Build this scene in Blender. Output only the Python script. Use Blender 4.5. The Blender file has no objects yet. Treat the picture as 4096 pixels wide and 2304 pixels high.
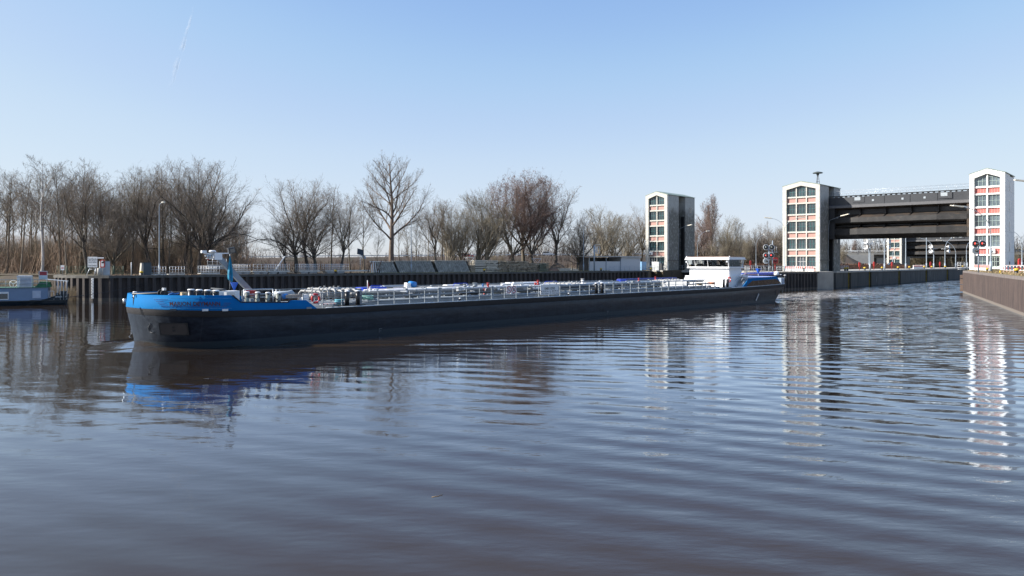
import bpy, math, random
from math import sin, cos, pi, radians as RD, sqrt, atan2, exp
from mathutils import Vector, Matrix
sc = bpy.context.scene
col = sc.collection
# ------------------------------------------------------------ camera, sky, sun
EYE = 5.5
FPX = 3072.0            # focal length in photograph pixels (4096 wide)
HOR = 1049.0            # horizon row
cd = bpy.data.cameras.new('camera'); cam = bpy.data.objects.new('camera', cd); col.objects.link(cam)
cam.location = (0, 0, EYE); cam.rotation_euler = (pi/2, 0, 0)
cd.lens = 27.0; cd.sensor_width = 36.0; cd.shift_y = (HOR-1152)/4096.0
cd.clip_start = 0.5; cd.clip_end = 30000
sc.camera = cam
SUN_AZ = Vector((-0.994, -0.11, 0)).normalized(); SUN_EL = RD(33)
w = bpy.data.worlds.new('World'); sc.world = w; w.use_nodes = True
nt = w.node_tree; nt.nodes.clear()
sky = nt.nodes.new('ShaderNodeTexSky'); sky.sky_type = 'NISHITA'; sky.sun_disc = False
sky.sun_elevation = SUN_EL; sky.sun_rotation = atan2(SUN_AZ.x, SUN_AZ.y)
sky.air_density = 1.0; sky.dust_density = 0.6; sky.ozone_density = 2.4; sky.altitude = 0
bg = nt.nodes.new('ShaderNodeBackground'); bg.inputs[1].default_value = 0.115
wo = nt.nodes.new('ShaderNodeOutputWorld')
K_ = .115*1.8
v1 = nt.nodes.new('ShaderNodeVectorMath'); v1.operation = 'SCALE'; v1.inputs['Scale'].default_value = K_
cv_ = nt.nodes.new('ShaderNodeRGBCurve'); v2 = nt.nodes.new('ShaderNodeVectorMath'); v2.operation = 'SCALE'; v2.inputs['Scale'].default_value = 1/K_
mpg = cv_.mapping; mpg.clip_max_x = 4; mpg.clip_max_y = 4; mpg.use_clip = False; mpg.extend = 'EXTRAPOLATED'
for ch,pts in ((0,((0,0),(.15,.165),(.29,.305),(.38,.415),(.50,.52),(.62,.60),(1.2,.76))),(1,((0,0),(.25,.31),(.49,.505),(.60,.605),(.72,.66),(.90,.745),(1.5,.85))),(2,((0,0),(.42,.60),(.80,.84),(1.0,.90),(1.3,.93),(2.0,.98)))):
    c_ = mpg.curves[ch]
    c_.points[0].location = pts[0]; c_.points[1].location = pts[-1]
    for p_ in pts[1:-1]: c_.points.new(*p_)
mpg.update()
nt.links.new(sky.outputs[0], v1.inputs[0]); nt.links.new(v1.outputs[0], cv_.inputs['Color']); nt.links.new(cv_.outputs[0], v2.inputs[0])
nt.links.new(v2.outputs[0], bg.inputs[0]); nt.links.new(bg.outputs[0], wo.inputs[0])
sd = bpy.data.lights.new('sun', 'SUN'); sd.energy = 5.0; sd.angle = RD(0.53); sd.color = (1.0, 0.95, 0.87)
so = bpy.data.objects.new('sun', sd); col.objects.link(so)
sv = Vector((SUN_AZ.x*cos(SUN_EL), SUN_AZ.y*cos(SUN_EL), sin(SUN_EL)))
so.rotation_euler = (-sv).to_track_quat('-Z', 'Y').to_euler(); so.location = (-50, -20, 60)
sc.view_settings.view_transform = 'Standard'; sc.view_settings.look = 'None'
sc.view_settings.exposure = 0.85; sc.view_settings.gamma = 1.0
sc.cycles.max_bounces = 6; sc.cycles.transparent_max_bounces = 12
sc.cycles.caustics_reflective = False; sc.cycles.caustics_refractive = False

# ------------------------------------------------------------ helpers
def P(px, Y, z=None, py=None):
    X = (px-2048)/FPX*Y
    if z is None: z = EYE-(py-HOR)*Y/FPX if py is not None else 0.0
    return Vector((X, Y, z))
def ZH(py, Y): return EYE-(py-HOR)*Y/FPX

MATS = {}
def mat(name, c, rough=.6, metal=0., var=.15, scale=1.5, bump=0., c2=None, f2=.5, s2=.4, spec=.5, stretch=None, alpha=None, coat=0.):
    """procedural paint / stone / wood: base colour broken up by noise, optional patches of a second colour"""
    if name in MATS: return MATS[name]
    m = bpy.data.materials.new(name); m.use_nodes = True; n = m.node_tree; L = n.links
    b = n.nodes['Principled BSDF']
    tc = n.nodes.new('ShaderNodeTexCoord'); src = tc.outputs['Object']
    if stretch:
        mp = n.nodes.new('ShaderNodeMapping'); mp.inputs['Scale'].default_value = stretch
        L.new(src, mp.inputs[0]); src = mp.outputs[0]
    nz = n.nodes.new('ShaderNodeTexNoise'); nz.inputs['Scale'].default_value = scale; nz.inputs['Detail'].default_value = 6
    L.new(src, nz.inputs['Vector'])
    rm = n.nodes.new('ShaderNodeMapRange'); rm.inputs['From Min'].default_value = .3; rm.inputs['From Max'].default_value = .7
    rm.inputs['To Min'].default_value = 1-var; rm.inputs['To Max'].default_value = 1+var
    L.new(nz.outputs['Fac'], rm.inputs['Value'])
    mx = n.nodes.new('ShaderNodeMix'); mx.data_type = 'RGBA'; mx.blend_type = 'MULTIPLY'; mx.inputs['Factor'].default_value = 1
    L.new(rm.outputs[0], mx.inputs['B'])
    if c2 is not None:
        n2 = n.nodes.new('ShaderNodeTexNoise'); n2.inputs['Scale'].default_value = s2; n2.inputs['Detail'].default_value = 8; n2.inputs['Roughness'].default_value = .65
        L.new(src, n2.inputs['Vector'])
        r2 = n.nodes.new('ShaderNodeMapRange'); r2.inputs['From Min'].default_value = f2; r2.inputs['From Max'].default_value = f2+.09
        L.new(n2.outputs['Fac'], r2.inputs['Value'])
        m2 = n.nodes.new('ShaderNodeMix'); m2.data_type = 'RGBA'
        m2.inputs['A'].default_value = (*c, 1); m2.inputs['B'].default_value = (*c2, 1)
        L.new(r2.outputs[0], m2.inputs['Factor']); L.new(m2.outputs['Result'], mx.inputs['A'])
    else:
        mx.inputs['A'].default_value = (*c, 1)
    L.new(mx.outputs['Result'], b.inputs['Base Color'])
    b.inputs['Roughness'].default_value = rough; b.inputs['Metallic'].default_value = metal
    b.inputs['Specular IOR Level'].default_value = spec
    if coat: b.inputs['Coat Weight'].default_value = coat; b.inputs['Coat Roughness'].default_value = .1
    if bump:
        bp = n.nodes.new('ShaderNodeBump'); bp.inputs['Strength'].default_value = 1; bp.inputs['Distance'].default_value = bump
        L.new(nz.outputs['Fac'], bp.inputs['Height']); L.new(bp.outputs[0], b.inputs['Normal'])
    MATS[name] = m; return m

class MB:
    def __init__(s): s.v = []; s.f = []; s.sm = []
    def add(s, vs, fs, smooth=False):
        o = len(s.v); s.v += [tuple(v) for v in vs]; s.f += [tuple(i+o for i in f) for f in fs]; s.sm += [smooth]*len(fs); return s
    def box(s, x0, x1, y0, y1, z0, z1):
        return s.add([(x0,y0,z0),(x1,y0,z0),(x1,y1,z0),(x0,y1,z0),(x0,y0,z1),(x1,y0,z1),(x1,y1,z1),(x0,y1,z1)],
              [(3,2,1,0),(4,5,6,7),(0,1,5,4),(1,2,6,5),(2,3,7,6),(3,0,4,7)])
    def obox(s, c, sx, sy, sz, rot=0., m=None):
        """box centred on c (base centre), turned about z by rot, or by matrix m"""
        R = m if m is not None else Matrix.Rotation(rot, 3, 'Z'); c = Vector(c)
        vs = [c+R@Vector((a*sx/2, b*sy/2, d*sz)) for d in (0,1) for a,b in ((-1,-1),(1,-1),(1,1),(-1,1))]
        return s.add(vs, [(3,2,1,0),(4,5,6,7),(0,1,5,4),(1,2,6,5),(2,3,7,6),(3,0,4,7)])
    def beam(s, a, b, wd, h):
        """rectangular bar from a to b"""
        a = Vector(a); b = Vector(b); d = (b-a).normalized(); up = Vector((0,0,1))
        if abs(d.z) > .99: up = Vector((1,0,0))
        x = d.cross(up).normalized(); y = x.cross(d).normalized()
        vs = [p+x*(i*wd/2)+y*(j*h/2) for p in (a,b) for i,j in ((-1,-1),(1,-1),(1,1),(-1,1))]
        return s.add(vs, [(3,2,1,0),(4,5,6,7),(0,1,5,4),(1,2,6,5),(2,3,7,6),(3,0,4,7)])
    def tube(s, pts, r, n=8, cap=True, smooth=True):
        pts = [Vector(p) for p in pts]; k = len(pts); rs = r if isinstance(r, (list,tuple)) else [r]*k
        vs = []; fs = []; pd = None; x = None
        for i,p in enumerate(pts):
            d = (pts[min(i+1,k-1)]-pts[max(i-1,0)]).normalized()
            if x is None:
                up = Vector((0,0,1)) if abs(d.z) < .9 else Vector((1,0,0)); x = d.cross(up).normalized()
            else:
                x = (x-d*x.dot(d)).normalized()
            y = d.cross(x)
            for j in range(n):
                a = 2*pi*j/n; vs.append(p+x*(cos(a)*rs[i])+y*(sin(a)*rs[i]))
        for i in range(k-1):
            for j in range(n):
                q = (j+1)%n; fs.append((i*n+j, i*n+q, (i+1)*n+q, (i+1)*n+j))
        if cap: fs.append(tuple(range(n-1,-1,-1))); fs.append(tuple((k-1)*n+j for j in range(n)))
        return s.add(vs, fs, smooth)
    def cyl(s, c, r, h, n=16, r2=None, smooth=True):
        c = Vector(c); return s.tube([c, c+Vector((0,0,h))], [r, r if r2 is None else r2], n, True, smooth)
    def lathe(s, c, prof, n=16):
        c = Vector(c); vs = []; fs = []
        for (r,z) in prof:
            for j in range(n): a = 2*pi*j/n; vs.append(c+Vector((cos(a)*r, sin(a)*r, z)))
        for i in range(len(prof)-1):
            for j in range(n): q = (j+1)%n; fs.append((i*n+j, i*n+q, (i+1)*n+q, (i+1)*n+j))
        fs.append(tuple(range(n-1,-1,-1))); fs.append(tuple((len(prof)-1)*n+j for j in range(n)))
        return s.add(vs, fs, True)
    def prism(s, poly, axis, d0, d1):
        """extrude a 2-D polygon: axis 'z' (x,y), 'y' (x,z), 'x' (y,z)"""
        f = {'z': lambda p,d: (p[0],p[1],d), 'y': lambda p,d: (p[0],d,p[1]), 'x': lambda p,d: (d,p[0],p[1])}[axis]
        n = len(poly); vs = [f(p,d0) for p in poly]+[f(p,d1) for p in poly]
        fs = [tuple(range(n-1,-1,-1)), tuple(range(n,2*n))]+[(i,(i+1)%n,n+(i+1)%n,n+i) for i in range(n)]
        return s.add(vs, fs)
    def torus(s, c, R, r, m=None, n=24, k=8):
        M = m if m is not None else Matrix.Identity(3); c = Vector(c); vs = []; fs = []
        for i in range(n):
            a = 2*pi*i/n
            for j in range(k):
                b = 2*pi*j/k; vs.append(c+M@Vector(((R+r*cos(b))*cos(a), (R+r*cos(b))*sin(a), r*sin(b))))
        for i in range(n):
            for j in range(k): fs.append((i*k+j, ((i+1)%n)*k+j, ((i+1)%n)*k+(j+1)%k, i*k+(j+1)%k))
        return s.add(vs, fs, True)
    def mesh(s, name, m):
        me = bpy.data.meshes.new(name); me.from_pydata(s.v, [], s.f)
        me.polygons.foreach_set('use_smooth', s.sm); me.materials.append(m); me.update(); return me
    def build(s, name, m, parent=None, label=None):
        o = bpy.data.objects.new(name, s.mesh(name, m)); col.objects.link(o)
        if parent is not None: o.parent = parent
        if label: o['label'] = label
        return o
def tag(o, label, cat, group=None, kind=None):
    if label: o['label'] = label
    if cat: o['category'] = cat
    if group: o['group'] = group
    if kind: o['kind'] = kind
    return o
def struct(o): o['kind'] = 'structure'; return o
def thing(name, label, cat, loc=(0,0,0), rz=0., group=None):
    o = bpy.data.objects.new(name, None); col.objects.link(o); o.location = loc; o.rotation_euler = (0,0,rz)
    o.empty_display_size = .3
    return tag(o, label, cat, group)
def kids(o): return [c for c in col.objects if c.parent == o]
def copy_tree(o, parent=None):
    c = o.copy(); col.objects.link(c)
    if parent is not None: c.parent = parent
    for ch in TREE.get(o.name, []) : copy_tree(ch, c)
    return c
TREE = {}
def index_tree():
    TREE.clear()
    for o in col.objects:
        if o.parent: TREE.setdefault(o.parent.name, []).append(o)
def place_copy(src, loc, rz, label, group=None, scale=None):
    c = copy_tree(src); c.location = loc; c.rotation_euler = (0,0,rz); c['label'] = label
    if group: c['group'] = group
    if scale: c.scale = scale
    return c
def text_mesh(s, size, depth=.004, bold=0., spacing=1.0):
    cu = bpy.data.curves.new('t', 'FONT'); cu.body = s; cu.size = size; cu.extrude = depth; cu.offset = bold
    cu.space_character = spacing; cu.resolution_u = 3
    o = bpy.data.objects.new('t', cu); col.objects.link(o)
    me = o.evaluated_get(bpy.context.evaluated_depsgraph_get()).to_mesh()
    vs = [Vector(v.co) for v in me.vertices]; fs = [tuple(p.vertices) for p in me.polygons]
    bpy.data.objects.remove(o); bpy.data.curves.remove(cu)
    x0 = min(v.x for v in vs); x1 = max(v.x for v in vs)
    return [(v.x-x0, v.y, v.z) for v in vs], fs, x1-x0

# ------------------------------------------------------------ common materials
M_CONC = mat('concrete', (.42,.40,.36), .85, var=.12, scale=.8, c2=(.30,.28,.24), f2=.56, s2=.35, bump=.01)
M_PAVE = mat('paving', (.36,.34,.30), .9, var=.15, scale=.5)
M_WHITEP = mat('white_paint', (.78,.78,.77), .4, var=.05)
M_GALV = mat('galvanised_steel', (.50,.52,.54), .42, metal=.55, var=.12, scale=5)
M_GREYP = mat('grey_paint', (.33,.37,.40), .45, var=.10, scale=2)
M_BLACK = mat('black_paint', (.012,.013,.015), .4, var=.3, scale=4)
M_YELL = mat('yellow_paint', (.60,.40,.03), .5, var=.12, scale=3)
M_RED = mat('red_paint', (.45,.03,.025), .45, var=.1, scale=3)
M_RW = mat('pinkish_red_panel', (.50,.20,.16), .7, var=.1, scale=2)
M_GLASS = mat('dark_glass', (.018,.026,.032), .06, var=.3, scale=.6, spec=1.0)
M_RUST = mat('rusty_steel', (.11,.075,.06), .8, var=.35, scale=1.2, c2=(.20,.10,.06), f2=.6, s2=.9, stretch=(1,1,.25))
M_DGREY = mat('dark_grey_paint', (.045,.048,.052), .5, var=.2, scale=1.5)
M_WOOD = mat('weathered_wood', (.36,.31,.25), .85, var=.25, scale=3, stretch=(1,1,6))

# ------------------------------------------------------------ the plan of the place
AX = Vector((.66,.751,0)); PX = Vector((.751,-.66,0))      # chamber axis and across it
AX.normalize(); PX.normalize()
ROT = atan2(PX.y, PX.x)
QZ = 3.55; RZ = 4.0
quayA = [(-69.5,118.5),(-67.2,113.5),(-64.4,111.3),(-62.1,110),(-60,109.3),(-57.3,109),(31,175)]
T1 = Vector((37.9,187.5,0))-PX*6.1    # front left corners of the towers
T2 = Vector((65.3,163,0))-PX*8.0
T3 = Vector((90.5,141,0))-PX*5.7
def shore_left():
    a = T1+PX*6.9-AX*3.4
    return quayA+[(a.x-PX.x*3.2, a.y-PX.y*3.2),(a.x,a.y)]
def ext(p, d, l): return (p[0]+d.x*l, p[1]+d.y*l)
sl = shore_left()
far1 = ext(sl[-1], AX, 260)
gp = [(-3000,140),(-200,124)]+sl+[far1,(1800,far1[1]),(6000,9000),(-6000,9000)]
g = MB().prism(gp, 'z', -3.0, QZ)
def ground_mat(name, cA, cB, cC, s=.25):
    m = bpy.data.materials.new(name); m.use_nodes = True; n = m.node_tree; L = n.links; b = n.nodes['Principled BSDF']
    tc = n.nodes.new('ShaderNodeTexCoord')
    n1 = n.nodes.new('ShaderNodeTexNoise'); n1.inputs['Scale'].default_value = s; n1.inputs['Detail'].default_value = 9; n1.inputs['Roughness'].default_value = .7
    n2 = n.nodes.new('ShaderNodeTexNoise'); n2.inputs['Scale'].default_value = 6; n2.inputs['Detail'].default_value = 5
    cr = n.nodes.new('ShaderNodeValToRGB'); e = cr.color_ramp.elements
    e[0].position = .38; e[0].color = (*cA,1); e[1].position = .62; e[1].color = (*cC,1)
    k = e.new(.5); k.color = (*cB,1)
    mx = n.nodes.new('ShaderNodeMix'); mx.data_type = 'RGBA'; mx.blend_type = 'OVERLAY'; mx.inputs['Factor'].default_value = .6
    L.new(tc.outputs['Object'], n1.inputs['Vector']); L.new(tc.outputs['Object'], n2.inputs['Vector'])
    L.new(n1.outputs['Fac'], cr.inputs[0]); L.new(cr.outputs[0], mx.inputs['A']); L.new(n2.outputs['Fac'], mx.inputs['B'])
    L.new(mx.outputs['Result'], b.inputs['Base Color']); b.inputs['Roughness'].default_value = .95
    bp = n.nodes.new('ShaderNodeBump'); bp.inputs['Distance'].default_value = .08; L.new(n2.outputs['Fac'], bp.inputs['Height']); L.new(bp.outputs[0], b.inputs['Normal'])
    return m
M_GROUND = ground_mat('leaf_litter_ground', (.062,.047,.031), (.088,.066,.041), (.062,.060,.028))
M_GRASS = ground_mat('dry_grass_ground', (.15,.12,.07), (.20,.155,.09), (.12,.11,.05), .5)
struct(g.build('ground', M_GROUND))
# island between the two chambers
nose = (44,143)
isl = [nose, (62.3,157), (66.4,158.6), ext((70.2,167), AX, -5.2), ext((70.2,167), AX, -4), ext((70.2,167), AX, 262), ext((56.5,169.5), AX, 262), (56.5,169.5)]
struct(MB().prism(isl, 'z', -3, QZ-.01).build('lock_island', M_PAVE))
# right bank
rb = [(30,31),(53.4,80),(82.3,139.6), ext((82.3,139.6), AX, 290), (1800,far1[1]-4), (1800,31)]
struct(MB().prism(rb, 'z', -3, RZ).build('right_bank', M_GRASS))
# sloping bank left of the sheet piling
bs = MB(); 
import itertools
bx = [-400,-250,-180,-140,-120,-105,-95,-88,-80,-76,-73,-69.6,-65.6]
rnd = random.Random(3)
vs=[]; fs=[]
for i,x in enumerate(bx):
    for j,(yy,zz) in enumerate(((104.5,-.6),(107,.25),(110,1.1),(114,2.3),(119,3.4),(124,3.62))):
        vs.append((x+rnd.uniform(-1,1)*(0<i<len(bx)-1), yy+rnd.uniform(-.6,.6)+max(0,(x+74))*.35, zz+rnd.uniform(-.15,.15)*(0<j<5)))
        if x > -66: vs[-1] = (x+j*.05, 108.3+j*.82, -.6+j*.24)
for i in range(len(bx)-1):
    for j in range(5): a=i*6+j; fs.append((a,a+6,a+7,a+1))
bs.add(vs,fs,True); struct(bs.build('bank_slope', M_GROUND))

# ------------------------------------------------------------ water
def nonuni(a, b, fine0, fine1, fs_, grow=1.25):
    out = []; x = fine0
    while x <= fine1: out.append(x); x += fs_
    st = fs_; x = fine1
    while x < b: st *= grow; x += st; out.append(min(x,b))
    st = fs_; x = fine0
    while x > a: st *= grow; x -= st; out.insert(0, max(x,a))
    return out
BOW = Vector((-25.08, 49.80, 0)); SD = Vector((.693,.721,0)).normalized(); SN = Vector((-SD.y, SD.x, 0))
xs = nonuni(-900, 900, -46, 4, .5); ys = nonuni(-60, 700, 30, 72, .5)
def wz(x, y):
    r = Vector((x,y,0))-BOW; u = r.dot(SD); v = r.dot(SN); av = abs(v)
    z = 0
    z += .42*exp(-((u-1.3)**2/2.2+v*v/9))               # bow wave
    z -= .12*exp(-((u-7)**2/9+(av-5.5)**2/5))
    t = u-4-(av-3)*1.15                                  # diverging crests
    if av > 2 and u > -12: z += .10*cos(t*1.7)*exp(-t*t/14)*exp(-max(0,av-3)/11)
    return z
vs = [(x,y,wz(x,y) if -50<x<12 and 24<y<80 else 0) for y in ys for x in xs]; nx = len(xs)
fs = [(j*nx+i, j*nx+i+1, (j+1)*nx+i+1, (j+1)*nx+i) for j in range(len(ys)-1) for i in range(nx-1)]
wm = MB().add(vs, fs, True)
m = bpy.data.materials.new('canal_water'); m.use_nodes = True; n = m.node_tree; L = n.links; b = n.nodes['Principled BSDF']
N = n.nodes.new
geo = N('ShaderNodeNewGeometry')
b.inputs['Roughness'].default_value = .03; b.inputs['IOR'].default_value = 1.50
def mapping(rz, sx, sy, src=None):
    mp = N('ShaderNodeMapping'); mp.inputs['Rotation'].default_value = (0,0,rz); mp.inputs['Scale'].default_value = (sx,sy,1)
    L.new(src or geo.outputs['Position'], mp.inputs[0]); return mp.outputs[0]
def math_(op, a, bb=None, c=None):
    q = N('ShaderNodeMath'); q.operation = op
    for k,x in enumerate((a,bb,c)):
        if x is None: continue
        if isinstance(x,(int,float)): q.inputs[k].default_value = x
        else: L.new(x, q.inputs[k])
    return q.outputs[0]
def noise(vec, s, d=2, r=.5, dist=0):
    q = N('ShaderNodeTexNoise'); q.inputs['Scale'].default_value = s; q.inputs['Detail'].default_value = d
    q.inputs['Roughness'].default_value = r; q.inputs['Distortion'].default_value = dist; L.new(vec, q.inputs['Vector']); return q.outputs['Fac']
def wave(vec, s, dist, ds, det=1.5):
    q = N('ShaderNodeTexWave'); q.wave_type = 'BANDS'; q.bands_direction = 'Y'; q.wave_profile = 'SIN'
    q.inputs['Scale'].default_value = s; q.inputs['Distortion'].default_value = dist; q.inputs['Detail Scale'].default_value = ds
    q.inputs['Detail'].default_value = det; L.new(vec, q.inputs['Vector']); return q.outputs['Fac']
def smooth(v, a, bb, o0=0., o1=1.):
    q = N('ShaderNodeMapRange'); q.interpolation_type = 'SMOOTHSTEP'
    q.inputs['From Min'].default_value = a; q.inputs['From Max'].default_value = bb
    q.inputs['To Min'].default_value = o0; q.inputs['To Max'].default_value = o1
    L.new(v, q.inputs['Value']); return q.outputs[0]
sep = N('ShaderNodeSeparateXYZ'); L.new(geo.outputs['Position'], sep.inputs[0])
PXs, PYs = sep.outputs['X'], sep.outputs['Y']
# wave scale: period = 2*pi/(20*scale) m
w1 = wave(mapping(RD(29), 1, 1), .19, 3.2, .16)      # swell thrown off by the ship, ~1.2 m
w2 = wave(mapping(RD(7), 1, 1), .165, 5.5, .16, 2.5)       # longer, nearly level crests, ~1.8 m
n1 = noise(mapping(RD(20), .45, 1), .65, 3, .5)        # broad chop
n2 = noise(mapping(RD(15), .6, 1.3), 4.0, 3, .55)      # small ripples
patch = smooth(noise(mapping(0, .5, 1), .06, 2), .35, .62)          # gusty patches
right = smooth(PXs, -14, 14)                                       # rougher to the right
far_ = smooth(PYs, 14, 40)
h = math_('MULTIPLY', math_('MULTIPLY', w1, smooth(PYs, 20, 46, 1, .30)), math_('MULTIPLY_ADD', right, .013, .007))
h = math_('ADD', h, math_('MULTIPLY', w2, math_('MULTIPLY', math_('MULTIPLY', right, far_), .017)))
h = math_('ADD', h, math_('MULTIPLY', n1, math_('MULTIPLY_ADD', right, .008, .020)))
rough_ = math_('MULTIPLY', smooth(PXs, 5, 45), smooth(PYs, 45, 90))
h = math_('ADD', h, math_('MULTIPLY', n2, math_('MULTIPLY_ADD', math_('MULTIPLY', patch, math_('MULTIPLY_ADD', right, .8, .35)), .0055, .0012)))
bp = N('ShaderNodeBump'); bp.inputs['Strength'].default_value = 1; bp.inputs['Distance'].default_value = 1.0
L.new(h, bp.inputs['Height'])
def vmath(op, a, bb=None):
    q = N('ShaderNodeVectorMath'); q.operation = op
    L.new(a, q.inputs[0])
    if bb is not None:
        if isinstance(bb, tuple): q.inputs[1].default_value = bb
        elif op == 'SCALE': L.new(bb, q.inputs['Scale'])
        else: L.new(bb, q.inputs[1])
    return q.outputs[0]
def ripple(rot, sx, sy, sc_, det, amp):
    q = N('ShaderNodeTexNoise'); q.inputs['Scale'].default_value = sc_; q.inputs['Detail'].default_value = det; L.new(mapping(RD(rot), sx, sy), q.inputs['Vector'])
    return vmath('SCALE', vmath('MULTIPLY', vmath('SUBTRACT', q.outputs['Color'], (.5,.5,.5)), (.35,1,0)), amp)
amp_ = math_('ADD', math_('MULTIPLY_ADD', rough_, .55, .05), math_('MULTIPLY', math_('MULTIPLY', patch, right), .11))
nn = vmath('NORMALIZE', vmath('ADD', vmath('ADD', bp.outputs[0], ripple(8, .30, 1.0, 2.2, 3, amp_)), ripple(20, .12, .45, .7, 2, math_('MULTIPLY', rough_, .25))))
# murky body under a mirror surface
n.nodes.remove(b)
dif = N('ShaderNodeBsdfDiffuse'); gl = N('ShaderNodeBsdfGlossy'); gl.distribution = 'GGX'; gl.inputs['Color'].default_value = (.80,.89,1.0,1)
fr = N('ShaderNodeFresnel'); fr.inputs['IOR'].default_value = 1.5
L.new(nn, dif.inputs['Normal']); L.new(nn, gl.inputs['Normal']); L.new(nn, fr.inputs['Normal'])
fac = math_('MINIMUM', math_('MULTIPLY', math_('POWER', fr.outputs[0], 1.6), 2.4), .80)
mxs = N('ShaderNodeMixShader'); L.new(dif.outputs[0], mxs.inputs[1]); L.new(gl.outputs[0], mxs.inputs[2])
L.new(mxs.outputs[0], [q for q in n.nodes if q.type == 'OUTPUT_MATERIAL'][0].inputs[0])
# churned foam behind the stern
stern = BOW+SD*87.5
dx = math_('SUBTRACT', PXs, stern.x+3); dy = math_('SUBTRACT', PYs, stern.y+3)
du = math_('ADD', math_('MULTIPLY', dx, SD.x), math_('MULTIPLY', dy, SD.y)); dv = math_('ADD', math_('MULTIPLY', dx, SN.x), math_('MULTIPLY', dy, SN.y))
mk = math_('MULTIPLY', smooth(du, -5, 1), math_('MULTIPLY', smooth(du, 14, 60, 1, 0), smooth(math_('ABSOLUTE', dv), 4, 9, 1, 0)))
fn = smooth(noise(mapping(RD(-35), .5, 1.2), 1.6, 7, .75), .45, .62)
fm = math_('MULTIPLY', mk, fn)
cm = N('ShaderNodeMix'); cm.data_type = 'RGBA'; cm.inputs['A'].default_value = (.037,.025,.0135,1); cm.inputs['B'].default_value = (.62,.58,.53,1)
L.new(fm, cm.inputs['Factor']); L.new(cm.outputs['Result'], dif.inputs['Color'])
L.new(math_('MULTIPLY_ADD', fm, .5, .02), gl.inputs['Roughness']); L.new(math_('MULTIPLY', fac, math_('SUBTRACT', 1., math_('MULTIPLY', fm, .92))), mxs.inputs[0])
struct(wm.build('water', m))
# ------------------------------------------------------------ sheet piling
def sheet_wall(name, pts, z0, z1, pitch, depth, m, parent, flip=1):
    """corrugated sheet piling along a plan polyline; water on the right-hand side when flip=1"""
    line = [Vector((x,y,0)) for x,y in pts]; out = []
    for a,b in zip(line, line[1:]):
        d = b-a; L_ = d.length; k = max(1, round(L_/pitch)); d.normalize(); nrm = Vector((d.y,-d.x,0))*flip; st = L_/k
        for i in range(k):
            for t,o in ((0,0),(.12,1),(.5,1),(.62,0)): out.append(a+d*((i+t)*st)+nrm*(depth*o+.06))
    out.append(line[-1]+nrm*.06)
    n_ = len(out); vs = [(p.x,p.y,z0) for p in out]+[(p.x,p.y,z1) for p in out]
    fs = [(i,i+1,n_+i+1,n_+i) for i in range(n_-1)]
    return MB().add(vs, fs).build(name, m, parent)
def cap_beam(name, pts, z0, z1, wd, m, parent, out=.5, flip=1):
    mb = MB(); line = [Vector((x,y,0)) for x,y in pts]; L0 = []; L1 = []
    for i,p in enumerate(line):
        d = (line[min(i+1,len(line)-1)]-line[max(i-1,0)]).normalized(); nrm = Vector((d.y,-d.x,0))*flip
        L0.append(p+nrm*out); L1.append(p-nrm*(wd-out))
    n_ = len(line); vs = []
    for p in L0: vs.append((p.x,p.y,z0))
    for p in L0: vs.append((p.x,p.y,z1))
    for p in L1: vs.append((p.x,p.y,z1))
    for p in L1: vs.append((p.x,p.y,z0))
    fs = []
    for i in range(n_-1):
        for r in range(3): a = r*n_+i; fs.append((a,a+1,a+n_+1,a+n_))
        fs.append((i,i+1,3*n_+i+1,3*n_+i))
    fs.append((0,n_,2*n_,3*n_)); fs.append((n_-1,2*n_-1,3*n_-1,4*n_-1))
    return mb.add(vs,fs).build(name, m, parent)
def pile_mat(name, c1, c2, band, zb=.45):
    m = bpy.data.materials.new(name); m.use_nodes = True; n = m.node_tree; L = n.links; b = n.nodes['Principled BSDF']
    tc = n.nodes.new('ShaderNodeTexCoord'); mp = n.nodes.new('ShaderNodeMapping'); mp.inputs['Scale'].default_value = (2.2,2.2,.25)
    nz = n.nodes.new('ShaderNodeTexNoise'); nz.inputs['Scale'].default_value = 1; nz.inputs['Detail'].default_value = 8; nz.inputs['Roughness'].default_value = .7
    L.new(tc.outputs['Object'], mp.inputs[0]); L.new(mp.outputs[0], nz.inputs['Vector'])
    r = n.nodes.new('ShaderNodeValToRGB'); r.color_ramp.elements[0].position = .38; r.color_ramp.elements[1].position = .66
    r.color_ramp.elements[0].color = (*c1,1); r.color_ramp.elements[1].color = (*c2,1); L.new(nz.outputs['Fac'], r.inputs[0])
    sp = n.nodes.new('ShaderNodeSeparateXYZ'); L.new(tc.outputs['Object'], sp.inputs[0])
    ad = n.nodes.new('ShaderNodeMath'); ad.operation = 'MULTIPLY_ADD'; ad.inputs[1].default_value = .25; L.new(nz.outputs['Fac'], ad.inputs[0]); L.new(sp.outputs['Z'], ad.inputs[2])
    mr = n.nodes.new('ShaderNodeMapRange'); mr.inputs['From Min'].default_value = zb+.15; mr.inputs['From Max'].default_value = zb+.05; L.new(ad.outputs[0], mr.inputs['Value'])
    mx = n.nodes.new('ShaderNodeMix'); mx.data_type = 'RGBA'; L.new(mr.outputs[0], mx.inputs['Factor']); L.new(r.outputs[0], mx.inputs['A']); mx.inputs['B'].default_value = (*band,1)
    L.new(mx.outputs['Result'], b.inputs['Base Color']); b.inputs['Roughness'].default_value = .8
    return m
M_PILE = pile_mat('tarred_sheet_piling', (.030,.026,.025), (.088,.068,.058), (.13,.11,.09))
M_PILE_R = pile_mat('rust_brown_sheet_piling', (.060,.047,.045), (.125,.090,.080), (.20,.175,.155), .35)
qw = thing('quay_wall', 'long dark sheet pile quay wall behind the tanker barge', 'quay wall')
sheet_wall('sheet_piling', quayA, -1.5, QZ-.30, 1.12, .42, M_PILE, qw)
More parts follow.
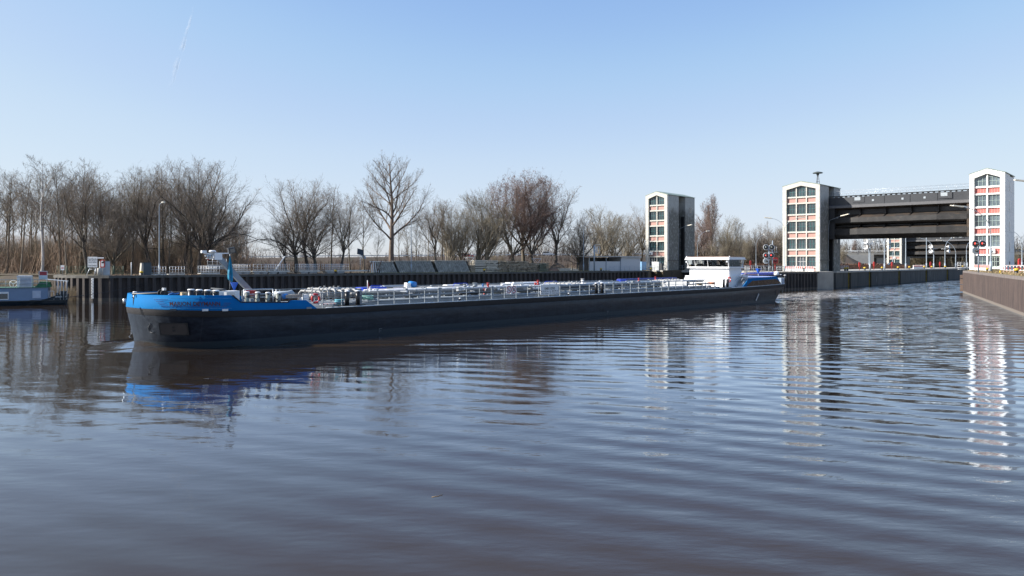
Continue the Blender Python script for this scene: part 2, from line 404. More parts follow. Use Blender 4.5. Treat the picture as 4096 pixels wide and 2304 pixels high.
cap_beam('cap_beam', quayA, QZ-.31, QZ+.05, .9, mat('dark_quay_cap', (.10,.095,.085), .85, var=.3, scale=1.2, c2=(.22,.20,.15), f2=.58, s2=.8), qw)
# tide gauge board on the lit part
tg = MB(); tg.obox((-59.35,108.66,.35), .34, .05, 2.9, RD(-6))
tgo = tg.build('gauge_board', M_WHITEP); tag(tgo, 'narrow white water level gauge board with dark ticks on the sheet piling', 'gauge board')
tk = MB()
for i in range(14): tk.obox((-59.42+.14*(i%2),108.62,.45+i*.2), .10, .04, .09, RD(-6))
tk.build('gauge_scale', M_BLACK, tgo)
q2 = thing('quay_wall', 'dark sheet pile wall with ladder in front of the middle tower', 'quay wall')
sheet_wall('sheet_piling', [(56.5,169.5),nose,(62.3,157)][1:], -1.5, QZ-.30, 1.1, .42, M_PILE, q2)
sheet_wall('sheet_piling', [(56.5,169.5),nose], -1.5, QZ-.30, 1.1, .42, M_PILE, q2)
cap_beam('cap_beam', [(56.5,169.5),nose,(62.3,157)], QZ-.31, QZ+.04, .9, mat('dark_quay_cap', (.1,.1,.1)), q2)
q3 = thing('quay_wall', 'rust brown sheet pile quay wall at the right edge below dry grass', 'quay wall')
sheet_wall('sheet_piling', [(30,31),(53.4,80),(82.3,139.6)][::-1], -1.5, RZ-.36, .62, .27, M_PILE_R, q3)
cap_beam('cap_beam', [(30,31),(53.4,80),(82.3,139.6)][::-1], RZ-.36, RZ-.02, .7, mat('mauve_concrete', (.18,.155,.145), .85, var=.25, scale=1.5), q3, out=.3)
cf = MB(); c0 = Vector((82.3,139.6,0))
for i,(z0,z1) in enumerate(((.2,1.4),(1.5,2.5),(2.6,3.2))):
    p = c0-PX*.35; cf.obox((p.x,p.y,z0), .7, .8, z1-z0, ROT)
cf.build('corner_fender', M_RUST, q3)

# lock chamber wall (left wall of the right-hand chamber) and piers
def stained_concrete(name, base, dark, zlo=-9, zhi=-9, amp=2., cs=.35, joints=0.):
    """pale concrete; algae stain below a ragged line between zlo..zhi; optional level board-mark joints"""
    m = bpy.data.materials.new(name); m.use_nodes = True; n = m.node_tree; L = n.links; b = n.nodes['Principled BSDF']
    tc = n.nodes.new('ShaderNodeTexCoord')
    nz = n.nodes.new('ShaderNodeTexNoise'); nz.inputs['Scale'].default_value = cs; nz.inputs['Detail'].default_value = 9; nz.inputs['Roughness'].default_value = .7
    mp = n.nodes.new('ShaderNodeMapping'); mp.inputs['Scale'].default_value = (1.5,1.5,.6); L.new(tc.outputs['Object'], mp.inputs[0]); L.new(mp.outputs[0], nz.inputs['Vector'])
    n3 = n.nodes.new('ShaderNodeTexNoise'); n3.inputs['Scale'].default_value = 2.2; n3.inputs['Detail'].default_value = 7
    mp3 = n.nodes.new('ShaderNodeMapping'); mp3.inputs['Scale'].default_value = (1.1,1.1,.7); L.new(tc.outputs['Object'], mp3.inputs[0]); L.new(mp3.outputs[0], n3.inputs['Vector'])
    sp = n.nodes.new('ShaderNodeSeparateXYZ'); L.new(tc.outputs['Object'], sp.inputs[0])
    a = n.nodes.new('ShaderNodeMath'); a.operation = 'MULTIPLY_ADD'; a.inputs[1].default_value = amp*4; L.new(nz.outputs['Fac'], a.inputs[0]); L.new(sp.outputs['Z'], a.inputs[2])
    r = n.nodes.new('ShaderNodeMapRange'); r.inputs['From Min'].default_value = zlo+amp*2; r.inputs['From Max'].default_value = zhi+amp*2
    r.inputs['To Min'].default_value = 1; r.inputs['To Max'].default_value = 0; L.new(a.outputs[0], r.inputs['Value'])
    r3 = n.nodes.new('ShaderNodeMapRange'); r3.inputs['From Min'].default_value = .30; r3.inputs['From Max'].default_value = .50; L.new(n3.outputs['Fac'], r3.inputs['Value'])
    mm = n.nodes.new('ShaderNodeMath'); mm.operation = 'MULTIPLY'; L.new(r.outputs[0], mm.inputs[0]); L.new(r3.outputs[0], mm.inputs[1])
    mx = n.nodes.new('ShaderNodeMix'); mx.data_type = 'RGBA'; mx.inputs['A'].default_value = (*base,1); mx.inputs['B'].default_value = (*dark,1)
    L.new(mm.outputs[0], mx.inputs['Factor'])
    rv = n.nodes.new('ShaderNodeMapRange'); rv.inputs['From Min'].default_value = .3; rv.inputs['From Max'].default_value = .7; rv.inputs['To Min'].default_value = .86; rv.inputs['To Max'].default_value = 1.1; L.new(n3.outputs['Fac'], rv.inputs['Value'])
    m2 = n.nodes.new('ShaderNodeMix'); m2.data_type = 'RGBA'; m2.blend_type = 'MULTIPLY'; m2.inputs['Factor'].default_value = 1
    L.new(mx.outputs['Result'], m2.inputs['A']); L.new(rv.outputs[0], m2.inputs['B']); res = m2.outputs['Result']
    if joints:
        q = n.nodes.new('ShaderNodeMath'); q.operation = 'MODULO'; q.inputs[1].default_value = joints; L.new(sp.outputs['Z'], q.inputs[0])
        q2_ = n.nodes.new('ShaderNodeMath'); q2_.operation = 'LESS_THAN'; q2_.inputs[1].default_value = .05; L.new(q.outputs[0], q2_.inputs[0])
        q3_ = n.nodes.new('ShaderNodeMath'); q3_.operation = 'MULTIPLY'; q3_.inputs[1].default_value = .35; L.new(q2_.outputs[0], q3_.inputs[0])
        m3 = n.nodes.new('ShaderNodeMix'); m3.data_type = 'RGBA'; L.new(q3_.outputs[0], m3.inputs['Factor']); L.new(res, m3.inputs['A']); m3.inputs['B'].default_value = (.12,.11,.1,1); res = m3.outputs['Result']
    L.new(res, b.inputs['Base Color']); b.inputs['Roughness'].default_value = .88
    bp = n.nodes.new('ShaderNodeBump'); bp.inputs['Distance'].default_value = .02; L.new(n3.outputs['Fac'], bp.inputs['Height']); L.new(bp.outputs[0], b.inputs['Normal'])
    return m
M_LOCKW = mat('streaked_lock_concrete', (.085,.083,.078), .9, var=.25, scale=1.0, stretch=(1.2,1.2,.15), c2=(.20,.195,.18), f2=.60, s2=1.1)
lw = thing('chamber_wall', 'long grey streaked concrete wall of the lock chamber running away below the gate', 'lock wall')
NW = Vector((AX.y,-AX.x,0))
o0 = Vector((70.2,167,0))
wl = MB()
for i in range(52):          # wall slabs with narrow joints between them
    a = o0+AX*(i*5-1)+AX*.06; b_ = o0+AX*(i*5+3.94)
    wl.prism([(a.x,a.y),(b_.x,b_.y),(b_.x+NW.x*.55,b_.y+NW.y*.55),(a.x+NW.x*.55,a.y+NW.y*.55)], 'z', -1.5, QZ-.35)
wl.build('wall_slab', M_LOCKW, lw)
a = o0-AX*1; b_ = o0+AX*259
MB().prism([(a.x,a.y),(b_.x,b_.y),(b_.x+NW.x*.7,b_.y+NW.y*.7),(a.x+NW.x*.7,a.y+NW.y*.7)], 'z', QZ-.35, QZ+.02).build('coping', M_CONC, lw)
for d in (7,22,47,75,101,128,160): 
    q = o0+AX*d+NW*.62; MB().obox((q.x,q.y,-1), .28, .16, QZ+.9, ROT).build('yellow_ladder_rail', mat('dull_yellow',(.26,.19,.03),.7,var=.3,scale=2), lw)
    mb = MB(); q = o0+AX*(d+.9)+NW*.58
    mb.obox((q.x,q.y,-1), .5, .1, QZ+.6, ROT); mb.build('ladder_recess_shade', M_BLACK, lw)  # solid black bar stands in for the shade of a ladder recess
M_PIER = stained_concrete('pier_concrete', (.27,.26,.24), (.10,.095,.085), 1.5, 3.5, 1.2)
def pier(c, wd, dp, label, ladder=False):
    t = thing('gate_pier', label, 'pier', (c.x,c.y,0), ROT)
    MB().box(0,wd,0,dp,-1.5,QZ-.32).build('pier_block', M_PIER, t)
    MB().box(-.08,wd+.08,-.08,dp,QZ-.32,QZ+.03).build('coping', M_CONC, t)
    if ladder:
        l = MB()
        for x in (.35,1.0): l.box(x,x+.13,-.14,-.02,-1,QZ+.05)
        l.build('yellow_ladder_rail', M_YELL, t)
    return t
pier(T1+PX*1.6-AX*3.4, 5.2, 3.2, 'weathered concrete pier with yellow ladder rails at the foot of the left tower', True)
pier(T2+PX*4.6-AX*3.6, 4.2, 3.4, 'stained concrete pier at the foot of the middle tower beside the raised gate')

# ------------------------------------------------------------ the towers
M_TW_F = stained_concrete('cream_concrete_frame', (.56,.54,.485), (.40,.37,.31), -20, -19, .3, joints=1.9)
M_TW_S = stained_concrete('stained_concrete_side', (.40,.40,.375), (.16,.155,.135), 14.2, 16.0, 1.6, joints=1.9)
M_TW_W = stained_concrete('white_rendered_frame', (.86,.85,.83), (.6,.57,.54), -20, -19, .3, joints=3.8)
M_GLASS2 = mat('sky_toned_window_glass', (.05,.066,.075), .08, var=.5, scale=.5, spec=.9)  # glass base lightened to stand in for reflected sky
M_GLASS3 = mat('pale_sky_toned_glass', (.10,.13,.15), .08, var=.5, scale=.5, spec=.9)  # paler still, sky reflection put into the base colour
M_TEAL = mat('teal_window_bars', (.055,.19,.20), .5, var=.08)
M_PALEB = mat('pale_green_window_bars', (.40,.50,.46), .5, var=.08)
def striped(name, ca, cb, f=9):
    m = bpy.data.materials.new(name); m.use_nodes = True; n = m.node_tree; L = n.links; b = n.nodes['Principled BSDF']
    tc = n.nodes.new('ShaderNodeTexCoord'); sp = n.nodes.new('ShaderNodeSeparateXYZ'); L.new(tc.outputs['Object'], sp.inputs[0])
    a = n.nodes.new('ShaderNodeMath'); a.operation = 'MULTIPLY'; a.inputs[1].default_value = f; L.new(sp.outputs['X'], a.inputs[0])
    s_ = n.nodes.new('ShaderNodeMath'); s_.operation = 'FRACT'; L.new(a.outputs[0], s_.inputs[0])
    g_ = n.nodes.new('ShaderNodeMath'); g_.operation = 'GREATER_THAN'; g_.inputs[1].default_value = .74; L.new(s_.outputs[0], g_.inputs[0])
    mx = n.nodes.new('ShaderNodeMix'); mx.data_type = 'RGBA'; mx.inputs['A'].default_value = (*ca,1); mx.inputs['B'].default_value = (*cb,1); L.new(g_.outputs[0], mx.inputs['Factor'])
    L.new(mx.outputs['Result'], b.inputs['Base Color']); b.inputs['Roughness'].default_value = .6; return m
M_STR = striped('red_ribbed_panel', (.42,.215,.18), (.48,.34,.30), 5)
M_STR3 = striped('strong_red_ribbed_panel', (.46,.085,.07), (.62,.38,.34), 4)
M_DOORP = mat('pale_green_door', (.50,.56,.50), .5, var=.05)
EAVE = 18.45; PEAK = 19.35
def tower(name_label, org, wd, Lp, ncol, side, mf, ms, mbars, mstr, slot=(5.4,8.7), slot_right=True, ac=None, doorcol=None, slits=()):
    t = thing('lock_tower', name_label, 'tower', (org.x,org.y,QZ), ROT, 'lock gate towers')
    s0, s1 = slot
    fr = .105*wd if ncol == 3 else .135*wd; rec = .45; mul = .22
    # portal frame of the front
    fm = MB(); hx = wd/2
    fm.prism([(0,0),(fr,0),(fr,EAVE-.75),(hx,PEAK-.85),(wd-fr,EAVE-.75),(wd-fr,0),(wd,0),(wd,EAVE),(hx,PEAK),(0,EAVE)], 'y', 0, rec+.25)
    fm.build('front_frame', mf, t)
    # grid: mullions and floor bands
    cw = (wd-2*fr-(ncol-1)*mul)/ncol; gm = MB()
    gy0, gy1 = rec-.18, rec+.3
    def roofz(x): return EAVE-.75+(PEAK-.85-(EAVE-.75))*(1-abs(x-hx)/(hx-fr))
    for c in range(1, ncol):
        x0 = fr+c*cw+(c-1)*mul; gm.prism([(x0,0),(x0+mul,0),(x0+mul,roofz(x0+mul)+.05),(x0,roofz(x0)+.05)], 'y', gy0, gy1)
    per = 3.78; wz0 = 1.05
    rows = [(wz0+per*k, wz0+per*k+2.15) for k in range(4)]+[(wz0+per*4, None)]
    for k in range(5):
        z0 = wz0+per*k
        for c in range(ncol):
            x0 = fr+c*(cw+mul); e = .0
            gm.box(x0, x0+cw, gy0+.004, gy1-.004, z0-.32, z0)                          # sill band
            if k < 4: gm.box(x0, x0+cw, gy0+.004, gy1-.004, z0+2.15, z0+2.15+.28)     # head band
    gm.build('frame_grid', mf, t)
    for k in range(5):
        for c in range(ncol):
            x0 = fr+c*(cw+mul); x1 = x0+cw; z0 = wz0+per*k
            door = (k == 0 and doorcol == c)
            zb = .02 if door else z0
            if k == 4: top = lambda x: roofz(x)+.0
            else: top = lambda x, z=z0+2.15: z
            g_ = MB().prism([(x0,zb),(x1,zb),(x1,top(x1))]+([(hx,top(hx))] if k == 4 and x0 < hx < x1 else [])+[(x0,top(x0))], 'y', rec+.12, rec+.2)
            win = g_.build('door' if door else 'window', M_DOORP if door and side == 'white' else (M_GLASS3 if side == 'white' else M_GLASS2), t)
            bm_ = MB()
            for q in (0,1,2,3):
                x = x0+cw*(.03+.94*q/3); bm_.box(x-.024, x+.024, rec+.03, rec+.125, zb, top(x)-.03)
            hs = [z0+.04, z0+1.05, z0+2.08] if k < 4 else [z0+.04, z0+.95, z0+1.75]
            for z in hs:
                if z < top(x0)-.05: bm_.box(x0+.06, x1-.06, rec+.045, rec+.122, z-.024, z+.024)
            bm_.build('glazing_bars', M_WHITEP if door and side != 'white' else mbars, win)
            if door and side == 'white':
                MB().box(x0+.25,x0+cw/2-.06,rec+.06,rec+.115,1.25,2.9).box(x0+cw/2+.06,x1-.2,rec+.06,rec+.115,1.25,2.9).build('door_pane', M_GLASS, win)
            if k > 0 or True:
                zz0 = z0-.32-1.07
                if k > 0: MB().box(x0, x1, rec+.05, rec+.22, zz0, z0-.32).build('infill_panel', mstr, t)
                elif not door: MB().box(x0, x1, rec+.05, rec+.22, 0, z0-.32).build('infill_panel', mstr if ncol == 3 else mf, t)
    # solid body behind
    e = .003
    x_in = wd-1.9 if slot_right else 1.9
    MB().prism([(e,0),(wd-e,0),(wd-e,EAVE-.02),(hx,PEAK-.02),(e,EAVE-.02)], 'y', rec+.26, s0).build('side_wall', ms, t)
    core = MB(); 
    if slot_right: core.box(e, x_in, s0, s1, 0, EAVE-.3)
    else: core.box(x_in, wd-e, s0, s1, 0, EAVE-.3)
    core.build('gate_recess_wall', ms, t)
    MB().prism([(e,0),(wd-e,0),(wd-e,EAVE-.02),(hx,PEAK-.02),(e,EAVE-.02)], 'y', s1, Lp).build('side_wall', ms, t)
    # roof
    MB().prism([(-.12,EAVE+.0),(hx,PEAK+.01),(wd+.12,EAVE+.0),(wd+.12,EAVE+.13),(hx,PEAK+.16),(-.12,EAVE+.13)], 'y', .02, Lp+.1).build('roof', mat('green_copper_roof', (.20,.25,.21), .6, var=.2), t)
    # slot glazing / small windows
    if slot_right and side != 'white':
        sg = MB(); sg.box(x_in+.01, x_in+.06, s0+.3, s1-1.0, EAVE-6.2, EAVE-.6); w_ = sg.build('stair_window', M_GLASS, t)
        bb = MB()
        for k in range(6): bb.box(x_in+.06, x_in+.1, s0+.3, s1-1.0, EAVE-6.2+k*1.1, EAVE-6.13+k*1.1)
        for y in (s0+.3, s0+1.1, s1-1.1): bb.box(x_in+.062, x_in+.098, y, y+.07, EAVE-6.2, EAVE-.6)
        bb.build('glazing_bars', M_GREYP, w_)
        for z in (1.4, 4.9, 8.6, 12.2-1.6): MB().box(x_in+.01, x_in+.05, s0+1.1, s0+1.75, z, z+1.5).build('stair_window', M_GLASS, t)
        MB().box(wd-1.0, wd-.2, s1-.35, s1-.02, 0, EAVE-5).build('gate_guide_rail', M_BLACK, t)
    for (y,z,a,b__) in slits:
        MB().box(wd-.02, wd+.03, y, y+a, z, z+b__).build('slit_window', M_GLASS, t)
    if ac:
        x,z = ac; a_ = MB().box(x,x+.95,rec-.45,rec-.05,z,z+.75).build('air_conditioner', M_WHITEP, t)
        MB().tube([(x+.38,rec-.475,z+.37),(x+.38,rec-.451,z+.37)], .27, 16).build('fan_grille', M_GREYP, a_)
    return t
t1 = tower('grey concrete lock tower with two window columns and dark stained side, behind the barge', T1, 6.1, 13.9, 2, 'grey', M_TW_F, M_TW_S, M_TEAL, M_STR, (5.66,8.97), ac=(.95,3.75), doorcol=0, slits=((11.2,14.6,.9,1.25),))
t2 = tower('broad cream concrete lock tower with three window columns left of the raised gate', T2, 8.0, 12.9, 3, 'grey', M_TW_F, M_TW_S, M_TEAL, M_STR, (5.5,8.7), doorcol=1, slits=((10.6,6.2,.45,2.0),))
t3 = tower('bright white lock tower with two window columns at the right end of the raised gate', T3, 5.7, 10.2, 2, 'white', M_TW_W, M_TW_W, M_PALEB, M_STR3, (5.4,8.6), slot_right=False, ac=(3.2,3.6), doorcol=1,
     slits=tuple((4.6,z,.45,1.7) for z in (4.0,7.9,11.7,15.4))+((4.4,0,.9,2.1),))
far_t = T1+AX*205
t4 = tower('distant concrete lock tower seen under the raised gate', far_t, 6.1, 13.9, 2, 'grey', M_TW_F, M_TW_S, M_TEAL, M_STR, (5.66,8.97), ac=(2.6,3.5))
# dark stain-free plinth lips and parapet ledges
for t,wd,L_ in ((t1,6.1,5.6),(t2,8.0,5.4)):
    MB().box(wd, wd+.22, .3, L_, 2.35, 2.5).build('ledge', M_DGREY, t)
# siren on the middle tower
sr = thing('siren', 'mushroom shaped siren on a lattice stand on top of the middle tower', 'siren', tuple(T2+PX*6.0+AX*4.5+Vector((0,0,QZ+EAVE+.55))), ROT)
s_ = MB()
for a_ in range(3):
    q = 2*pi*a_/3; s_.tube([(.45*cos(q),.45*sin(q),-.3),(.1*cos(q),.1*sin(q),2.0)], .05, 5)
for z in (.5,1.1,1.6): s_.cyl((0,0,z), .35-.15*z, .05, 8)
s_.build('stand', M_DGREY, sr)
MB().lathe((0,0,0), [(.2,1.9),(.28,2.1),(.3,2.3),(1.0,2.35),(1.05,2.45),(.85,2.6),(.2,2.75)], 20).build('horn', M_DGREY, sr)
MB().lathe((0,0,0), [(1.06,2.4),(1.1,2.44),(1.06,2.48)], 20).build('rim', mat('siren_rim', (.16,.20,.18), .5), sr)
# ------------------------------------------------------------ lift gates
M_GATE = mat('gate_grey_paint', (.036,.039,.045), .5, var=.12, scale=.5)
M_GATEB = mat('gate_brown_mottle', (.060,.043,.031), .8, var=.35, scale=.6, c2=(.026,.024,.023), f2=.48, s2=.5, stretch=(.5,1,1.5))  # mottled brown for shelves, soffit and right end post
M_GATED = mat('gate_dark_tone', (.022,.022,.024), .5, var=.3, scale=.6)  # darker tone for set-back plate, ribs, left end post and closed leaf
def lift_gate(label, org, zoff):
    """org = point on the downstream face at the left tower; local x across the chamber, y along it"""
    t = thing('lift_gate', label, 'lift gate', (org.x,org.y,zoff), ROT, 'raised lift gates')
    W = 27.2
    def belly(x, e): return -e*max(0, min(1, (x-1.3)/5.0, (26.4-x)/5.0))
    stn = [-.9, 1.3, 6.35, 11.4, 16.3, 21.3, 26.4, W+.6]
    def strip(name, rows, m, x0=-.9, x1=W+.6, seams=True):
        """rows: (z, y, e) - y of the plate at the ends, e extra bulge at mid span"""
        xs_ = [x for x in stn if x0 <= x <= x1]; vs = []; fs = []; nr = len(rows)
        for x in xs_:
            for (z,y,e) in rows: vs.append((x, y+belly(x,e), z))
        for i in range(len(xs_)-1):
            for j in range(nr-1): a = i*nr+j; fs.append((a,a+nr,a+nr+1,a+1))
        return MB().add(vs,fs).build(name, m, t)
    MB().box(-.9, W+.6, 1.7, 1.9, .05, 8.9).build('skin_plate', M_GATED, t)
    up = strip('upper_plate', [(9.0,.4,0),(9.0,-.05,.25),(7.35,-.05,.25)], M_GATE)
    strip('upper_chamfer', [(7.346,-.055,.25),(7.25,-.42,.25),(6.72,-.42,.25),(6.70,.0,.25)], mat('gate_light_band', (.11,.11,.115), .5, var=.12))
    strip('upper_soffit', [(6.70,.0,.25),(6.35,1.69,.0)], M_GATEB, 1.3, 26.4)
    strip('girder_shelf', [(4.55,-.1,1.0),(5.35,1.69,0)], M_GATEB, 1.3, 26.4)
    strip('girder_face', [(4.546,-.1,1.0),(3.55,-.1,1.0),(3.3,.2,1.0),(3.0,1.69,0)], mat('gate_face', (.025,.024,.024), .6, var=.35, scale=.8, c2=(.05,.040,.032), f2=.6, s2=.8))
    strip('girder_shelf', [(2.15,-.05,1.3),(2.75,1.69,0)], M_GATEB, 1.3, 26.4)
    strip('girder_face', [(2.146,-.05,1.3),(.95,-.05,1.3),(.05,1.69,0)], mat('gate_face', (.04,.038,.036)))
    MB().box(-.9,1.3,-.1,1.69,.1,6.7).build('end_post', M_GATED, t)
    MB().box(26.4,W+.6,-.1,1.69,.1,6.7).build('end_post', M_GATEB, t)
    for x in stn[2:6]:
        y1 = belly(x,1.0)-.1
        MB().prism([(1.68,6.5),(-.35,6.7),(.5,6.2),(.75,5.4),(y1+.1,4.62),(1.68,5.3)], 'x', x-.04, x+.04).build('rib', M_GATED, t)
        MB().prism([(1.68,3.2),(.2,3.4),(.7,2.9),(belly(x,1.3)+.1,2.2),(1.68,2.7)], 'x', x-.04, x+.04).build('rib', M_GATED, t)
        MB().box(x-.03,x+.03,-.35+0,-.28,7.36,8.98).build('seam', M_BLACK, t)
    for x in [2.5+i*1.25 for i in range(19)]:
        pass
    for x in (3.6,20.0):
        MB().box(x+1.5,x+3.9,-.37+.0,-.31,7.75,8.95).build('access_panel', M_GATE, t)
        MB().box(x+1.9,x+3.1,-.40,-.372,8.2,8.9).build('notice_plate', M_GREYP, t)
    for x in (9.0,14.7,18.8): MB().box(x,x+.4,-.36,-.31,7.9,8.3).build('notice_plate', M_GREYP, t)
    # walkway on top with grating gap and railing
    wk = MB().box(-.9,W+.6,-.2,1.3,9.28,9.36)
    for i in range(28): wk.box(-.6+i,-.45+i,-.1,1.2,9.0,9.28)
    wk.build('walkway', M_DGREY, t)
    rl = MB()
    for y in (-.15,1.25):
        for z in (9.9,10.45): rl.tube([(-.9,y,z),(W+.6,y,z)], .016, 5)
        for i in range(20): rl.tube([(-.6+i*1.47,y,9.36),(-.6+i*1.47,y,10.45)], .016, 5)
    rl.build('railing', M_GALV, t)
    return t
GZ = 10.45
lift_gate('huge dark steel lift gate raised between the middle and the right tower', o0-AX*.3-PX*1.2+Vector((0,0,0)), GZ)
lift_gate('more distant raised steel gate seen below the big gate beside the far tower', T1+AX*(205+5.6)+PX*5.6, 8.0)
# counter tower standing behind the far gate
# lowered gate of the left chamber with its walkway
lg = thing('walkway_bridge', 'walkway on top of the closed gate left of the twin signals', 'walkway', tuple(T1+PX*5.5+AX*6.2), ROT)
MB().box(0,24,0,1.6,-1,3.0).build('gate_leaf', M_GATED, lg)
MB().box(0,24,-.5,2.0,3.0,3.5).build('walkway_deck', M_CONC, lg)
r_ = MB()
for z in (4.1,4.75): r_.tube([(0,-.45,z),(24,-.45,z)], .035, 5)
for i in range(17): r_.tube([(i*1.5,-.45,3.5),(i*1.5,-.45,4.75)], .035, 5)
r_.build('railing', M_GALV, lg)

# ------------------------------------------------------------ railings on the ground
def railing(label, pts, z, h=1.1, rails=(1.1,.75,.4), sp=1.6, m=None, name='railing', r=.03, group=None, cat='railing'):
    o = Vector((*pts[0],z)); t = thing(name, label, cat, tuple(o), 0, group); mb = MB()
    for a,b in zip(pts,pts[1:]):
        a = Vector((*a,z))-o; b = Vector((*b,z))-o
        for k in rails: mb.tube([a+Vector((0,0,k)), b+Vector((0,0,k))], r, 5)
    mb.build('rail', m or M_GALV, t)
    for j,(a,b) in enumerate(zip(pts,pts[1:])):
        a = Vector((*a,z))-o; b = Vector((*b,z))-o; k = max(1,round((b-a).length/sp))
        for i in range(1 if j else 0, k+1): p = a.lerp(b,i/k); MB().tube([p,p+Vector((0,0,h))], r*1.15, 5).build('post', m or M_GALV, t)
    return t
def qp(px, off=0.):       # a point on the long quay edge at photograph column px, pushed inland by off
    a = Vector((-57.3,109,0)); b = Vector((31,175,0)); d = (b-a).normalized(); nrm = Vector((-d.y,d.x,0)); a = a+nrm*off
    r = (px-2048)/FPX; t = (r*a.y-a.x)/(d.x-r*d.y); return a+d*t
DQ = (Vector((31,175,0))-Vector((-57.3,109,0))).normalized(); RQ = atan2(DQ.y, DQ.x)
p0 = qp(2436,.8); p1 = qp(2596,.8); p2 = T1+PX*7.2-AX*3.0
railing('grey pipe railing along the quay in front of the sheds and left tower', [(p0.x,p0.y),(p1.x,p1.y),(p2.x,p2.y)], QZ)
a = T2-AX*2.6-PX*.2; b_ = T2+PX*8.3-AX*3.4
railing('thin grey railing in front of the middle tower', [(a.x,a.y),(b_.x,b_.y)], QZ)
a = Vector((44.4,144.6,0)); b_ = Vector((56.5,153.5,0))
railing('bright steel railing round the twin signal posts', [(45.6,150.6),(a.x+.3,a.y),(b_.x,b_.y)], QZ, rails=(1.1,.8,.5,.2), sp=1.2)
q = o0+AX*7-PX*1.0; q2_ = o0+AX*12-PX*1.0
railing('short double railing on the lock wall behind the gate opening', [(q.x,q.y),(q2_.x,q2_.y)], QZ, sp=1.2, r=.045)
a = P(3867,140); b_ = P(3886,139)
railing('small galvanised gate railing on the corner of the right quay', [(82.0,141.4),(83.6,140.9),(84.4,142.3)], RZ, h=1.5, rails=(1.5,1.2,.9,.5,.2), sp=.5)

# red and white handrail on the right quay
t = thing('handrail', 'red and white banded handrail on the dry grass at the right edge', 'handrail', (0,0,RZ))
A = P(4014,112); B = P(4140,106)
rl = MB(); 
for z in (1.05,.35): rl.tube([(A.x,A.y,z),(B.x,B.y,z)], .04, 6)
rl.build('rail', M_WHITEP, t)
for i in range(10):
    p = A.lerp(B,i/9); mb = MB().tube([(p.x,p.y,0),(p.x,p.y,1.05)], .05, 6); po = mb.build('post', M_RED, t)
    mw = MB()
    for z in (.0,.3,.78): mw.tube([(p.x,p.y,z),(p.x,p.y,z+.16)], .075, 6)
    mw.build('white_band', M_WHITEP, po)

# ------------------------------------------------------------ street lamps
M_POLE = mat('light_grey_mast', (.30,.35,.40), .4, var=.05)
M_LAMPH = mat('lamp_head_shell', (.72,.68,.58), .4, var=.05)
def lamp(label, base, h, arm, adir, kind='curved', name='street_lamp', double=False, r=.07, head=1.3):
    """tapered mast; the arm bows out in plan direction adir"""
    t = thing(name, label, 'lamp post', tuple(base), 0, 'lamp posts')
    d = Vector((cos(adir), sin(adir), 0)); mb = MB(); mb.cyl((0,0,0), r*1.7, 1.6, 10); mb.tube([(0,0,1.6),(0,0,h-arm*.85)], [r*1.1,r*.7], 10, False)
    mb.build('mast', M_POLE, t)
    for s in ((1,-1) if double else (1,)):
        dd = d*s; pts = []
        for i in range(9):
            a = pi/2*i/8*.92; pts.append(dd*(arm*(1-cos(a)))+Vector((0,0,h-arm*.85+arm*.85*sin(a))))
        MB().tube(pts, r*.55, 6).build('arm', M_POLE, t)
        e = pts[-1]; x = dd; up = Vector((0,0,1)); x2 = (x+up*.12).normalized(); y = up.cross(x2).normalized(); z = x2.cross(y)
        M = Matrix((x2,y,z)).transposed()
        hd = MB(); hd.obox(e+x2*(head*.5), head, .34, .16, m=M); hd.obox(e+x2*(head*.5)-z*.06, head*.9, .26, .06, m=M)
        hd.build('lamp_head', M_LAMPH, t)
    return t
def lampq(label, px, ztop, arm, adir, off=2.5, **k):
    p = qp(px, off); return lamp(label, Vector((p.x,p.y,QZ)), ztop-QZ, arm, adir, **k)
p = qp(637,3.0); lampq('tall grey lamp post before the left wood, left of the stored walkways', 637, ZH(812,p.y), .6, RD(-20), off=3, kind='h', head=.45)
p = qp(1645,2.0); lampq('grey lamp post in front of the ribbed timber panels', 1645, ZH(856,p.y), .7, RD(20), off=1.2, head=.45)
p = qp(2334,2.0); lampq('pale lamp post at the left end of the sheds', 2334, ZH(886,p.y), 2.2, RD(30), off=1.5, head=1.1)
def lampat(label, px, Y, ytop, arm, adir, z0=QZ, **k):
    b = P(px, Y, z0); return lamp(label, b, ZH(ytop,Y)-z0, arm, adir, **k)
lampat('lamp post standing just right of the left tower, behind the wheelhouse', 2790, 215, 924, 4.2, RD(35))
lampat('lamp post halfway between the left tower and the twin signals', 3024, 215, 939, 3.9, RD(35))
lampat('tall two-armed lamp post in front of the middle tower', 3139, 160, 873, 3.0, RD(-10), double=True, head=1.5)
l1 = thing('wall_lamp', 'lamp on a long bracket at the side of the middle tower', 'lamp', tuple(T2+PX*8.0+AX*4.9+Vector((0,0,QZ))), ROT)
MB().tube([(0,0,0),(.2,0,10),(.5,-.3,11.0),(3.4,-1.6,11.8)], [.07,.05,.045,.04], 6).build('bracket', M_POLE, l1); MB().beam((3.3,-1.55,11.8),(5.2,-2.4,12.1),.4,.16).build('lamp_head', M_LAMPH, l1)
l2 = thing('wall_lamp', 'lamp on a long bracket at the side of the left tower', 'lamp', tuple(T1+PX*6.1+AX*5.4+Vector((0,0,QZ))), ROT)
MB().tube([(0,0,0),(.2,0,9.7),(.5,-.3,10.3),(3.0,-1.2,10.9)], [.07,.05,.045,.04], 6).build('bracket', M_POLE, l2); MB().beam((2.9,-1.2,10.9),(4.8,-1.9,11.1),.4,.16).build('lamp_head', M_LAMPH, l2)
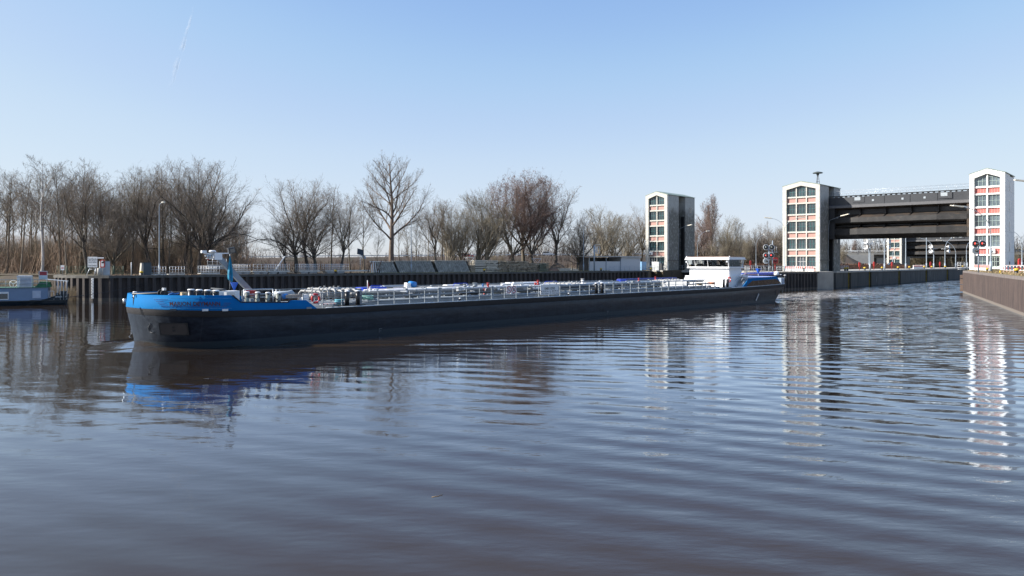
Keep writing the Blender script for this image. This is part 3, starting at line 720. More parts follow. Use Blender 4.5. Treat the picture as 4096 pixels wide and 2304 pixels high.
# lamps along the lock wall (a step back from the coping)
def wallpt(px, back=2.0):
    a = o0-NW*back; r = (px-2048)/FPX; t = (r*a.y-a.x)/(AX.x-r*AX.y); return a+AX*t
for px,yt,arm,ad,lab in ((3480,968,1.3,20,'first lamp post on the lock wall seen through the gate opening, beside loudspeakers'),
        (3538,880,1.2,200,'straight mast with two loudspeakers in the middle of the gate opening'),
        (3735,952,4.6,170,'curved lamp post in front of the far gate, its arm pointing left'),
        (3780,950,4.8,25,'curved lamp post in front of the far gate, its arm pointing right'),
        (3823,962,5.2,175,'third curved lamp post in front of the far gate'),
        (3866,968,3.2,35,'lamp post half hidden by the left edge of the white tower')):
    b = wallpt(px, 1.6); lamp(lab, Vector((b.x,b.y,QZ)), ZH(yt,b.y)-QZ, arm, RD(ad), r=.13, head=1.8)
for px,Y,yt,arm,ad,lab in ((3571,290,978,4.8,25,'more distant lamp post behind the hedge in front of the road bridge'),
        (3623,230,880,.6,0,'slim mast in front of the far tower'), (3706,260,880,.6,0,'slim mast left of the far gate opening'),
        (3475,300,990,.6,30,'slim mast close behind the loudspeaker post')):
    lampat(lab, px, Y, yt, arm, RD(ad), head=.9, r=.13)
lampat('tall lamp post on the right quay before the white tower, arm bowed left', 3963, 118, 828, 4.8, RD(180), z0=RZ, r=.11, head=1.6)
lampat('distant lamp post at the far right edge behind the white tower', 4088, 190, 914, 4.6, RD(170), z0=RZ, r=.12, head=1.5)
la = thing('wall_lamp', 'lamp head reaching in at the right edge beside the roof of the white tower', 'lamp', tuple(P(4150,110,RZ)), 0)
MB().tube([(0,0,0),(0,0,11.5),(-.4,0,12.6),(-1.6,0,13.1)], [.12,.08,.06,.05], 8).build('mast', M_POLE, la)
MB().beam((-1.5,0,13.1),(-3.3,0,13.3),.4,.2).build('lamp_head', M_LAMPH, la)
lb = thing('wall_lamp', 'lamp head on a short arm at the left edge of the white tower', 'lamp', tuple(T3+Vector((0,0,QZ))+PX*.0), ROT)
MB().tube([(.2,.1,12.4),(-1.0,-.4,12.55)], .05, 6).build('arm', M_POLE, lb); MB().beam((-1.0,-.4,12.5),(-3.0,-1.1,12.75),.4,.18).build('lamp_head', M_LAMPH, lb)

# loudspeaker pairs on masts
def speakers(px, Y, py, label, sd=1):
    c = P(px, Y, py=py); t = thing('loudspeaker', label, 'loudspeaker', tuple(c), 0, 'loudspeakers on masts')
    MB().tube([(-1.2*sd,0,.6),(1.0*sd,0,.6)], .06, 6).build('bracket', M_WHITEP, t)
    for z,a in ((1.35,.5),(-.1,-.2)):
        M = Vector((sd*.7,-1,.0)).normalized().to_track_quat('Z','Y').to_matrix()
        o = MB(); q = [Vector((0,0,0)), M@Vector((0,0,.55))]
        o.tube([Vector((.9*sd,.1,z))+q[0], Vector((.9*sd,.1,z))+q[1]], [.18,.62], 16, False); o.tube([Vector((.9*sd,.1,z))-M@Vector((0,0,.3)), Vector((.9*sd,.1,z))], .2, 10)
        o.build('horn', M_WHITEP, t)
speakers(3478, wallpt(3480,1.6).y-.3, 986, 'white loudspeaker pair on the left mast in the gate opening', -1)
speakers(3538, wallpt(3538,1.6).y-.3, 986, 'white loudspeaker pair on the middle mast in the gate opening', 1)
speakers(3735, wallpt(3735,1.6).y-.3, 1003, 'white loudspeaker pair on the post left in front of the far gate', -1)
speakers(3780, wallpt(3780,1.6).y-.3, 1003, 'white loudspeaker pair on the post with its arm pointing right', 1)

# ------------------------------------------------------------ signal lights
def red_glow():
    m = bpy.data.materials.new('red_signal_lens'); m.use_nodes = True; b = m.node_tree.nodes['Principled BSDF']
    b.inputs['Base Color'].default_value = (.6,.02,.02,1); b.inputs['Emission Color'].default_value = (1,.05,.03,1); b.inputs['Emission Strength'].default_value = 3.5; return m
M_GLOW = red_glow(); M_LENS = mat('pale_signal_lens', (.55,.62,.55), .2)
def octo(mb, c, r, y0, y1, rot=pi/8):
    mb.add([(c[0]+r*cos(rot+i*pi/4), y, c[1]+r*sin(rot+i*pi/4)) for y in (y0,y1) for i in range(8)],
           [tuple(range(8)), tuple(range(15,7,-1))]+[(i,8+i,8+(i+1)%8,(i+1)%8) for i in range(8)])
def signal(name_label, base, rz, heads, poles, r):
    t = thing('signal', name_label, 'signal light', tuple(base), rz, 'lock signals')
    for x,h in poles: MB().cyl((x,.12,0), .10, h, 10).build('post', M_POLE, t)
    for (x,z,state) in heads:
        rim = MB(); octo(rim,(x,z),r,0,.10); ro = rim.build('backing_board', M_WHITEP, t)
        f = MB(); octo(f,(x,z),r*.86,-.03,.02); f.build('board_face', M_GREYP if state == 'plain' else M_DGREY, ro)
        sl = r*.42; hood = MB(); hood.tube([(x+.05,-.03,z),(x+.25*r,-.75*r,z-.15*r)], [sl*.75,sl*.5], 10, False); hood.build('hood', M_BLACK, ro)
        ln = MB(); ln.tube([(x-.12*r,-.06,z+.05*r),(x-.12*r,-.10,z+.05*r)], .2*r if state != 'plain' else .1*r, 12)
        ln.build('lens', M_GLOW if state == 'red' else M_LENS if state == 'off' else M_BLACK, ro)
    return t
Ys = 150; b0 = P(3076, Ys, QZ)
k_ = Ys/FPX
hd = []
for px,py,st in ((3064,1002-13,'off'),(3087,1001-12,'off'),(3064,1022,'red'),(3086,1021.5,'red'),(3064,1044,'plain')):
    hd.append(((px-3076)*k_, ZH(py,Ys)-QZ, st))
sg = signal('pair of signal posts with five octagonal light boards in two columns, two of them red', b0, 0, hd, ((0.0,4.8),(.72,6.2)), .58)
pf = MB(); pf.box(.4,1.9,.3,1.2,3.9,3.98); pf.box(.3,1.7,.3,1.2,2.4,2.46)
for x,z in ((.9,3.98),(1.5,3.98),(1.85,3.98)): pf.tube([(x,1.1,z),(x,1.1,z+1.1)], .025, 5)
pf.tube([(.9,1.1,5.05),(1.85,1.1,5.05)], .025, 5)
pf.build('service_platform', M_GALV, sg)
Y3 = 112; k_ = Y3/FPX; b3 = P(3916, Y3, RZ); hd = []
for px,py,st in ((3902,975,'red'),(3931,974.5,'red'),(3902,1002,'plain')): hd.append(((px-3916)*k_, ZH(py,Y3)-RZ, st))
sg3 = signal('signal post with three octagonal boards and two red lights before the white tower', b3, 0, hd, ((0,4.6),), .56)
MB().box(-.7,.9,.1,.7,2.25,2.31).box(.86,.9,.1,.14,2.3,3.2).box(.2,.9,.1,.14,3.15,3.2).build('service_platform', M_GALV, sg3)

# ------------------------------------------------------------ bollards, lifebuoy boxes, barriers
def bollard(label, loc, s=1., rz=0, group='mooring bollards on the quay'):
    t = thing('mooring_bollard', label, 'bollard', loc, rz, group)
    MB().lathe((0,0,0), [(.25*s,0),(.22*s,.08*s),(.22*s,.46*s)], 14).build('stem', M_BLACK, t)
    MB().lathe((0,0,0), [(.22*s,.46*s),(.30*s,.52*s),(.31*s,.74*s),(.2*s,.82*s)], 14).build('head', M_YELL, t)
    return t
for px,off,lab in ((566,1.0,'yellow topped bollard beside the tall dark cabinet on the left quay'),(1342,.9,'yellow topped bollard before the last stored walkway section'),
        (1937,.9,'yellow topped bollard before the timber stacks'),(2404,.9,'yellow topped bollard before the open shed'),(2604,1.0,'yellow topped bollard at the foot of the left tower')):
    p = qp(px,off) if px < 2590 else P(px, 174); bollard(lab, (p.x,p.y,QZ), .82)
for i,(px,lab) in enumerate(((3380,'yellow bollard nearest the middle tower on the lock wall, left of a close pair'),(3389,'yellow bollard nearest the middle tower on the lock wall, right of a close pair'),
        (3459,'yellow bollard right of the short double railing on the lock wall'),(3528,'yellow bollard left of the loudspeaker mast'),(3592,'yellow bollard below the black car'),
        (3638,'yellow bollard below the far tower'),(3697,'yellow bollard at the red and white barrier before the far gate'),(3727,'yellow bollard at the foot of the first curved lamp post'),
        (3781,'yellow bollard at the foot of the second curved lamp post'),(3851,'yellow bollard at the far end of the visible lock wall'))):
    p = wallpt(px,.9); bollard(lab, (p.x,p.y,QZ+.02), .95)
p = P(4066,97); bollard('large yellow topped bollard by the red and white handrail', (p.x,p.y,RZ), .9)
p = P(3949,121); bollard('yellow topped bollard before the door of the white tower', (p.x,p.y,RZ), .75)
mk = thing('marker_post', 'tiny yellow marker at the edge of the right quay', 'marker', (P(4001,106).x,106,RZ-.02)); MB().lathe((0,0,0),[(.1,0),(.12,.25),(.05,.36)],8).build('cap', M_YELL, mk)
def buoybox(label, p, h=1.9, wide=False):
    t = thing('lifebuoy_box', label, 'lifebuoy box', (p.x,p.y,p.z), 0, 'red lifebuoy boxes')
    MB().cyl((0,.08,0), .07, h-.6, 8).build('post', M_RED, t)
    wd = 1.0 if wide else .40
    MB().prism([(-wd/2,h-1.15),(wd/2,h-1.15),(wd/2,h-.15),(wd/2-.18,h),(-wd/2+.18,h),(-wd/2,h-.15)], 'y', -.12, .16).build('case', mat('lifebuoy_red', (.42,.04,.035), .4), t)
    if wide: MB().torus((0,-.14,h-.6), .22, .05, Matrix.Rotation(pi/2,3,'X'), 16, 6).build('buoy_ring', M_BLACK, t)
buoybox('wide red lifebuoy case on a post right of the signals', P(3101,151,QZ), 2.9, True)
buoybox('small red post box behind the walkway bridge', P(3002,205,QZ), 2.4)
for px,h,lab in ((3438,2.6,'first red lifebuoy post in the gate opening, behind the short railing'),(3496,3.9,'red lifebuoy post beside the first loudspeaker mast'),
        (3568,4.2,'red lifebuoy post left of the black car'),(3722,4.4,'red lifebuoy post under the far gate'),(3760,4.0,'red lifebuoy post between the two loudspeaker masts of the far gate')):
    p = wallpt(px,2.4); p.z = QZ; buoybox(lab, p, 2.0+.1*(h>3))
buoybox('red lifebuoy post at the far right edge behind the handrail', P(4078,125,RZ), 2.1)
M_STRP = striped('red_white_barrier', (.62,.08,.06), (.80,.78,.76), 2.2)
def barrier(label, p, q, z, n=1):
    v = Vector((q.x-p.x,q.y-p.y,0)); t = thing('road_barrier', label, 'barrier', (p.x,p.y,z), atan2(v.y,v.x), 'red and white barriers'); L_ = v.length
    MB().box(0,L_,-.12,.12,.0,.55).build('base', M_WHITEP, t)
    MB().box(0,L_,-.1,.1,.6,1.0).build('striped_board', M_STRP, t)
    mb = MB()
    for i in range(int(L_/.8)+1): mb.box(i*.8*.98,i*.8*.98+.08,-.06,.06,.5,1.1)
    mb.build('uprights', M_WHITEP, t)
barrier('row of red and white plastic barriers at the left half of the middle tower', T2+PX*1.2-AX*1.6, T2+PX*5.0-AX*1.6, QZ)
barrier('short red and white barrier at the door of the middle tower', T2+PX*5.5-AX*1.6, T2+PX*7.4-AX*1.6, QZ)
p = wallpt(3653,3); q = wallpt(3699,3); barrier('red and white barrier below the far tower on the lock wall', p, q, QZ)
barrier('slanting row of white barriers behind the signal post on the right quay', P(3900,135), P(3962,126), RZ)

# ------------------------------------------------------------ hedge, car, road bridge beyond the lock
hg = MB(); rnd = random.Random(5)
ha = P(2960,232,QZ); hb = P(3562,246,QZ)
for i in range(2600):
    t_ = rnd.random(); c = ha.lerp(hb,t_)+Vector((0,rnd.uniform(-.6,.6),rnd.uniform(.1,1.45))); s_ = rnd.uniform(.12,.3)
    a1 = Vector((rnd.gauss(0,1),rnd.gauss(0,1),rnd.gauss(0,1))).normalized()*s_; a2 = a1.cross(Vector((rnd.gauss(0,1),rnd.gauss(0,1),rnd.gauss(0,1)))).normalized()*s_
    hg.add([c-a1,c+a2,c+a1,c-a2],[(0,1,2,3)])
hg.box(ha.x,hb.x,ha.y+2,ha.y+2.6,QZ,QZ+1.2)
tag(hg.build('hedge', mat('brown_beech_hedge', (.12,.065,.042), .9, var=.5, scale=2)), 'low clipped rust brown hedge behind the lock walls', 'hedge')
def car(label, p, rz, body, s=1., grp='cars', estate=True):
    t = thing('car', label, 'car', tuple(p), rz, grp)
    prof = [(-2.2,.35),(-2.25,.75),(-2.1,.95),(-1.75,1.42),(.2,1.5),(.95,1.0),(1.9,.85),(2.2,.65),(2.2,.3)] 
    MB().prism(prof,'y',-.87,.87).build('body', body, t)
    for sgn in (-1,1):
        MB().prism([(-1.7,.98),(-1.55,1.36),(.15,1.42),(.75,1.0)],'y',sgn*.875-.01,sgn*.875+.01).build('side_window', M_GLASS, t)
    for x in (-1.4,1.35):
        for sgn in (-1,1): MB().tube([(x,sgn*.72,.32),(x,sgn*.9,.32)], .32, 14).build('wheel', M_BLACK, t)
    MB().box(2.18,2.22,.5,.8,.55,.7).build('headlight', M_WHITEP, t); MB().box(2.18,2.22,-.8,-.5,.55,.7).build('headlight', M_WHITEP, t)
    return t
M_CARB = mat('black_car_paint', (.012,.012,.015), .2, coat=.5); M_CARW = mat('white_car_paint', (.7,.7,.7), .25); M_CARR = mat('red_car_paint', (.5,.03,.03), .25)
p = P(3589,240,QZ); cr = car('black estate car parked on the lock island behind the lock wall', p, RD(-12), M_CARB); cr.scale = (1.9,1.9,1.9) if False else (1.25,1.25,1.25)
# embankment with road and bridge
M_BRUSH = ground_mat('winter_brush_bank', (.045,.032,.024), (.062,.045,.033), (.042,.036,.022), .08)
def embank(name, pts, wd, m):
    vs=[]; fs=[]
    for (x,y,z) in pts: vs += [(x,y-wd-z*2.0,QZ-.1),(x,y-wd,z),(x,y+wd,z),(x,y+wd+z*2.0,QZ-.1)]
    for i in range(len(pts)-1):
        for j in range(3): a=i*4+j; fs.append((a,a+4,a+5,a+1))
    e_ = len(vs); fs += [(0,1,2,3),(e_-1,e_-2,e_-3,e_-4)]
    return struct(MB().add(vs,fs).build(name, m))
YB = 380.
embank('road_embankment', [(-420,340,QZ),(-250,345,5.2),(-100,355,7.6),(60,370,8.8),(148,378,9.9),(160,YB,10.0),(173,YB,QZ)], 7, M_BRUSH)
embank('road_embankment', [(290,YB,10.3),(360,YB,10),(900,YB+20,6)], 7, M_BRUSH)
br = thing('road_bridge', 'concrete road bridge with pale parapet crossing behind the far gates', 'bridge', (0,YB,0), 0)
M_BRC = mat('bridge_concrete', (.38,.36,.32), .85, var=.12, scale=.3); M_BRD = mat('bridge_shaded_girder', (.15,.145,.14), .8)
MB().box(159,296,-7,7,9.2,10.2).build('deck', M_BRC, br)
MB().box(176,288,-5.2,5.2,7.6,9.2).build('girder', M_BRD, br)
MB().prism([(171,3.5),(175.5,3.5),(175.5,9.19),(162,9.19)],'y',-7.6,7.6).build('abutment', mat('pale_abutment', (.50,.48,.44), .85, var=.1, scale=.4), br)
MB().box(178,182,-5,5,3.4,7.6).build('pier', M_BRC, br)
MB().box(250,256,-5,5,3.4,7.6).build('pier', M_BRC, br)
r_ = MB()
for z in (10.6,11.2): r_.tube([(160,-6.9,z),(296,-6.9,z)], .07, 4)
for i in range(60): r_.tube([(160+i*2.3,-6.9,10.2),(160+i*2.3,-6.9,11.2)], .05, 4)
r_.build('guard_rail', M_GALV, br)
gr_ = thing('guard_rail', 'pale crash barrier along the distant embankment road', 'guard rail', (0,0,0)); r_ = MB()
for (a,b) in zip([(-250,338,5.9),(-100,348,8.3),(60,363,9.5),(150,371,10.7)],[(-100,348,8.3),(60,363,9.5),(150,371,10.7),(168,373,11)]): r_.beam(a,b,.1,.35)
r_.build('rail', M_GALV, gr_)
def roadz(px, Y): 
    x=(px-2048)/FPX*Y; return 7.7+ (x+100)*.0075
car('white van driving on the embankment road behind the timber yard', P(2190,362,8.4), RD(3), M_CARW, grp='vehicles on the far road').scale = (1.3,1.3,1.5)
car('red car on the embankment road above the ribbed panels', P(1871,358,7.9), RD(3), M_CARR, grp='vehicles on the far road').scale = (1.2,1.2,1.2)
car('dark car crossing the road bridge behind the loudspeaker masts', P(3561,378,10.22), RD(0), M_CARB, grp='vehicles on the far road').scale = (1.2,1.2,1.2)
car('dark car on the far road right of the white tower', P(4072,378,10.3), RD(0), M_CARB, grp='vehicles on the far road').scale = (1.2,1.2,1.2)

# ------------------------------------------------------------ things on the long quay
def qthing(name, label, cat, px, off, group=None): 
    p = qp(px, off); return thing(name, label, cat, (p.x,p.y,QZ+.004), RQ, group)
M_SIGNW = mat('white_sign_face', (.78,.77,.76), .5, var=.03)
# notice board facing the camera side of the basin
p = qp(370,2.2); YS = p.y
bd = thing('notice_board', 'white notice board with black writing on splayed legs, left end of the quay', 'sign', (p.x,p.y,QZ), 0)
k_ = YS/FPX; zb = ZH(1069,YS)-QZ; zt = ZH(1027,YS)-QZ; wd = 38*k_
MB().box(-wd/2,wd/2,-.03,.03,zb,zt).build('board', M_SIGNW, bd)
for s,(ln,sz) in enumerate((('Sportboote',.40),('zurück bleiben',.27),('Ampel abwarten',.27))):
    v,f,tw = text_mesh(ln, 1, .0); sx = (wd-.16)/tw; sy = (.48,.34,.34)[s]/.72
    z0 = (zt-.56, zb+.60, zb+.12)[s]
    MB().add([(x*sx-wd/2+.08, -.036, y*sy+z0) for x,y,z in v], f).build('lettering', M_BLACK, bd)
lg_ = MB(); lg_.tube([(-wd/2-.1,-.2,0),(-wd/4,.06,zb)], .045, 6).tube([(wd/4,-.2,0),(wd/3,.06,zb)], .045, 6).tube([(-wd/2+.9,.5,0),(-wd/4+.2,.08,zt)], .04, 6).tube([(wd/3,.1,0),(wd/3,.1,zb)], .04, 6)
lg_.tube([(-.5,0,.95),(.3,0,.95)], .03, 5); lg_.build('legs', M_GALV, bd)
pp = qp(410,2.2); k_ = pp.y/FPX
sn = thing('traffic_sign', 'red bordered white waterway sign on a post beside the notice board', 'sign', (pp.x,pp.y,QZ), 0)
z0 = ZH(1070,pp.y)-QZ; z1 = ZH(1039,pp.y)-QZ; wd = 19*k_
def rrect(x0,x1,z0,z1,r,n=4):
    o=[]
    for cx,cz,a0 in ((x1-r,z1-r,0),(x0+r,z1-r,90),(x0+r,z0+r,180),(x1-r,z0+r,270)):
        for i in range(n+1): a=RD(a0+90*i/n); o.append((cx+r*cos(a),cz+r*sin(a)))
    return o
MB().prism(rrect(-wd/2,wd/2,z0,z1,.12)[::-1],'y',-.03,.02).build('board', M_RED, sn)
MB().prism(rrect(-wd/2+.14,wd/2-.14,z0+.14,z1-.14,.08)[::-1],'y',-.036,-.031).build('sign_face', M_SIGNW, sn)
MB().box(-.1,.22,-.042,-.037,z0+.62,z0+.82).box(.1,.3,-.042,-.037,z0+.8,z0+.95).build('symbol', M_BLACK, sn)
MB().cyl((0,.08,0),.05,z1-.05,8).build('post', M_GALV, sn)
MB().box(-.7-.55,.15,.05,.1,z1+.18,z1+.36).build('arm_board', M_SIGNW, sn)
t = qthing('concrete_pipe', 'short pale concrete pipe standing between the two signs', 'concrete pipe', 397, 1.7); MB().lathe((0,0,0),[(.28,0),(.28,1.1),(.22,1.12),(.2,.9)],14).build('pipe_wall', M_CONC, t)
t = qthing('switch_cabinet', 'pale grey switch cabinet behind the waterway sign', 'cabinet', 416, 3.0)
MB().box(-.55,.75,-.3,.4,.1,2.1).build('case', M_GREYP, t); MB().box(-.6,.8,-.34,.44,0,.1).build('plinth', M_CONC, t); MB().box(-.5,.08,-.33,-.3,.15,2.0).box(.12,.7,-.33,-.3,.15,2.0).build('door', mat('pale_cabinet_door',(.45,.50,.54),.5), t)
t = qthing('marker_pole', 'thin white pole at the quay edge left of the dark cabinet', 'pole', 525, 1.2); MB().cyl((0,0,0),.05,1.95,8).build('pole', M_WHITEP, t); MB().cyl((0,0,0),.09,.1,8).build('foot', M_CONC, t)
t = qthing('tool_container', 'tall dark blue container with pale concrete side on the left quay', 'container', 573, 1.9)
MB().box(-.05,1.0,-.5,.6,.0,1.85).build('box_body', mat('dark_blue_container',(.045,.065,.08),.5,var=.2), t)
MB().prism([(-.45,0),(-.06,0),(-.06,1.8),(-.3,1.8)],'y',-.5,.6).build('side_panel', M_CONC, t); MB().box(-.3,1.03,-.54,.64,1.85,1.92).build('lid', M_DGREY, t)
# fence with gate and small notice at the far left of the quay
gf = thing('wire_fence', 'dark green wire fence panels at the edge of the wood left of the notice board', 'fence', (-68.5,119.5,QZ-.1), RD(-8))
mb = MB()
for i in range(8): mb.tube([(i*1.6-2.5,0,0),(i*1.6-2.5,0,1.5)], .035, 5)
mb.build('fence_posts', mat('green_fence_paint',(.03,.10,.06),.5), gf)
mb = MB()
for i in range(56): mb.beam((i*.2-2.5,0,.05),(i*.2-2.5,0,1.45),.012,.012)
for k in range(5): mb.beam((-2.5,0,.1+k*.33),(8.7,0,.1+k*.33),.014,.014)
mb.build('wire_mesh', mat('green_fence_paint',(.03,.10,.06)), gf)
t = thing('small_notice', 'small white notice on a thin post by the green fence', 'sign', (*P(250,117).xy,QZ)); MB().box(-.28,.28,-.02,.02,.75,1.5).build('board', M_SIGNW, t); MB().box(-.18,.18,-.026,-.021,1.0,1.15).build('symbol', M_RED, t); MB().cyl((0,.05,0),.03,1.4,6).build('post', M_GALV, t)

# stored pontoon walkways: base frame, deck, floats, side railing
def walkway(label, px0, px1, off, rail=True, z0=0., tall=1.15, dens=.42, rails2=False, tail=0):
    a = qp(px0,off); b = qp(px1,off); L_ = (b-a).length
    t = thing('walkway_section', label, 'walkway section', (a.x,a.y,QZ+z0), RQ, 'stored walkway sections')
    MB().box(0,L_+tail,-.0,1.9,.42,.52).box(0,L_+tail,-.06,.0,.36,.60).build('deck', mat('aluminium_deck',(.50,.50,.48),.5,metal=.4,var=.15), t)
    fl = MB(); k = max(2,int(L_/2.2))
    for i in range(k): x = .3+i*(L_-.6)/k; fl.prism([(x,.02),(x+.25,-.0),(x+1.2,-.0),(x+1.4,.36),(x,.36)],'y',.0,1.8)
    fl.build('float', mat('grey_float',(.32,.32,.31),.6,var=.25), t)
    if rail:
        for yy in ((-.05,) if not rails2 else (-.05,1.85)):
            rl = MB()
            for z in (tall+.52,tall*.62+.52,tall*.28+.52): rl.tube([(.1,yy,z-.06),(L_-.1,yy,z-.06)], .022, 5)
            n_ = max(2,round(L_/dens))
            for i in range(n_+1): rl.tube([(.1+(L_-.2)*i/n_,yy,.5),(.1+(L_-.2)*i/n_,yy,tall+.52)], .026, 5)
            rl.build('side_railing', mat('bright_galvanised',(.72,.73,.74),.4,metal=.25,var=.05), t)
    return t
walkway('walkway section beside the tall lamp post, left half, light railing', 590, 666, 2.0, z0=-.35)
walkway('walkway section beside the tall lamp post, right half', 676, 740, 2.0, z0=-.35, dens=.5)
walkway('lowest walkway section behind the teal flag', 803, 880, 1.5, z0=-.25, rails2=True)
walkway('stacked walkway section raised on another behind the teal flag', 828, 908, 4.2, z0=.85, dens=.8)
walkway('walkway section right of the white boom', 934, 1002, 2.2, rails2=True)
walkway('walkway section with short railing left of the leaning plank', 1010, 1064, 1.8, dens=.8)
walkway('walkway section with the leaning plank', 1070, 1160, 2.2, rails2=True)
walkway('walkway section with dense railing behind the grey gear barrels', 1196, 1280, 2.2, rails2=True, dens=.35)
walkway('last walkway section with dense railing and a long flat ramp', 1302, 1396, 2.2, rails2=True, dens=.35, tail=4)
t = qthing('plank', 'white plank leaning steeply over a stored walkway', 'plank', 1122, 2.4); MB().beam((-.9,0,.6),(.7,0,2.9),.3,.12).build('board', M_WHITEP, t)
t = qthing('solar_lamp', 'solar panel on a pole in front of the young trees', 'solar panel', 1441, 6); MB().cyl((0,0,0),.05,3.4,6).build('pole', M_GALV, t)
MB().obox((0,0,3.3),1.2,.06,1.4,m=Matrix.Rotation(RD(-40),3,'X')@Matrix.Rotation(RD(20),3,'Y')).build('panel', M_DGREY, t)
t = qthing('solar_lamp', 'second smaller solar panel on a pole just to the right of the larger one', 'solar panel', 1455, 9); MB().cyl((0,0,0),.05,2.9,6).build('pole', M_GALV, t)
MB().obox((.1,0,2.6),.8,.06,.8,m=Matrix.Rotation(RD(-40),3,'X')).build('panel', M_GREYP, t)
t = qthing('trestle', 'rusty trestle of slanting beams left of the ribbed panels', 'trestle', 1488, 1.8)
MB().beam((-.9,0,0),(0,0,2.2),.12,.12).beam((.9,0,0),(1.9,0,2.3),.12,.12).beam((.1,1.4,0),(.1,1.4,2.2),.1,.1).beam((1.2,1.4,0),(1.2,1.4,2.2),.1,.1).build('beams', M_RUST, t)
M_RIB = mat('weathered_panel_wood', (.34,.335,.30), .85, var=.35, scale=2.0, c2=(.52,.50,.44), f2=.58, s2=1.5)
def ribs(label, px0, px1, off, h, lean=.30):
    a = qp(px0,off); b = qp(px1,off); L_ = (b-a).length
    t = thing('timber_rack', label, 'timber panels', (a.x,a.y,QZ), RQ, 'ribbed timber panels')
    mb = MB(); k = int(L_/.42); r2 = random.Random(px0)
    for i in range(k):
        x = i*.42; dz = r2.uniform(-.04,.04); mb.beam((x+lean+.5,0,0),(x+.0+r2.uniform(-.02,.02),.55,h+dz),.07,.30)
    mb.build('rib_boards', M_RIB, t)
    MB().box(.3,L_+.2,.9,1.9,.0,h-.1).build('panel_core', mat('dark_gap_shade',(.08,.075,.065),.9), t)  # dark block stands in for the shade behind the ribs
    MB().box(-.1,L_-.2,.42,2.0,h-.06,h+.04).build('top_boards', mat('pale_timber',(.60,.54,.44),.85,var=.15,scale=2), t)
ribs('short block of ribbed timber panels at the left of the three', 1512, 1583, 2.0, 2.05)
ribs('middle block of ribbed timber panels behind the lamp post', 1588, 1739, 2.0, 2.2)
ribs('long right block of ribbed timber panels next to the timber stacks', 1744, 1878, 2.0, 2.25)
t = qthing('board_rack', 'white panel frame at the left end of the ribbed timber panels', 'frame', 1500, 2.6)
mb=MB(); 
for i in range(6): mb.beam((-.6+i*.42,0,0),(-.7+i*.42,.2,2.05),.09,.16)
mb.beam((-.9,.2,2.08),(1.8,.2,2.08),.2,.12); mb.build('boards', M_WHITEP, t)
M_TIM = mat('pale_timber',(.60,.54,.44)); M_TIM2 = mat('grey_brown_timber', (.36,.30,.22), .9, var=.5, scale=2.5)
def stack(label, px0, px1, off, h, m, wild=.0, pale=True, seed=1, lay=.16):
    a = qp(px0,off); b = qp(px1,off); L_ = (b-a).length; r2 = random.Random(seed)
    t = thing('timber_stack', label, 'timber stack', (a.x,a.y,QZ), RQ, 'timber stacks'); mb = MB(); dk = MB(); z = .12
    dk.box(.15,L_-.15,.5,1.6,.0,h*.92);  # solid dark block paints the shade in the gaps between boards
    while z < h:
        o = r2.uniform(-wild,wild); th = lay*r2.uniform(.6,.9)
        mb.box(max(-.3,o), L_+o*r2.random(), r2.uniform(-.15,.0), 1.7+r2.uniform(0,.3), z, z+th)
        if r2.random() < .5:
            for x in (.1,L_/2,L_-.25): mb.box(x,x+.12,-.2,0,z-lay*.4,z)
        z += lay*(1+.35*r2.random())
    if wild > .2:
        for i in range(int(L_*9)):
            x = r2.uniform(0,L_); zz = r2.uniform(.1,h); mb.beam((x,r2.uniform(-.5,-.1),zz),(x+r2.uniform(-.9,.9),r2.uniform(-.3,.5),zz+r2.uniform(-.15,.15)),.09,.08)
    mb.build('boards', m, t); dk.build('gap_shade_core', mat('dark_gap_shade',(.08,.075,.065)), t)
stack('low dark stack of old boards beside the ribbed panels', 1881, 1900, 2.2, 1.4, M_TIM2, .15, seed=2)
stack('large pale smooth stack of planks below the white triangular frame', 1899, 1945, 2.4, 2.2, M_TIM, .02, seed=3, lay=.34)
stack('pale stack of planks with dark square gaps', 1947, 1991, 2.2, 2.2, M_TIM, .3, seed=4, lay=.28)
stack('stack of short weathered boards, third from the left', 1993, 2030, 2.2, 2.15, M_TIM2, .25, seed=5)
stack('shaggy stack of broken brown boards, widest of the dark stacks', 2032, 2072, 2.2, 2.15, M_TIM2, .4, seed=6)
stack('shaggy stack of broken boards right of the widest dark stack', 2074, 2116, 2.2, 2.2, M_TIM2, .45, seed=7)
stack('low ragged stack of broken boards under the second triangular frame', 2118, 2154, 2.2, 1.7, M_TIM2, .45, seed=8)
stack('stack of greenish boards at the right end of the stacks', 2156, 2194, 2.4, 1.75, mat('green_grey_timber',(.22,.23,.17),.9,var=.3), .25, seed=9)
def trif(label, px, off, z):
    t = qthing('lattice_frame', label, 'frame', px, off, 'white triangular frames'); mb = MB()
    for a,b in (((-1,0,z+.9),(1,0,z+.9)),((-1,0,z+.9),(0,0,z)),((1,0,z+.9),(0,0,z)),((-1,.5,z+.9),(1,.5,z+.9)),((-1,0,z+.9),(-1,.5,z+.9)),((1,0,z+.9),(1,.5,z+.9)),((-1,.5,z+.9),(-.2,.5,z))): mb.tube([a,b],.035,5)
    mb.build('tubes', M_WHITEP, t)
trif('white triangular steel frame above the pale plank stack', 1881, 3.2, 2.0); trif('white triangular steel frame on the low ragged stack', 2150, 3.0, 1.8)
def pilelogs(label, px0, px1, off, h, n=3):
    a = qp(px0,off); b = qp(px1,off); L_ = (b-a).length; t = thing('log_pile', label, 'logs', (a.x,a.y,QZ), RQ); mb = MB()
    for i in range(n): mb.tube([(0,.2+i*.33,.16+(i%2)*.3),(L_,.25+i*.33,.16+(i%2)*.3)], .17, 10)
    mb.build('logs', mat('pink_brown_log',(.30,.19,.14),.85,var=.25,scale=3), t)
pilelogs('two reddish logs lying right of the timber stacks', 2196, 2237, 2.2, .6)
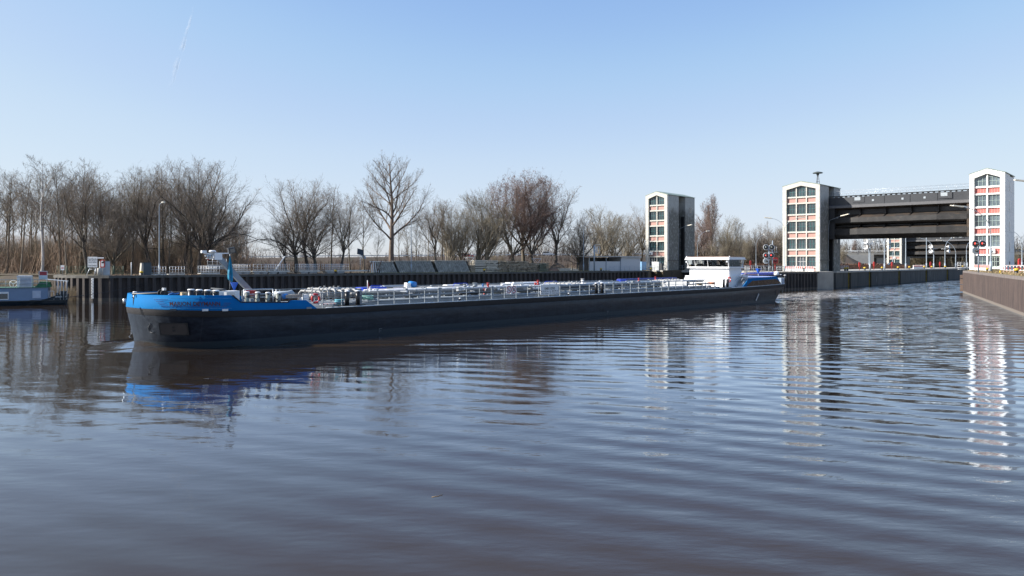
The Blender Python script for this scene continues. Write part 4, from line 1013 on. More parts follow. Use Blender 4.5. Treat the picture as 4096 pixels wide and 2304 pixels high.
def flatstack(label, px0, px1, off, n):
    a = qp(px0,off); b = qp(px1,off); L_ = (b-a).length; t = thing('plank_stack', label, 'planks', (a.x,a.y,QZ), RQ, 'low plank stacks'); mb = MB()
    for i in range(n): mb.box(.1*(i%2),L_-.12*(i%3),0,1.0,.12+i*.14,.22+i*.14)
    for x in (.2,L_/2,L_-.4): mb.box(x,x+.2,0,1.0,0,.12)
    mb.build('boards', M_TIM, t)
flatstack('low stack of pale planks right of the logs', 2240, 2288, 2.2, 4); flatstack('flat pallet of pale planks left of the big forked tree', 2290, 2315, 2.4, 3)
hp = MB(); r2 = random.Random(8); c = qp(2228,6)
vs=[(c.x,c.y,QZ+1.9)]; fs=[]
for k in range(1,6):
    for j in range(16): a=2*pi*j/16; rr=k*.62*r2.uniform(.85,1.15); vs.append((c.x+rr*cos(a)*1.1,c.y+rr*sin(a),QZ+1.9-k*.38+r2.uniform(-.1,.1)))
for j in range(16): fs.append((0,1+j,1+(j+1)%16))
for k in range(4):
    for j in range(16): a=1+k*16; fs.append((a+j,a+16+j,a+16+(j+1)%16,a+(j+1)%16))
tag(hp.add(vs,fs,True).build('earth_heap', mat('loose_earth',(.17,.12,.08),.95,var=.4,scale=2,bump=.1)), 'conical heap of brown earth behind the logs', 'earth heap')
# signal frame on the quay
t = qthing('signal_gantry', 'grey post with a square white frame of unlit signals before the open shed', 'signal light', 2377, 1.0)
MB().cyl((0,0,0),.16,5.6,10).build('post', M_POLE, t)
mb = MB()
for (a,b) in (((-.3,-.1,3.9),(-.3,-.1,5.3)),((-.3,-.1,3.9),(1.5,-.1,3.9)),((1.5,-.1,3.9),(1.5,-.1,5.3)),((-.3,-.1,5.3),(1.5,-.1,5.3)),((.5,-.1,3.9),(.5,-.1,5.3)),((.9,-.1,3.9),(.9,-.1,5.3)),((-.0,-.1,5.7),(1.6,-.1,5.75))): mb.beam(a,b,.08,.08)
mb.box(.25,.55,-.2,0,4.2,4.6); mb.box(.2,.5,-.2,0,4.8,5.2); mb.build('frame_bars', M_WHITEP, t)
# sheds
a = qp(2352,3.2); b = qp(2484,3.2); L_ = (b-a).length
sh = thing('open_shed', 'pale corrugated shed with a dark open strip under its flat roof', 'shed', (a.x,a.y,QZ), RQ)
M_CORR = striped('white_sheet_drawn_corrugation', (.60,.61,.62), (.50,.51,.52), 3.2)  # flat sheet; darker stripes painted as the shaded side of corrugations
MB().box(.5,L_-.1,.0,.08,0,2.15).build('front_wall', M_CORR, sh)
MB().box(.3,L_-.1,3.9,4.0,0,3.0).box(.3,.38,.09,3.9,0,3.0).build('back_wall', M_DGREY, sh)
MB().box(-.2,L_-.03,-.5,4.2,3.12,3.32).build('roof', mat('pale_roof_sheet',(.48,.47,.44),.6), sh)
mb = MB()
for x in (.3,.3+L_/2,L_-.25): mb.box(x,x+.16,-.1,.0,0,3.12)
mb.build('posts', M_POLE, sh)
MB().box(.3,.5,-.05,.08,0,3.1).build('corner_wall', M_WHITEP, sh)
a2 = qp(2484.5,3.0); b2 = qp(2561,3.0); L2 = (b2-a2).length
s2 = thing('closed_shed', 'closed white corrugated shed adjoining the left tower', 'shed', (a2.x,a2.y,QZ), RQ)
MB().box(0,L2,0,4.6,0,2.95).build('walls', M_CORR, s2); MB().box(-.02,L2+.15,-.25,4.8,2.96,3.35).build('roof', mat('pale_roof_sheet',(.48,.47,.44)), s2)
t = thing('storage_cabinet', 'light blue steel cabinet between the closed shed and the left tower', 'cabinet', (*P(2575,184).xy,QZ), RQ)
MB().box(-.7,.9,0,.8,.05,2.1).build('case', mat('light_blue_paint',(.22,.40,.60),.45,var=.15), t); MB().box(-.62,.08,-.03,-.0,.15,2.0).box(.13,.82,-.03,-.0,.15,2.0).build('door', mat('lighter_blue_paint',(.30,.50,.70),.45), t)
t = thing('plant_box', 'pale grey metal box in front of the door of the left tower', 'box', (*P(2624,181).xy,QZ), ROT)
MB().box(-.9,1.0,-.4,.5,.05,2.05).build('case', mat('pale_metal',(.52,.54,.54),.5,var=.1), t); MB().box(1.05,1.7,-.3,.4,.1,1.7).build('side_unit', M_DGREY, t)
# ------------------------------------------------------------ bare winter trees
def bark(name, c, c2=None, var=.3, f2=.55):
    return mat(name, c, .9, var=var, scale=2.5, c2=c2, f2=f2, s2=1.6, stretch=(1,1,.3))
M_BARK = bark('grey_brown_bark', (.12,.10,.075), (.17,.155,.11))
M_BARKD = bark('dark_bark', (.075,.063,.052), (.11,.105,.065))
M_BARKP = bark('pale_grey_bark', (.21,.18,.14), (.28,.25,.2))
M_BIRCH = bark('white_birch_bark', (.55,.52,.48), (.12,.10,.09), f2=.62)
M_TWIG = mat('brown_twigs', (.20,.162,.125), .9, var=.3, scale=.7)
M_TWIGR = mat('reddish_budding_twigs', (.19,.130,.108), .9, var=.3, scale=.5)
M_TWIGY = mat('pale_olive_twigs', (.21,.18,.13), .9, var=.3, scale=.5)
def gen_tree(seed, H, fork, nl, ang, limb, r0, up=.12, sub=(9,7,5), ratio=(.42,.40,.42), style='vase', buds=0, wob=.16, twr=.0115, lean=0., sp=(.52,.34,.20), tl=1., cw=None, cb=None):
    R = random.Random(seed); T = MB(); C = MB(); G = R.gauss; U = R.uniform
    cw_ = cw if cw else H*.34; cb_ = cb if cb is not None else H*fork*.8; ec = (H+cb_)/2; eh = (H-cb_)/2
    def reach(p, d):
        a = (d.x*d.x+d.y*d.y)/cw_**2+d.z*d.z/eh**2; b = 2*((p.x*d.x+p.y*d.y)/cw_**2+(p.z-ec)*d.z/eh**2); c = (p.x*p.x+p.y*p.y)/cw_**2+(p.z-ec)**2/eh**2-1
        q = b*b-4*a*c
        if q <= 0: return .5
        return max(.5, (-b+sqrt(q))/(2*a))
    def perp(d):
        v = Vector((G(0,1),G(0,1),G(0,1))); v -= d*v.dot(d); return v.normalized()
    def ribbon(pts, r):
        d = (pts[-1]-pts[0]).normalized(); p = perp(d); n = len(pts); vs = []
        for i,q in enumerate(pts[:-1]): w_ = r*(1-.6*i/(n-1)); vs += [q-p*w_, q+p*w_]
        vs.append(pts[-1]); fs = [(2*i,2*i+1,2*i+3,2*i+2) for i in range(n-2)]+[(2*(n-2),2*(n-2)+1,2*(n-1))]
        C.add(vs, fs)
    def grow(p, d, L_, r, lev, nseg, upk, w_):
        pts = [p.copy()]; st = L_/nseg; dirs = [d.copy()]
        for i in range(nseg):
            d = (d+Vector((G(0,w_),G(0,w_),G(0,w_)+upk))).normalized(); p = p+d*st; pts.append(p.copy()); dirs.append(d.copy())
        return pts, dirs
    def at(pts, dirs, t):
        x = t*(len(pts)-1); i = min(int(x), len(pts)-2); return pts[i].lerp(pts[i+1], x-i), dirs[i+1]
    def twig(p, d, L_, lev):
        if lev == 0:
            pts,_ = grow(p, d, L_, 0, 9, 2, .08, .22); ribbon(pts, twr*.62)
            if buds and R.random() < buds:
                e = pts[-1]; s_ = U(.05,.10)
                for q in range(2):
                    a = Vector((G(0,1),G(0,1),G(0,1))).normalized()*s_; b = perp(a.normalized())*s_*.5; o = e+Vector((G(0,.1),G(0,.1),G(0,.1))); C.add([o-a,o+b,o+a,o-b],[(0,1,2,3)])
            return
        pts,dirs = grow(p, d, L_, 0, 9, 3, .06, .2); ribbon(pts, twr)
        for k in range(sub[2]):
            q,dd = at(pts,dirs,U(.15,1)); dn = (dd+perp(dd)*U(.5,.95)+Vector((0,0,.1))).normalized(); twig(q, dn, L_*ratio[2]*U(.7,1.3), lev-1)
    def branch(p, d, L_, r, lev):
        nseg = 6 if lev == 1 else 4
        if lev == 1: L_ = reach(p, (d+Vector((0,0,up*1.5))).normalized())*U(.84,1.04)
        else: L_ = min(L_, reach(p, d)*U(.8,1.15))
        r = min(r, max(.014, .012+L_*.018))
        pts,dirs = grow(p, d, L_, r, lev, nseg, up*(.9 if lev == 1 else .7), wob)
        rr = [max(.009, r*(1-.85*i/nseg)) for i in range(nseg+1)]
        (T if lev == 1 else C).tube(pts, rr, 5 if lev == 1 else 3, False)
        if lev == 1:
            n0 = max(3, int(L_/sp[0]))
            for k in range(n0):
                t = .16+.84*(k+R.random())/n0; q,dd = at(pts,dirs,min(t,.99)); dn = (dd+perp(dd)*U(.45,.95)+Vector((0,0,.18))).normalized()
                branch(q, dn, L_*ratio[0]*U(.7,1.25)*(1.2-.75*t), max(.014,r*(1-.8*t)*.5), 2)
            q,dd = pts[-1],dirs[-1]; branch(q, dd, L_*.3, r*.22, 2)
        else:
            n1 = max(2, int(L_/sp[1]))
            for k in range(n1):
                t = .10+.90*(k+R.random())/n1; q,dd = at(pts,dirs,min(t,.99)); dn = (dd+perp(dd)*U(.45,.95)+Vector((0,0,.12))).normalized()
                twig(q, dn, (.45+.75*(1-t))*U(.7,1.35)*min(1.3,.4+L_*.3)*tl*1.25, 1)
            twig(pts[-1], dirs[-1], L_*.35, 1)
    th = H*fork if style != 'pole' else H*.96
    base = Vector((0,0,-.3)); d0 = Vector((lean,0,1)).normalized()
    nt_ = 6 if style != 'pole' else 10
    pts,dirs = grow(base, d0, th, r0, 0, nt_, .04, .035 if style != 'vase' else .05)
    k_ = len(pts)-1; endr = .62 if style == 'vase' else .12
    rr = [r0*(1.25 if i == 0 else 1)*(1-(1-endr)*i/k_) for i in range(k_+1)]
    T.tube(pts, rr, 8, False)
    if style == 'vase':
        a0 = U(0,6.28); top = pts[-1]
        for i in range(nl):
            a = a0+2*pi*i/nl+U(-.35,.35); el = ang*U(.25,1.15) if i else ang*.15
            dn = (Vector((cos(a)*math.tan(el), sin(a)*math.tan(el), 1))).normalized()
            q = top if i < 4 else pts[-2].lerp(top, U(.0,1)); L_ = (H-th)*limb*U(.86,1.12)/max(.55,cos(el*.8)); branch(q, dn, L_, r0*.46*U(.7,1.1), 1)
        for i in range(int(nl*.7)):      # lower side boughs
            a = U(0,6.28); t = U(.72,1); q,_d = at(pts,dirs,t); dn = Vector((cos(a), sin(a), U(.25,.7))).normalized(); branch(q, dn, (H-th)*U(.32,.55)*limb, r0*.22, 1)
    else:
        for i in range(nl):
            t = fork+(1-fork)*((i+R.random())/nl)**.9; q,_d = at(pts,dirs,min(t,.985)); a = i*2.4+U(-.4,.4)
            el = ang*U(.8,1.15); dn = Vector((cos(a)*sin(el), sin(a)*sin(el), cos(el))); tt = (t-fork)/(1-fork)
            L_ = H*limb*(1-.72*tt**1.3)*(.55+.45*min(1,tt*5))*U(.8,1.15); branch(q, dn, L_, r0*.40*(1-.75*tt)*U(.8,1.1), 1)
    zs = max(v[2] for v in C.v); return T, C, zs
VAR = {}
def variety(key, bark_m, twig_m, **k):
    T, C, zs = gen_tree(**k); VAR[key] = (T.mesh('trunk', bark_m), C.mesh('crown', twig_m), zs); 
variety('oakA', M_BARKD, M_TWIG, seed=11, H=20, fork=.22, nl=7, ang=RD(48), limb=.86, r0=.42, sub=(14,10,8), cw=8.8, up=.05, wob=.2, sp=(.58,.38,.22))
variety('oakB', M_BARKD, M_TWIG, seed=12, H=20, fork=.30, nl=6, ang=RD(38), limb=.86, r0=.36, sub=(14,10,8), cw=6.4, up=.07, wob=.19, sp=(.58,.38,.22))
variety('oakC', M_BARK, M_TWIG, seed=13, H=18, fork=.16, nl=8, ang=RD(52), limb=.84, r0=.45, sub=(14,10,8), cw=7.4, up=.05, wob=.22)
variety('slimA', M_BARK, M_TWIG, seed=21, H=18, fork=.42, nl=17, ang=RD(38), limb=.26, r0=.19, style='pole', sub=(10,8,7), ratio=(.45,.5,.5), cw=2.9, cb=6, sp=(.60,.42,.25), up=.10, wob=.2)
variety('slimB', M_BARK, M_TWIGY, seed=22, H=16, fork=.3, nl=19, ang=RD(34), limb=.24, r0=.15, style='pole', sub=(10,8,7), ratio=(.45,.5,.5), lean=.05, cw=2.6, cb=4, sp=(.60,.42,.25), up=.10, wob=.2)
variety('slimC', M_BARKP, M_TWIG, seed=23, H=17, fork=.38, nl=15, ang=RD(42), limb=.28, r0=.17, style='pole', sub=(10,8,7), ratio=(.45,.5,.5), lean=-.06, cw=3.1, cb=6, sp=(.60,.42,.25), up=.08, wob=.2)
variety('birch', M_BIRCH, M_TWIG, seed=24, H=20, fork=.3, nl=20, ang=RD(44), limb=.24, r0=.24, style='pole', sub=(10,8,7), ratio=(.45,.5,.5), cw=3.6, cb=5, wob=.2, up=.08)
variety('lone', M_BARKP if False else bark('brown_cottonwood_bark', (.16,.12,.095), (.2,.165,.13)), M_TWIG, seed=31, H=24, fork=.28, nl=20, ang=RD(45), limb=.48, r0=.62, style='pole', sub=(16,11,8), ratio=(.36,.38,.42), cw=8.6, cb=6, wob=.13, up=.08)
variety('redA', M_BARK, M_TWIGR, seed=41, H=22, fork=.20, nl=7, ang=RD(44), limb=.88, r0=.42, sub=(15,11,8), buds=.35, cw=8.6, up=.06, wob=.18, cb=7, sp=(.62,.40,.24))
variety('redB', M_BARK, M_TWIGR, seed=42, H=22, fork=.26, nl=7, ang=RD(36), limb=.88, r0=.38, sub=(15,11,8), buds=.35, cw=6.8, up=.08, wob=.17, cb=7, sp=(.62,.40,.24))
variety('multi', M_BARKP, M_TWIGY, seed=51, H=15, fork=.08, nl=8, ang=RD(30), limb=.9, r0=.34, sub=(13,9,8), cw=5.2, up=.08, wob=.18, cb=2.5, sp=(.58,.40,.24))
variety('column', M_BARKP, M_TWIGR, seed=61, H=22, fork=.12, nl=44, ang=RD(17), limb=.30, r0=.3, style='pole', sub=(10,8,7), ratio=(.34,.45,.5), buds=.1, cw=2.1, cb=3, up=.16)
variety('bushy', M_BARK, M_TWIGY, seed=71, H=12, fork=.12, nl=9, ang=RD(46), limb=.85, r0=.22, sub=(11,9,8), cw=4.6, up=.06, wob=.2, cb=1.5)
variety('stems', M_BARKP, M_TWIGY, seed=72, H=9, fork=.04, nl=9, ang=RD(24), limb=.95, r0=.13, sub=(10,8,7), cw=2.6, cb=.8, up=.08)
TREES = 'bare trees along the bank'
def tree(key, px, Y, ytop, label, rot=None, z0=QZ, wx=1., name='bare_tree', group=TREES):
    tm, cmesh, zs = VAR[key]; b = P(px, Y, z0); H = ZH(ytop, Y)-z0; s_ = H/zs
    r_ = random.Random(int(px*7+Y)); t = thing(name, label, 'tree', (b.x,b.y,z0), r_.uniform(0,6.28) if rot is None else RD(rot), group)
    t.scale = (s_*wx, s_*wx, s_)
    for nm,me in (('trunk',tm),('crown',cmesh)):
        o = bpy.data.objects.new(nm, me); col.objects.link(o); o.parent = t
    return t
def YQ(px, off=10): return qp(px,0).y+off
# --- left wood: the trees that stand in front, each with its own look
F = [('birch',168,128,614,'white stemmed birch, the palest trunk, behind the moored grey houseboat'),
 ('slimC',84,131,640,'slim pale trunk leaning slightly, left of the white birch'),
 ('slimA',28,134,660,'slim dark tree nearest the left edge of the photo'),
 ('slimA',245,128,630,'slim dark tree just right of the white birch'),
 ('slimC',268,126,700,'slim pale trunk catching light left of the notice board'),
 ('slimA',322,131,618,'tall slim tree directly left of the notice board'),
 ('oakB',352,125,640,'thick dark tree rising behind the notice board'),
 ('oakC',453,124,770,'low forked oak with a mossy split trunk right of the waterway sign'),
 ('oakB',437,131,690,'dark oak just behind the low forked oak'),
 ('slimB',527,127,660,'slim dark tree behind the thin white pole'),
 ('oakB',602,128,622,'tall dark oak left of the tall lamp post, crown reaching the top of the wood'),
 ('slimA',656,131,630,'slim tall tree just right of the tall lamp post'),
 ('slimB',672,126,830,'small crooked tree between lamp post and stored walkways'),
 ('oakB',735,130,618,'tall dark tree with narrow crown right of the tall lamp post'),
 ('slimA',768,129,640,'straight slim dark tree behind the radar boom'),
 ('oakA',795,127,615,'tall oak with straight trunk right behind the radar boom head'),
 ('oakA',838,131,613,'great spreading oak at the right end of the left wood, its boughs reaching right'),
 ('slimC',935,140,800,'pale thin young tree right of the spreading oak'),
 ('slimC',985,150,840,'thin pale leaning tree behind the leaning plank')]
for k,px,Y,yt,lab in F: tree(k,px,Y,yt,lab,wx=1.1)
rnd = random.Random(77)
LM = [(-90,60,'near the left edge'),(60,130,'above the houseboat roof'),(130,215,'behind the white birch'),(215,300,'behind the small green fenced notice'),(300,395,'behind the notice board'),(395,480,'behind the red bordered sign'),(480,560,'behind the thin white pole'),(560,625,'behind the dark blue container'),(625,700,'behind the tall lamp post'),(700,790,'left of the radar boom'),(790,880,'behind the radar boom'),(880,960,'behind the teal flag'),(960,2000,'at the right end of the wood')]
def lm(px): return [t for a,b,t in LM if a <= px < b][0]
WL = {'slimA':'slim dark bare tree deep within the left wood','slimB':'slender olive twigged tree within the left wood','slimC':'slender pale barked tree within the left wood','birch':'white barked birch deep within the left wood','oakB':'broad crowned dark tree deep within the left wood','bushy':'low bushy tree in the undergrowth'}
for i in range(44):
    px = -60+i*23+rnd.uniform(-9,9); Y = rnd.uniform(136,178); k = rnd.choice(['slimA','slimB','slimC','slimA','slimB','oakB','birch' if rnd.random()<.25 else 'slimC'])
    tree(k, px, Y, rnd.uniform(660,760)+(30 if px>700 else 0)+(70 if px>880 else 0), WL[k]+' '+lm(px), wx=rnd.uniform(.85,1.2), group='trees of the dense left wood')
for i in range(24):
    px = -40+i*42+rnd.uniform(-12,12); tree('bushy', px, rnd.uniform(130,150), rnd.uniform(900,960), WL['bushy']+' '+lm(px), group='trees of the dense left wood')
# --- middle group
F2 = [('oakB',1145,YQ(1145),850,'young dark tree at the left of the middle group'),
 ('oakA',1186,YQ(1186,8),700,'broad oak with curved trunk, leftmost big tree of the middle group'),
 ('oakB',1232,YQ(1232,9),683,'tallest upright oak of the middle group, straight thick trunk'),
 ('oakA',1262,YQ(1262,6),760,'short forked oak right of the tallest upright oak'),
 ('slimA',1322,YQ(1322,10),720,'slim tree leaning right in the middle group'),
 ('oakB',1362,YQ(1362,7),760,'dark oak with bare lower trunk at the right of the middle group'),
 ('slimB',1402,YQ(1402,12),765,'slim curving tree right of the middle group'),
 ('slimB',1458,YQ(1458,9),795,'thin lone sapling with small crown left of the great lone tree'),
 ('slimB',1512,YQ(1512,7),900,'thin crooked sapling leaning over the rusty trestle'),
 ('lone',1566,YQ(1566,12),598,'great lone tree with thick straight brown trunk and wide fan of boughs'),
 ('slimA',1598,YQ(1598,16),850,'thin dark tree close right of the great lone tree'),
 ('slimB',1630,YQ(1630,12),870,'thin wavy tree left of the lamp post by the ribbed panels'),
 ('slimB',1664,YQ(1664,12),860,'thin wavy tree right of the lamp post by the ribbed panels'),
 ('slimC',1712,YQ(1712,20),820,'thin pale tree behind the long block of ribbed panels'),
 ('oakB',1745,YQ(1745,12),775,'dense dark tree behind the right block of ribbed panels'),
 ('slimA',1765,YQ(1765,15),780,'slim upright tree touching the dense dark tree on its right'),
 ('multi',1795,YQ(1795,14),790,'many stemmed tree leaning left, left of the red crowned group'),
 ('multi',1843,YQ(1843,16),800,'many stemmed pale tree between ribbed panels and red crowned group'),
 ('slimC',1872,YQ(1872,18),820,'slim pale tree left of the leaning trunks'),
 ('multi',1915,YQ(1915,12),745,'tree of pale leaning stems at the left of the red crowned group'),
 ('multi',1947,YQ(1947,10),750,'tree with thick trunk leaning left beside the red crowned group'),
 ('redA',2052,YQ(2052,12),672,'largest red crowned tree, left of the group of three'),
 ('redB',2095,YQ(2095,16),668,'middle red crowned tree with twin trunks'),
 ('redA',2129,YQ(2129,12),670,'right red crowned tree with leaning dark trunk'),
 ('oakB',2224,YQ(2224,10),715,'straight grey tree at the right of the red crowned group'),
 ('bushy',1985,YQ(1985,22),1000,'small bush with rusty leaves behind the timber stacks'),
 ('slimB',2165,YQ(2165,26),900,'thin young tree between red crowned group and straight grey tree'),
 ('slimC',2288,YQ(2288,14),930,'sapling with white stem left of the big forked tree'),
 ('oakC',2317,YQ(2317,9),838,'big forked tree with very thick mossy trunk beside the sheds'),
 ('multi',2392,YQ(2392,24),808,'broad round crowned tree behind the open shed'),
 ('multi',2452,YQ(2452,26),830,'many stemmed tree behind the middle of the sheds'),
 ('multi',2505,YQ(2505,28),850,'many stemmed tree behind the closed shed'),
 ('oakB',2560,YQ(2560,30),800,'tall tree peeping out at the left of the left tower'),
 ('slimC',2540,YQ(2540,24),850,'slim pale tree between closed shed and left tower'),
 ('slimB',2430,YQ(2430,34),840,'slim olive tree behind the open shed')]
for k,px,Y,yt,lab in F2: tree(k,px,Y,yt,lab,wx={'redA':1.32,'redB':1.3,'oakA':1.2,'oakB':1.12,'multi':1.25}.get(k,1.05))
# --- right of the left tower and beyond the locks
F3 = [('redB',2790,255,860,'reddish tree close right of the left tower'),
 ('column',2848,262,770,'tall narrow columnar poplar right of the left tower'),
 ('column',2822,266,800,'second narrow poplar, shorter, in front of the tall one'),
 ('multi',2915,255,850,'pale crowned tree right of the columnar poplars'),
 ('multi',2950,262,870,'round tree right of the pale crowned tree'),
 ('bushy',2975,250,930,'low bushy tree behind the walkway bridge'),
 ('oakC',3032,262,890,'wide dark tree left of the twin signals'),
 ('oakC',3088,258,880,'wide dark tree behind the twin signals'),
 ('bushy',2880,248,960,'low bushy tree behind the wheelhouse'),
 ('bushy',3010,270,950,'low bushy tree behind the lamp posts'),
 ('oakB',2765,270,900,'slim dark tree at the edge of the left tower'),
 ('multi',3120,268,890,'pale tree at the left edge of the middle tower'),
 ('multi',3375,330,965,'spreading bare tree left of the bridge abutment'),
 ('column',3418,420,955,'narrow tree behind the road bridge'),
 ('bushy',3475,425,985,'rounded brown tree beyond the bridge, left'),
 ('bushy',3520,430,975,'rounded brown tree beyond the bridge, middle'),
 ('bushy',3560,425,970,'rounded brown tree beyond the bridge behind the moving car'),
 ('bushy',3600,435,968,'rounded brown tree beyond the bridge beside the far tower'),
 ('bushy',4070,330,1000,'low tree at the far right edge behind the white tower')]
for k,px,Y,yt,lab in F3: tree(k,px,Y,yt,lab)
for i in range(14):
    px = 2780+i*27+rnd.uniform(-8,8); tree(rnd.choice(['bushy','multi','slimC']), px, rnd.uniform(270,300), rnd.uniform(915,965), 'bare background tree between left and middle tower '+('behind the wheelhouse' if px<2900 else 'behind the walkway bridge' if px<3040 else 'behind the twin signals'), group='background trees between the towers')
# --- undergrowth and distant woods: nobody could count these
def thicket(name, label, spots, m, cat='undergrowth', n=3000, hr=(1.5,5), seed=1, r=.03):
    R = random.Random(seed); mb = MB()
    for i in range(n):
        a,b,y0,y1 = spots[R.randrange(len(spots))]; px = R.uniform(a,b); Y = R.uniform(y0,y1); p = P(px,Y,QZ-.1); h = R.uniform(*hr)
        d = Vector((R.gauss(0,.28),R.gauss(0,.28),1)).normalized(); e = p+d*h; q = Vector((R.gauss(0,1),R.gauss(0,.4),0)).normalized(); rr = r*R.uniform(.6,1.4)
        md = p.lerp(e,.5)+Vector((R.gauss(0,.12*h),R.gauss(0,.1*h),0))*.6
        mb.add([p-q*rr,p+q*rr,md+q*rr*.7,md-q*rr*.7,e],[(0,1,2,3),(3,2,4)])
        for k in range(9):
            t = R.uniform(.2,1); s_ = (p.lerp(md,t*2) if t < .5 else md.lerp(e,t*2-1)); l = h*R.uniform(.12,.3)
            f = s_+Vector((R.gauss(0,.6),R.gauss(0,.6),R.uniform(.1,1))).normalized()*l; mb.add([s_-q*rr*.4,s_+q*rr*.4,f],[(0,1,2)])
            for w_ in range(2):
                g_ = s_.lerp(f,R.uniform(.3,.9)); f2 = g_+Vector((R.gauss(0,.7),R.gauss(0,.7),R.uniform(0,1))).normalized()*l*.5; mb.add([g_-q*rr*.3,g_+q*rr*.3,f2],[(0,1,2)])
    return tag(mb.build(name, m), label, cat, kind='stuff')
thicket('undergrowth', 'brown tangled undergrowth filling the floor of the left wood', [(-90,1010,124,178),(-90,900,140,190)], mat('undergrowth_twigs',(.27,.185,.125),.95,var=.45,scale=.25), n=5200, hr=(2,9), seed=4, r=.035)
thicket('undergrowth', 'thin brown scrub behind the timber yard and sheds', [(1000,1500,150,200),(1500,2600,200,300),(1900,2560,220,330)], mat('scrub_twigs',(.115,.08,.058),.95,var=.4,scale=.2), n=2600, hr=(.8,2.8), seed=5, r=.035)
thicket('undergrowth', 'brown scrub behind the hedge and between the lock towers', [(2770,3150,250,310)], mat('scrub_twigs',(.115,.08,.058)), n=1500, hr=(3,11), seed=6, r=.06)
def far_wood(label, segs, hr, m, n, seed, r=.12):
    R = random.Random(seed); mb = MB()
    for i in range(n):
        (xa,ya,za),(xb,yb,zb) = segs[R.randrange(len(segs))]; t = R.random(); p = Vector((xa+(xb-xa)*t, ya+(yb-ya)*t+R.uniform(-14,14), za+(zb-za)*t)); h = R.uniform(*hr)*(1+.3*sin(p.x*.09)+.2*sin(p.x*.031+1))
        e = p+Vector((R.gauss(0,.22*h),0,h)); q = Vector((r,0,0))*R.uniform(.5,1.3); mb.add([p-q,p+q,e],[(0,1,2)])
        for k in range(10):
            t2 = R.uniform(.12,.95); s_ = p.lerp(e,t2); l = h*R.uniform(.1,.28); f = s_+Vector((R.gauss(0,.8),R.gauss(0,.8),R.uniform(0,1))).normalized()*l; mb.add([s_-q*.5,s_+q*.5,f],[(0,1,2)])
    return tag(mb.build('far_wood', m), label, 'distant wood', kind='stuff')
far_wood('low line of distant brown wood along the horizon behind the lone tree', [((-430,420,QZ),(-40,460,QZ)),((-40,460,QZ),(170,450,QZ))], (5,13), mat('distant_twigs',(.11,.08,.063),.95,var=.2,scale=.05), 3000, 1, .2)
far_wood('pale olive thicket seen under the far gate', [((205,385,QZ),(330,390,QZ)),((195,400,QZ),(330,410,QZ))], (6,12), mat('olive_twigs',(.24,.20,.13),.95,var=.2,scale=.05), 3600, 2, .2)
far_wood('brown wood behind the road bridge', [((150,430,8),(300,435,8)),((290,420,9),(420,430,9))], (6,13), mat('distant_twigs',(.11,.08,.063)), 1800, 3, .2)
far_wood('brush growing on the slope of the far road embankment', [((-240,330,4.2),(150,358,6.5))], (1.2,3), mat('distant_twigs',(.11,.08,.063)), 1500, 5, .12)
# reeds and brush at the water's edge
def tuft(label, x0,x1,y0,y1,z0, n, h, m, seed, cat='reeds'):
    R = random.Random(seed); mb = MB()
    for i in range(n):
        p = Vector((R.uniform(x0,x1),R.uniform(y0,y1),z0+R.uniform(-.1,.2))); e = p+Vector((R.gauss(0,.25),R.gauss(0,.2),1)).normalized()*h*R.uniform(.4,1); q = Vector((.018,0,0)); mb.add([p-q,p+q,e+q*.4,e-q*.4],[(0,1,2,3)])
        if R.random()<.3: f = e+Vector((R.gauss(0,.06),0,.16)); mb.add([e-q*2,f,e+q*2],[(0,1,2)])
    return tag(mb.build('reeds', m), label, cat, kind='stuff')
tuft('dry yellow reeds between the houseboat stern and the sheet piling', -65.2,-62.3,108.8,110.2,-.1, 900, 2.2, mat('dry_reed',(.34,.25,.15),.9,var=.3,scale=3), 1)
tuft('dry grass and brushwood on the bank behind the houseboat', -100,-69.5,110,117,1.2, 3500, 1.5, mat('brown_brush',(.15,.105,.07),.9,var=.4,scale=2), 2, 'brush')
def lawn(label, spots, m, n, seed, h=.25):
    R = random.Random(seed); mb = MB()
    for i in range(n):
        a,b,z0 = spots(R); p = Vector((a,b,z0)); q = Vector((R.gauss(0,.05),R.gauss(0,.05),0)); e = p+Vector((R.gauss(0,.09),R.gauss(0,.09),h*R.uniform(.4,1))); mb.add([p-q,p+q,e],[(0,1,2)])
    return tag(mb.build('grass', m), label, 'grass', kind='stuff')
lawn('dry straw coloured grass on the right quay', lambda R: (lambda t,o: (53.4+(82.3-53.4)*t+.9*o+.5, 80+(139.6-80)*t-.42*o, RZ))(R.random(), R.uniform(0,14)), mat('straw_grass',(.24,.18,.095),.9,var=.35,scale=.6), 9000, 3)
lawn('short yellow green grass along the long quay edge', lambda R: (lambda p: (p.x,p.y,QZ))(qp(R.uniform(1440,2440), R.uniform(.5,3))), mat('edge_grass',(.22,.21,.09),.9,var=.35,scale=.6), 5000, 4, .18)
lawn('fallen leaves and grass along the quay edge before the left wood', lambda R: (lambda p: (p.x,p.y,QZ))(qp(R.uniform(440,1440), R.uniform(.6,9))), mat('leaf_scatter',(.20,.13,.08),.9,var=.45,scale=.8), 5000, 5, .16)
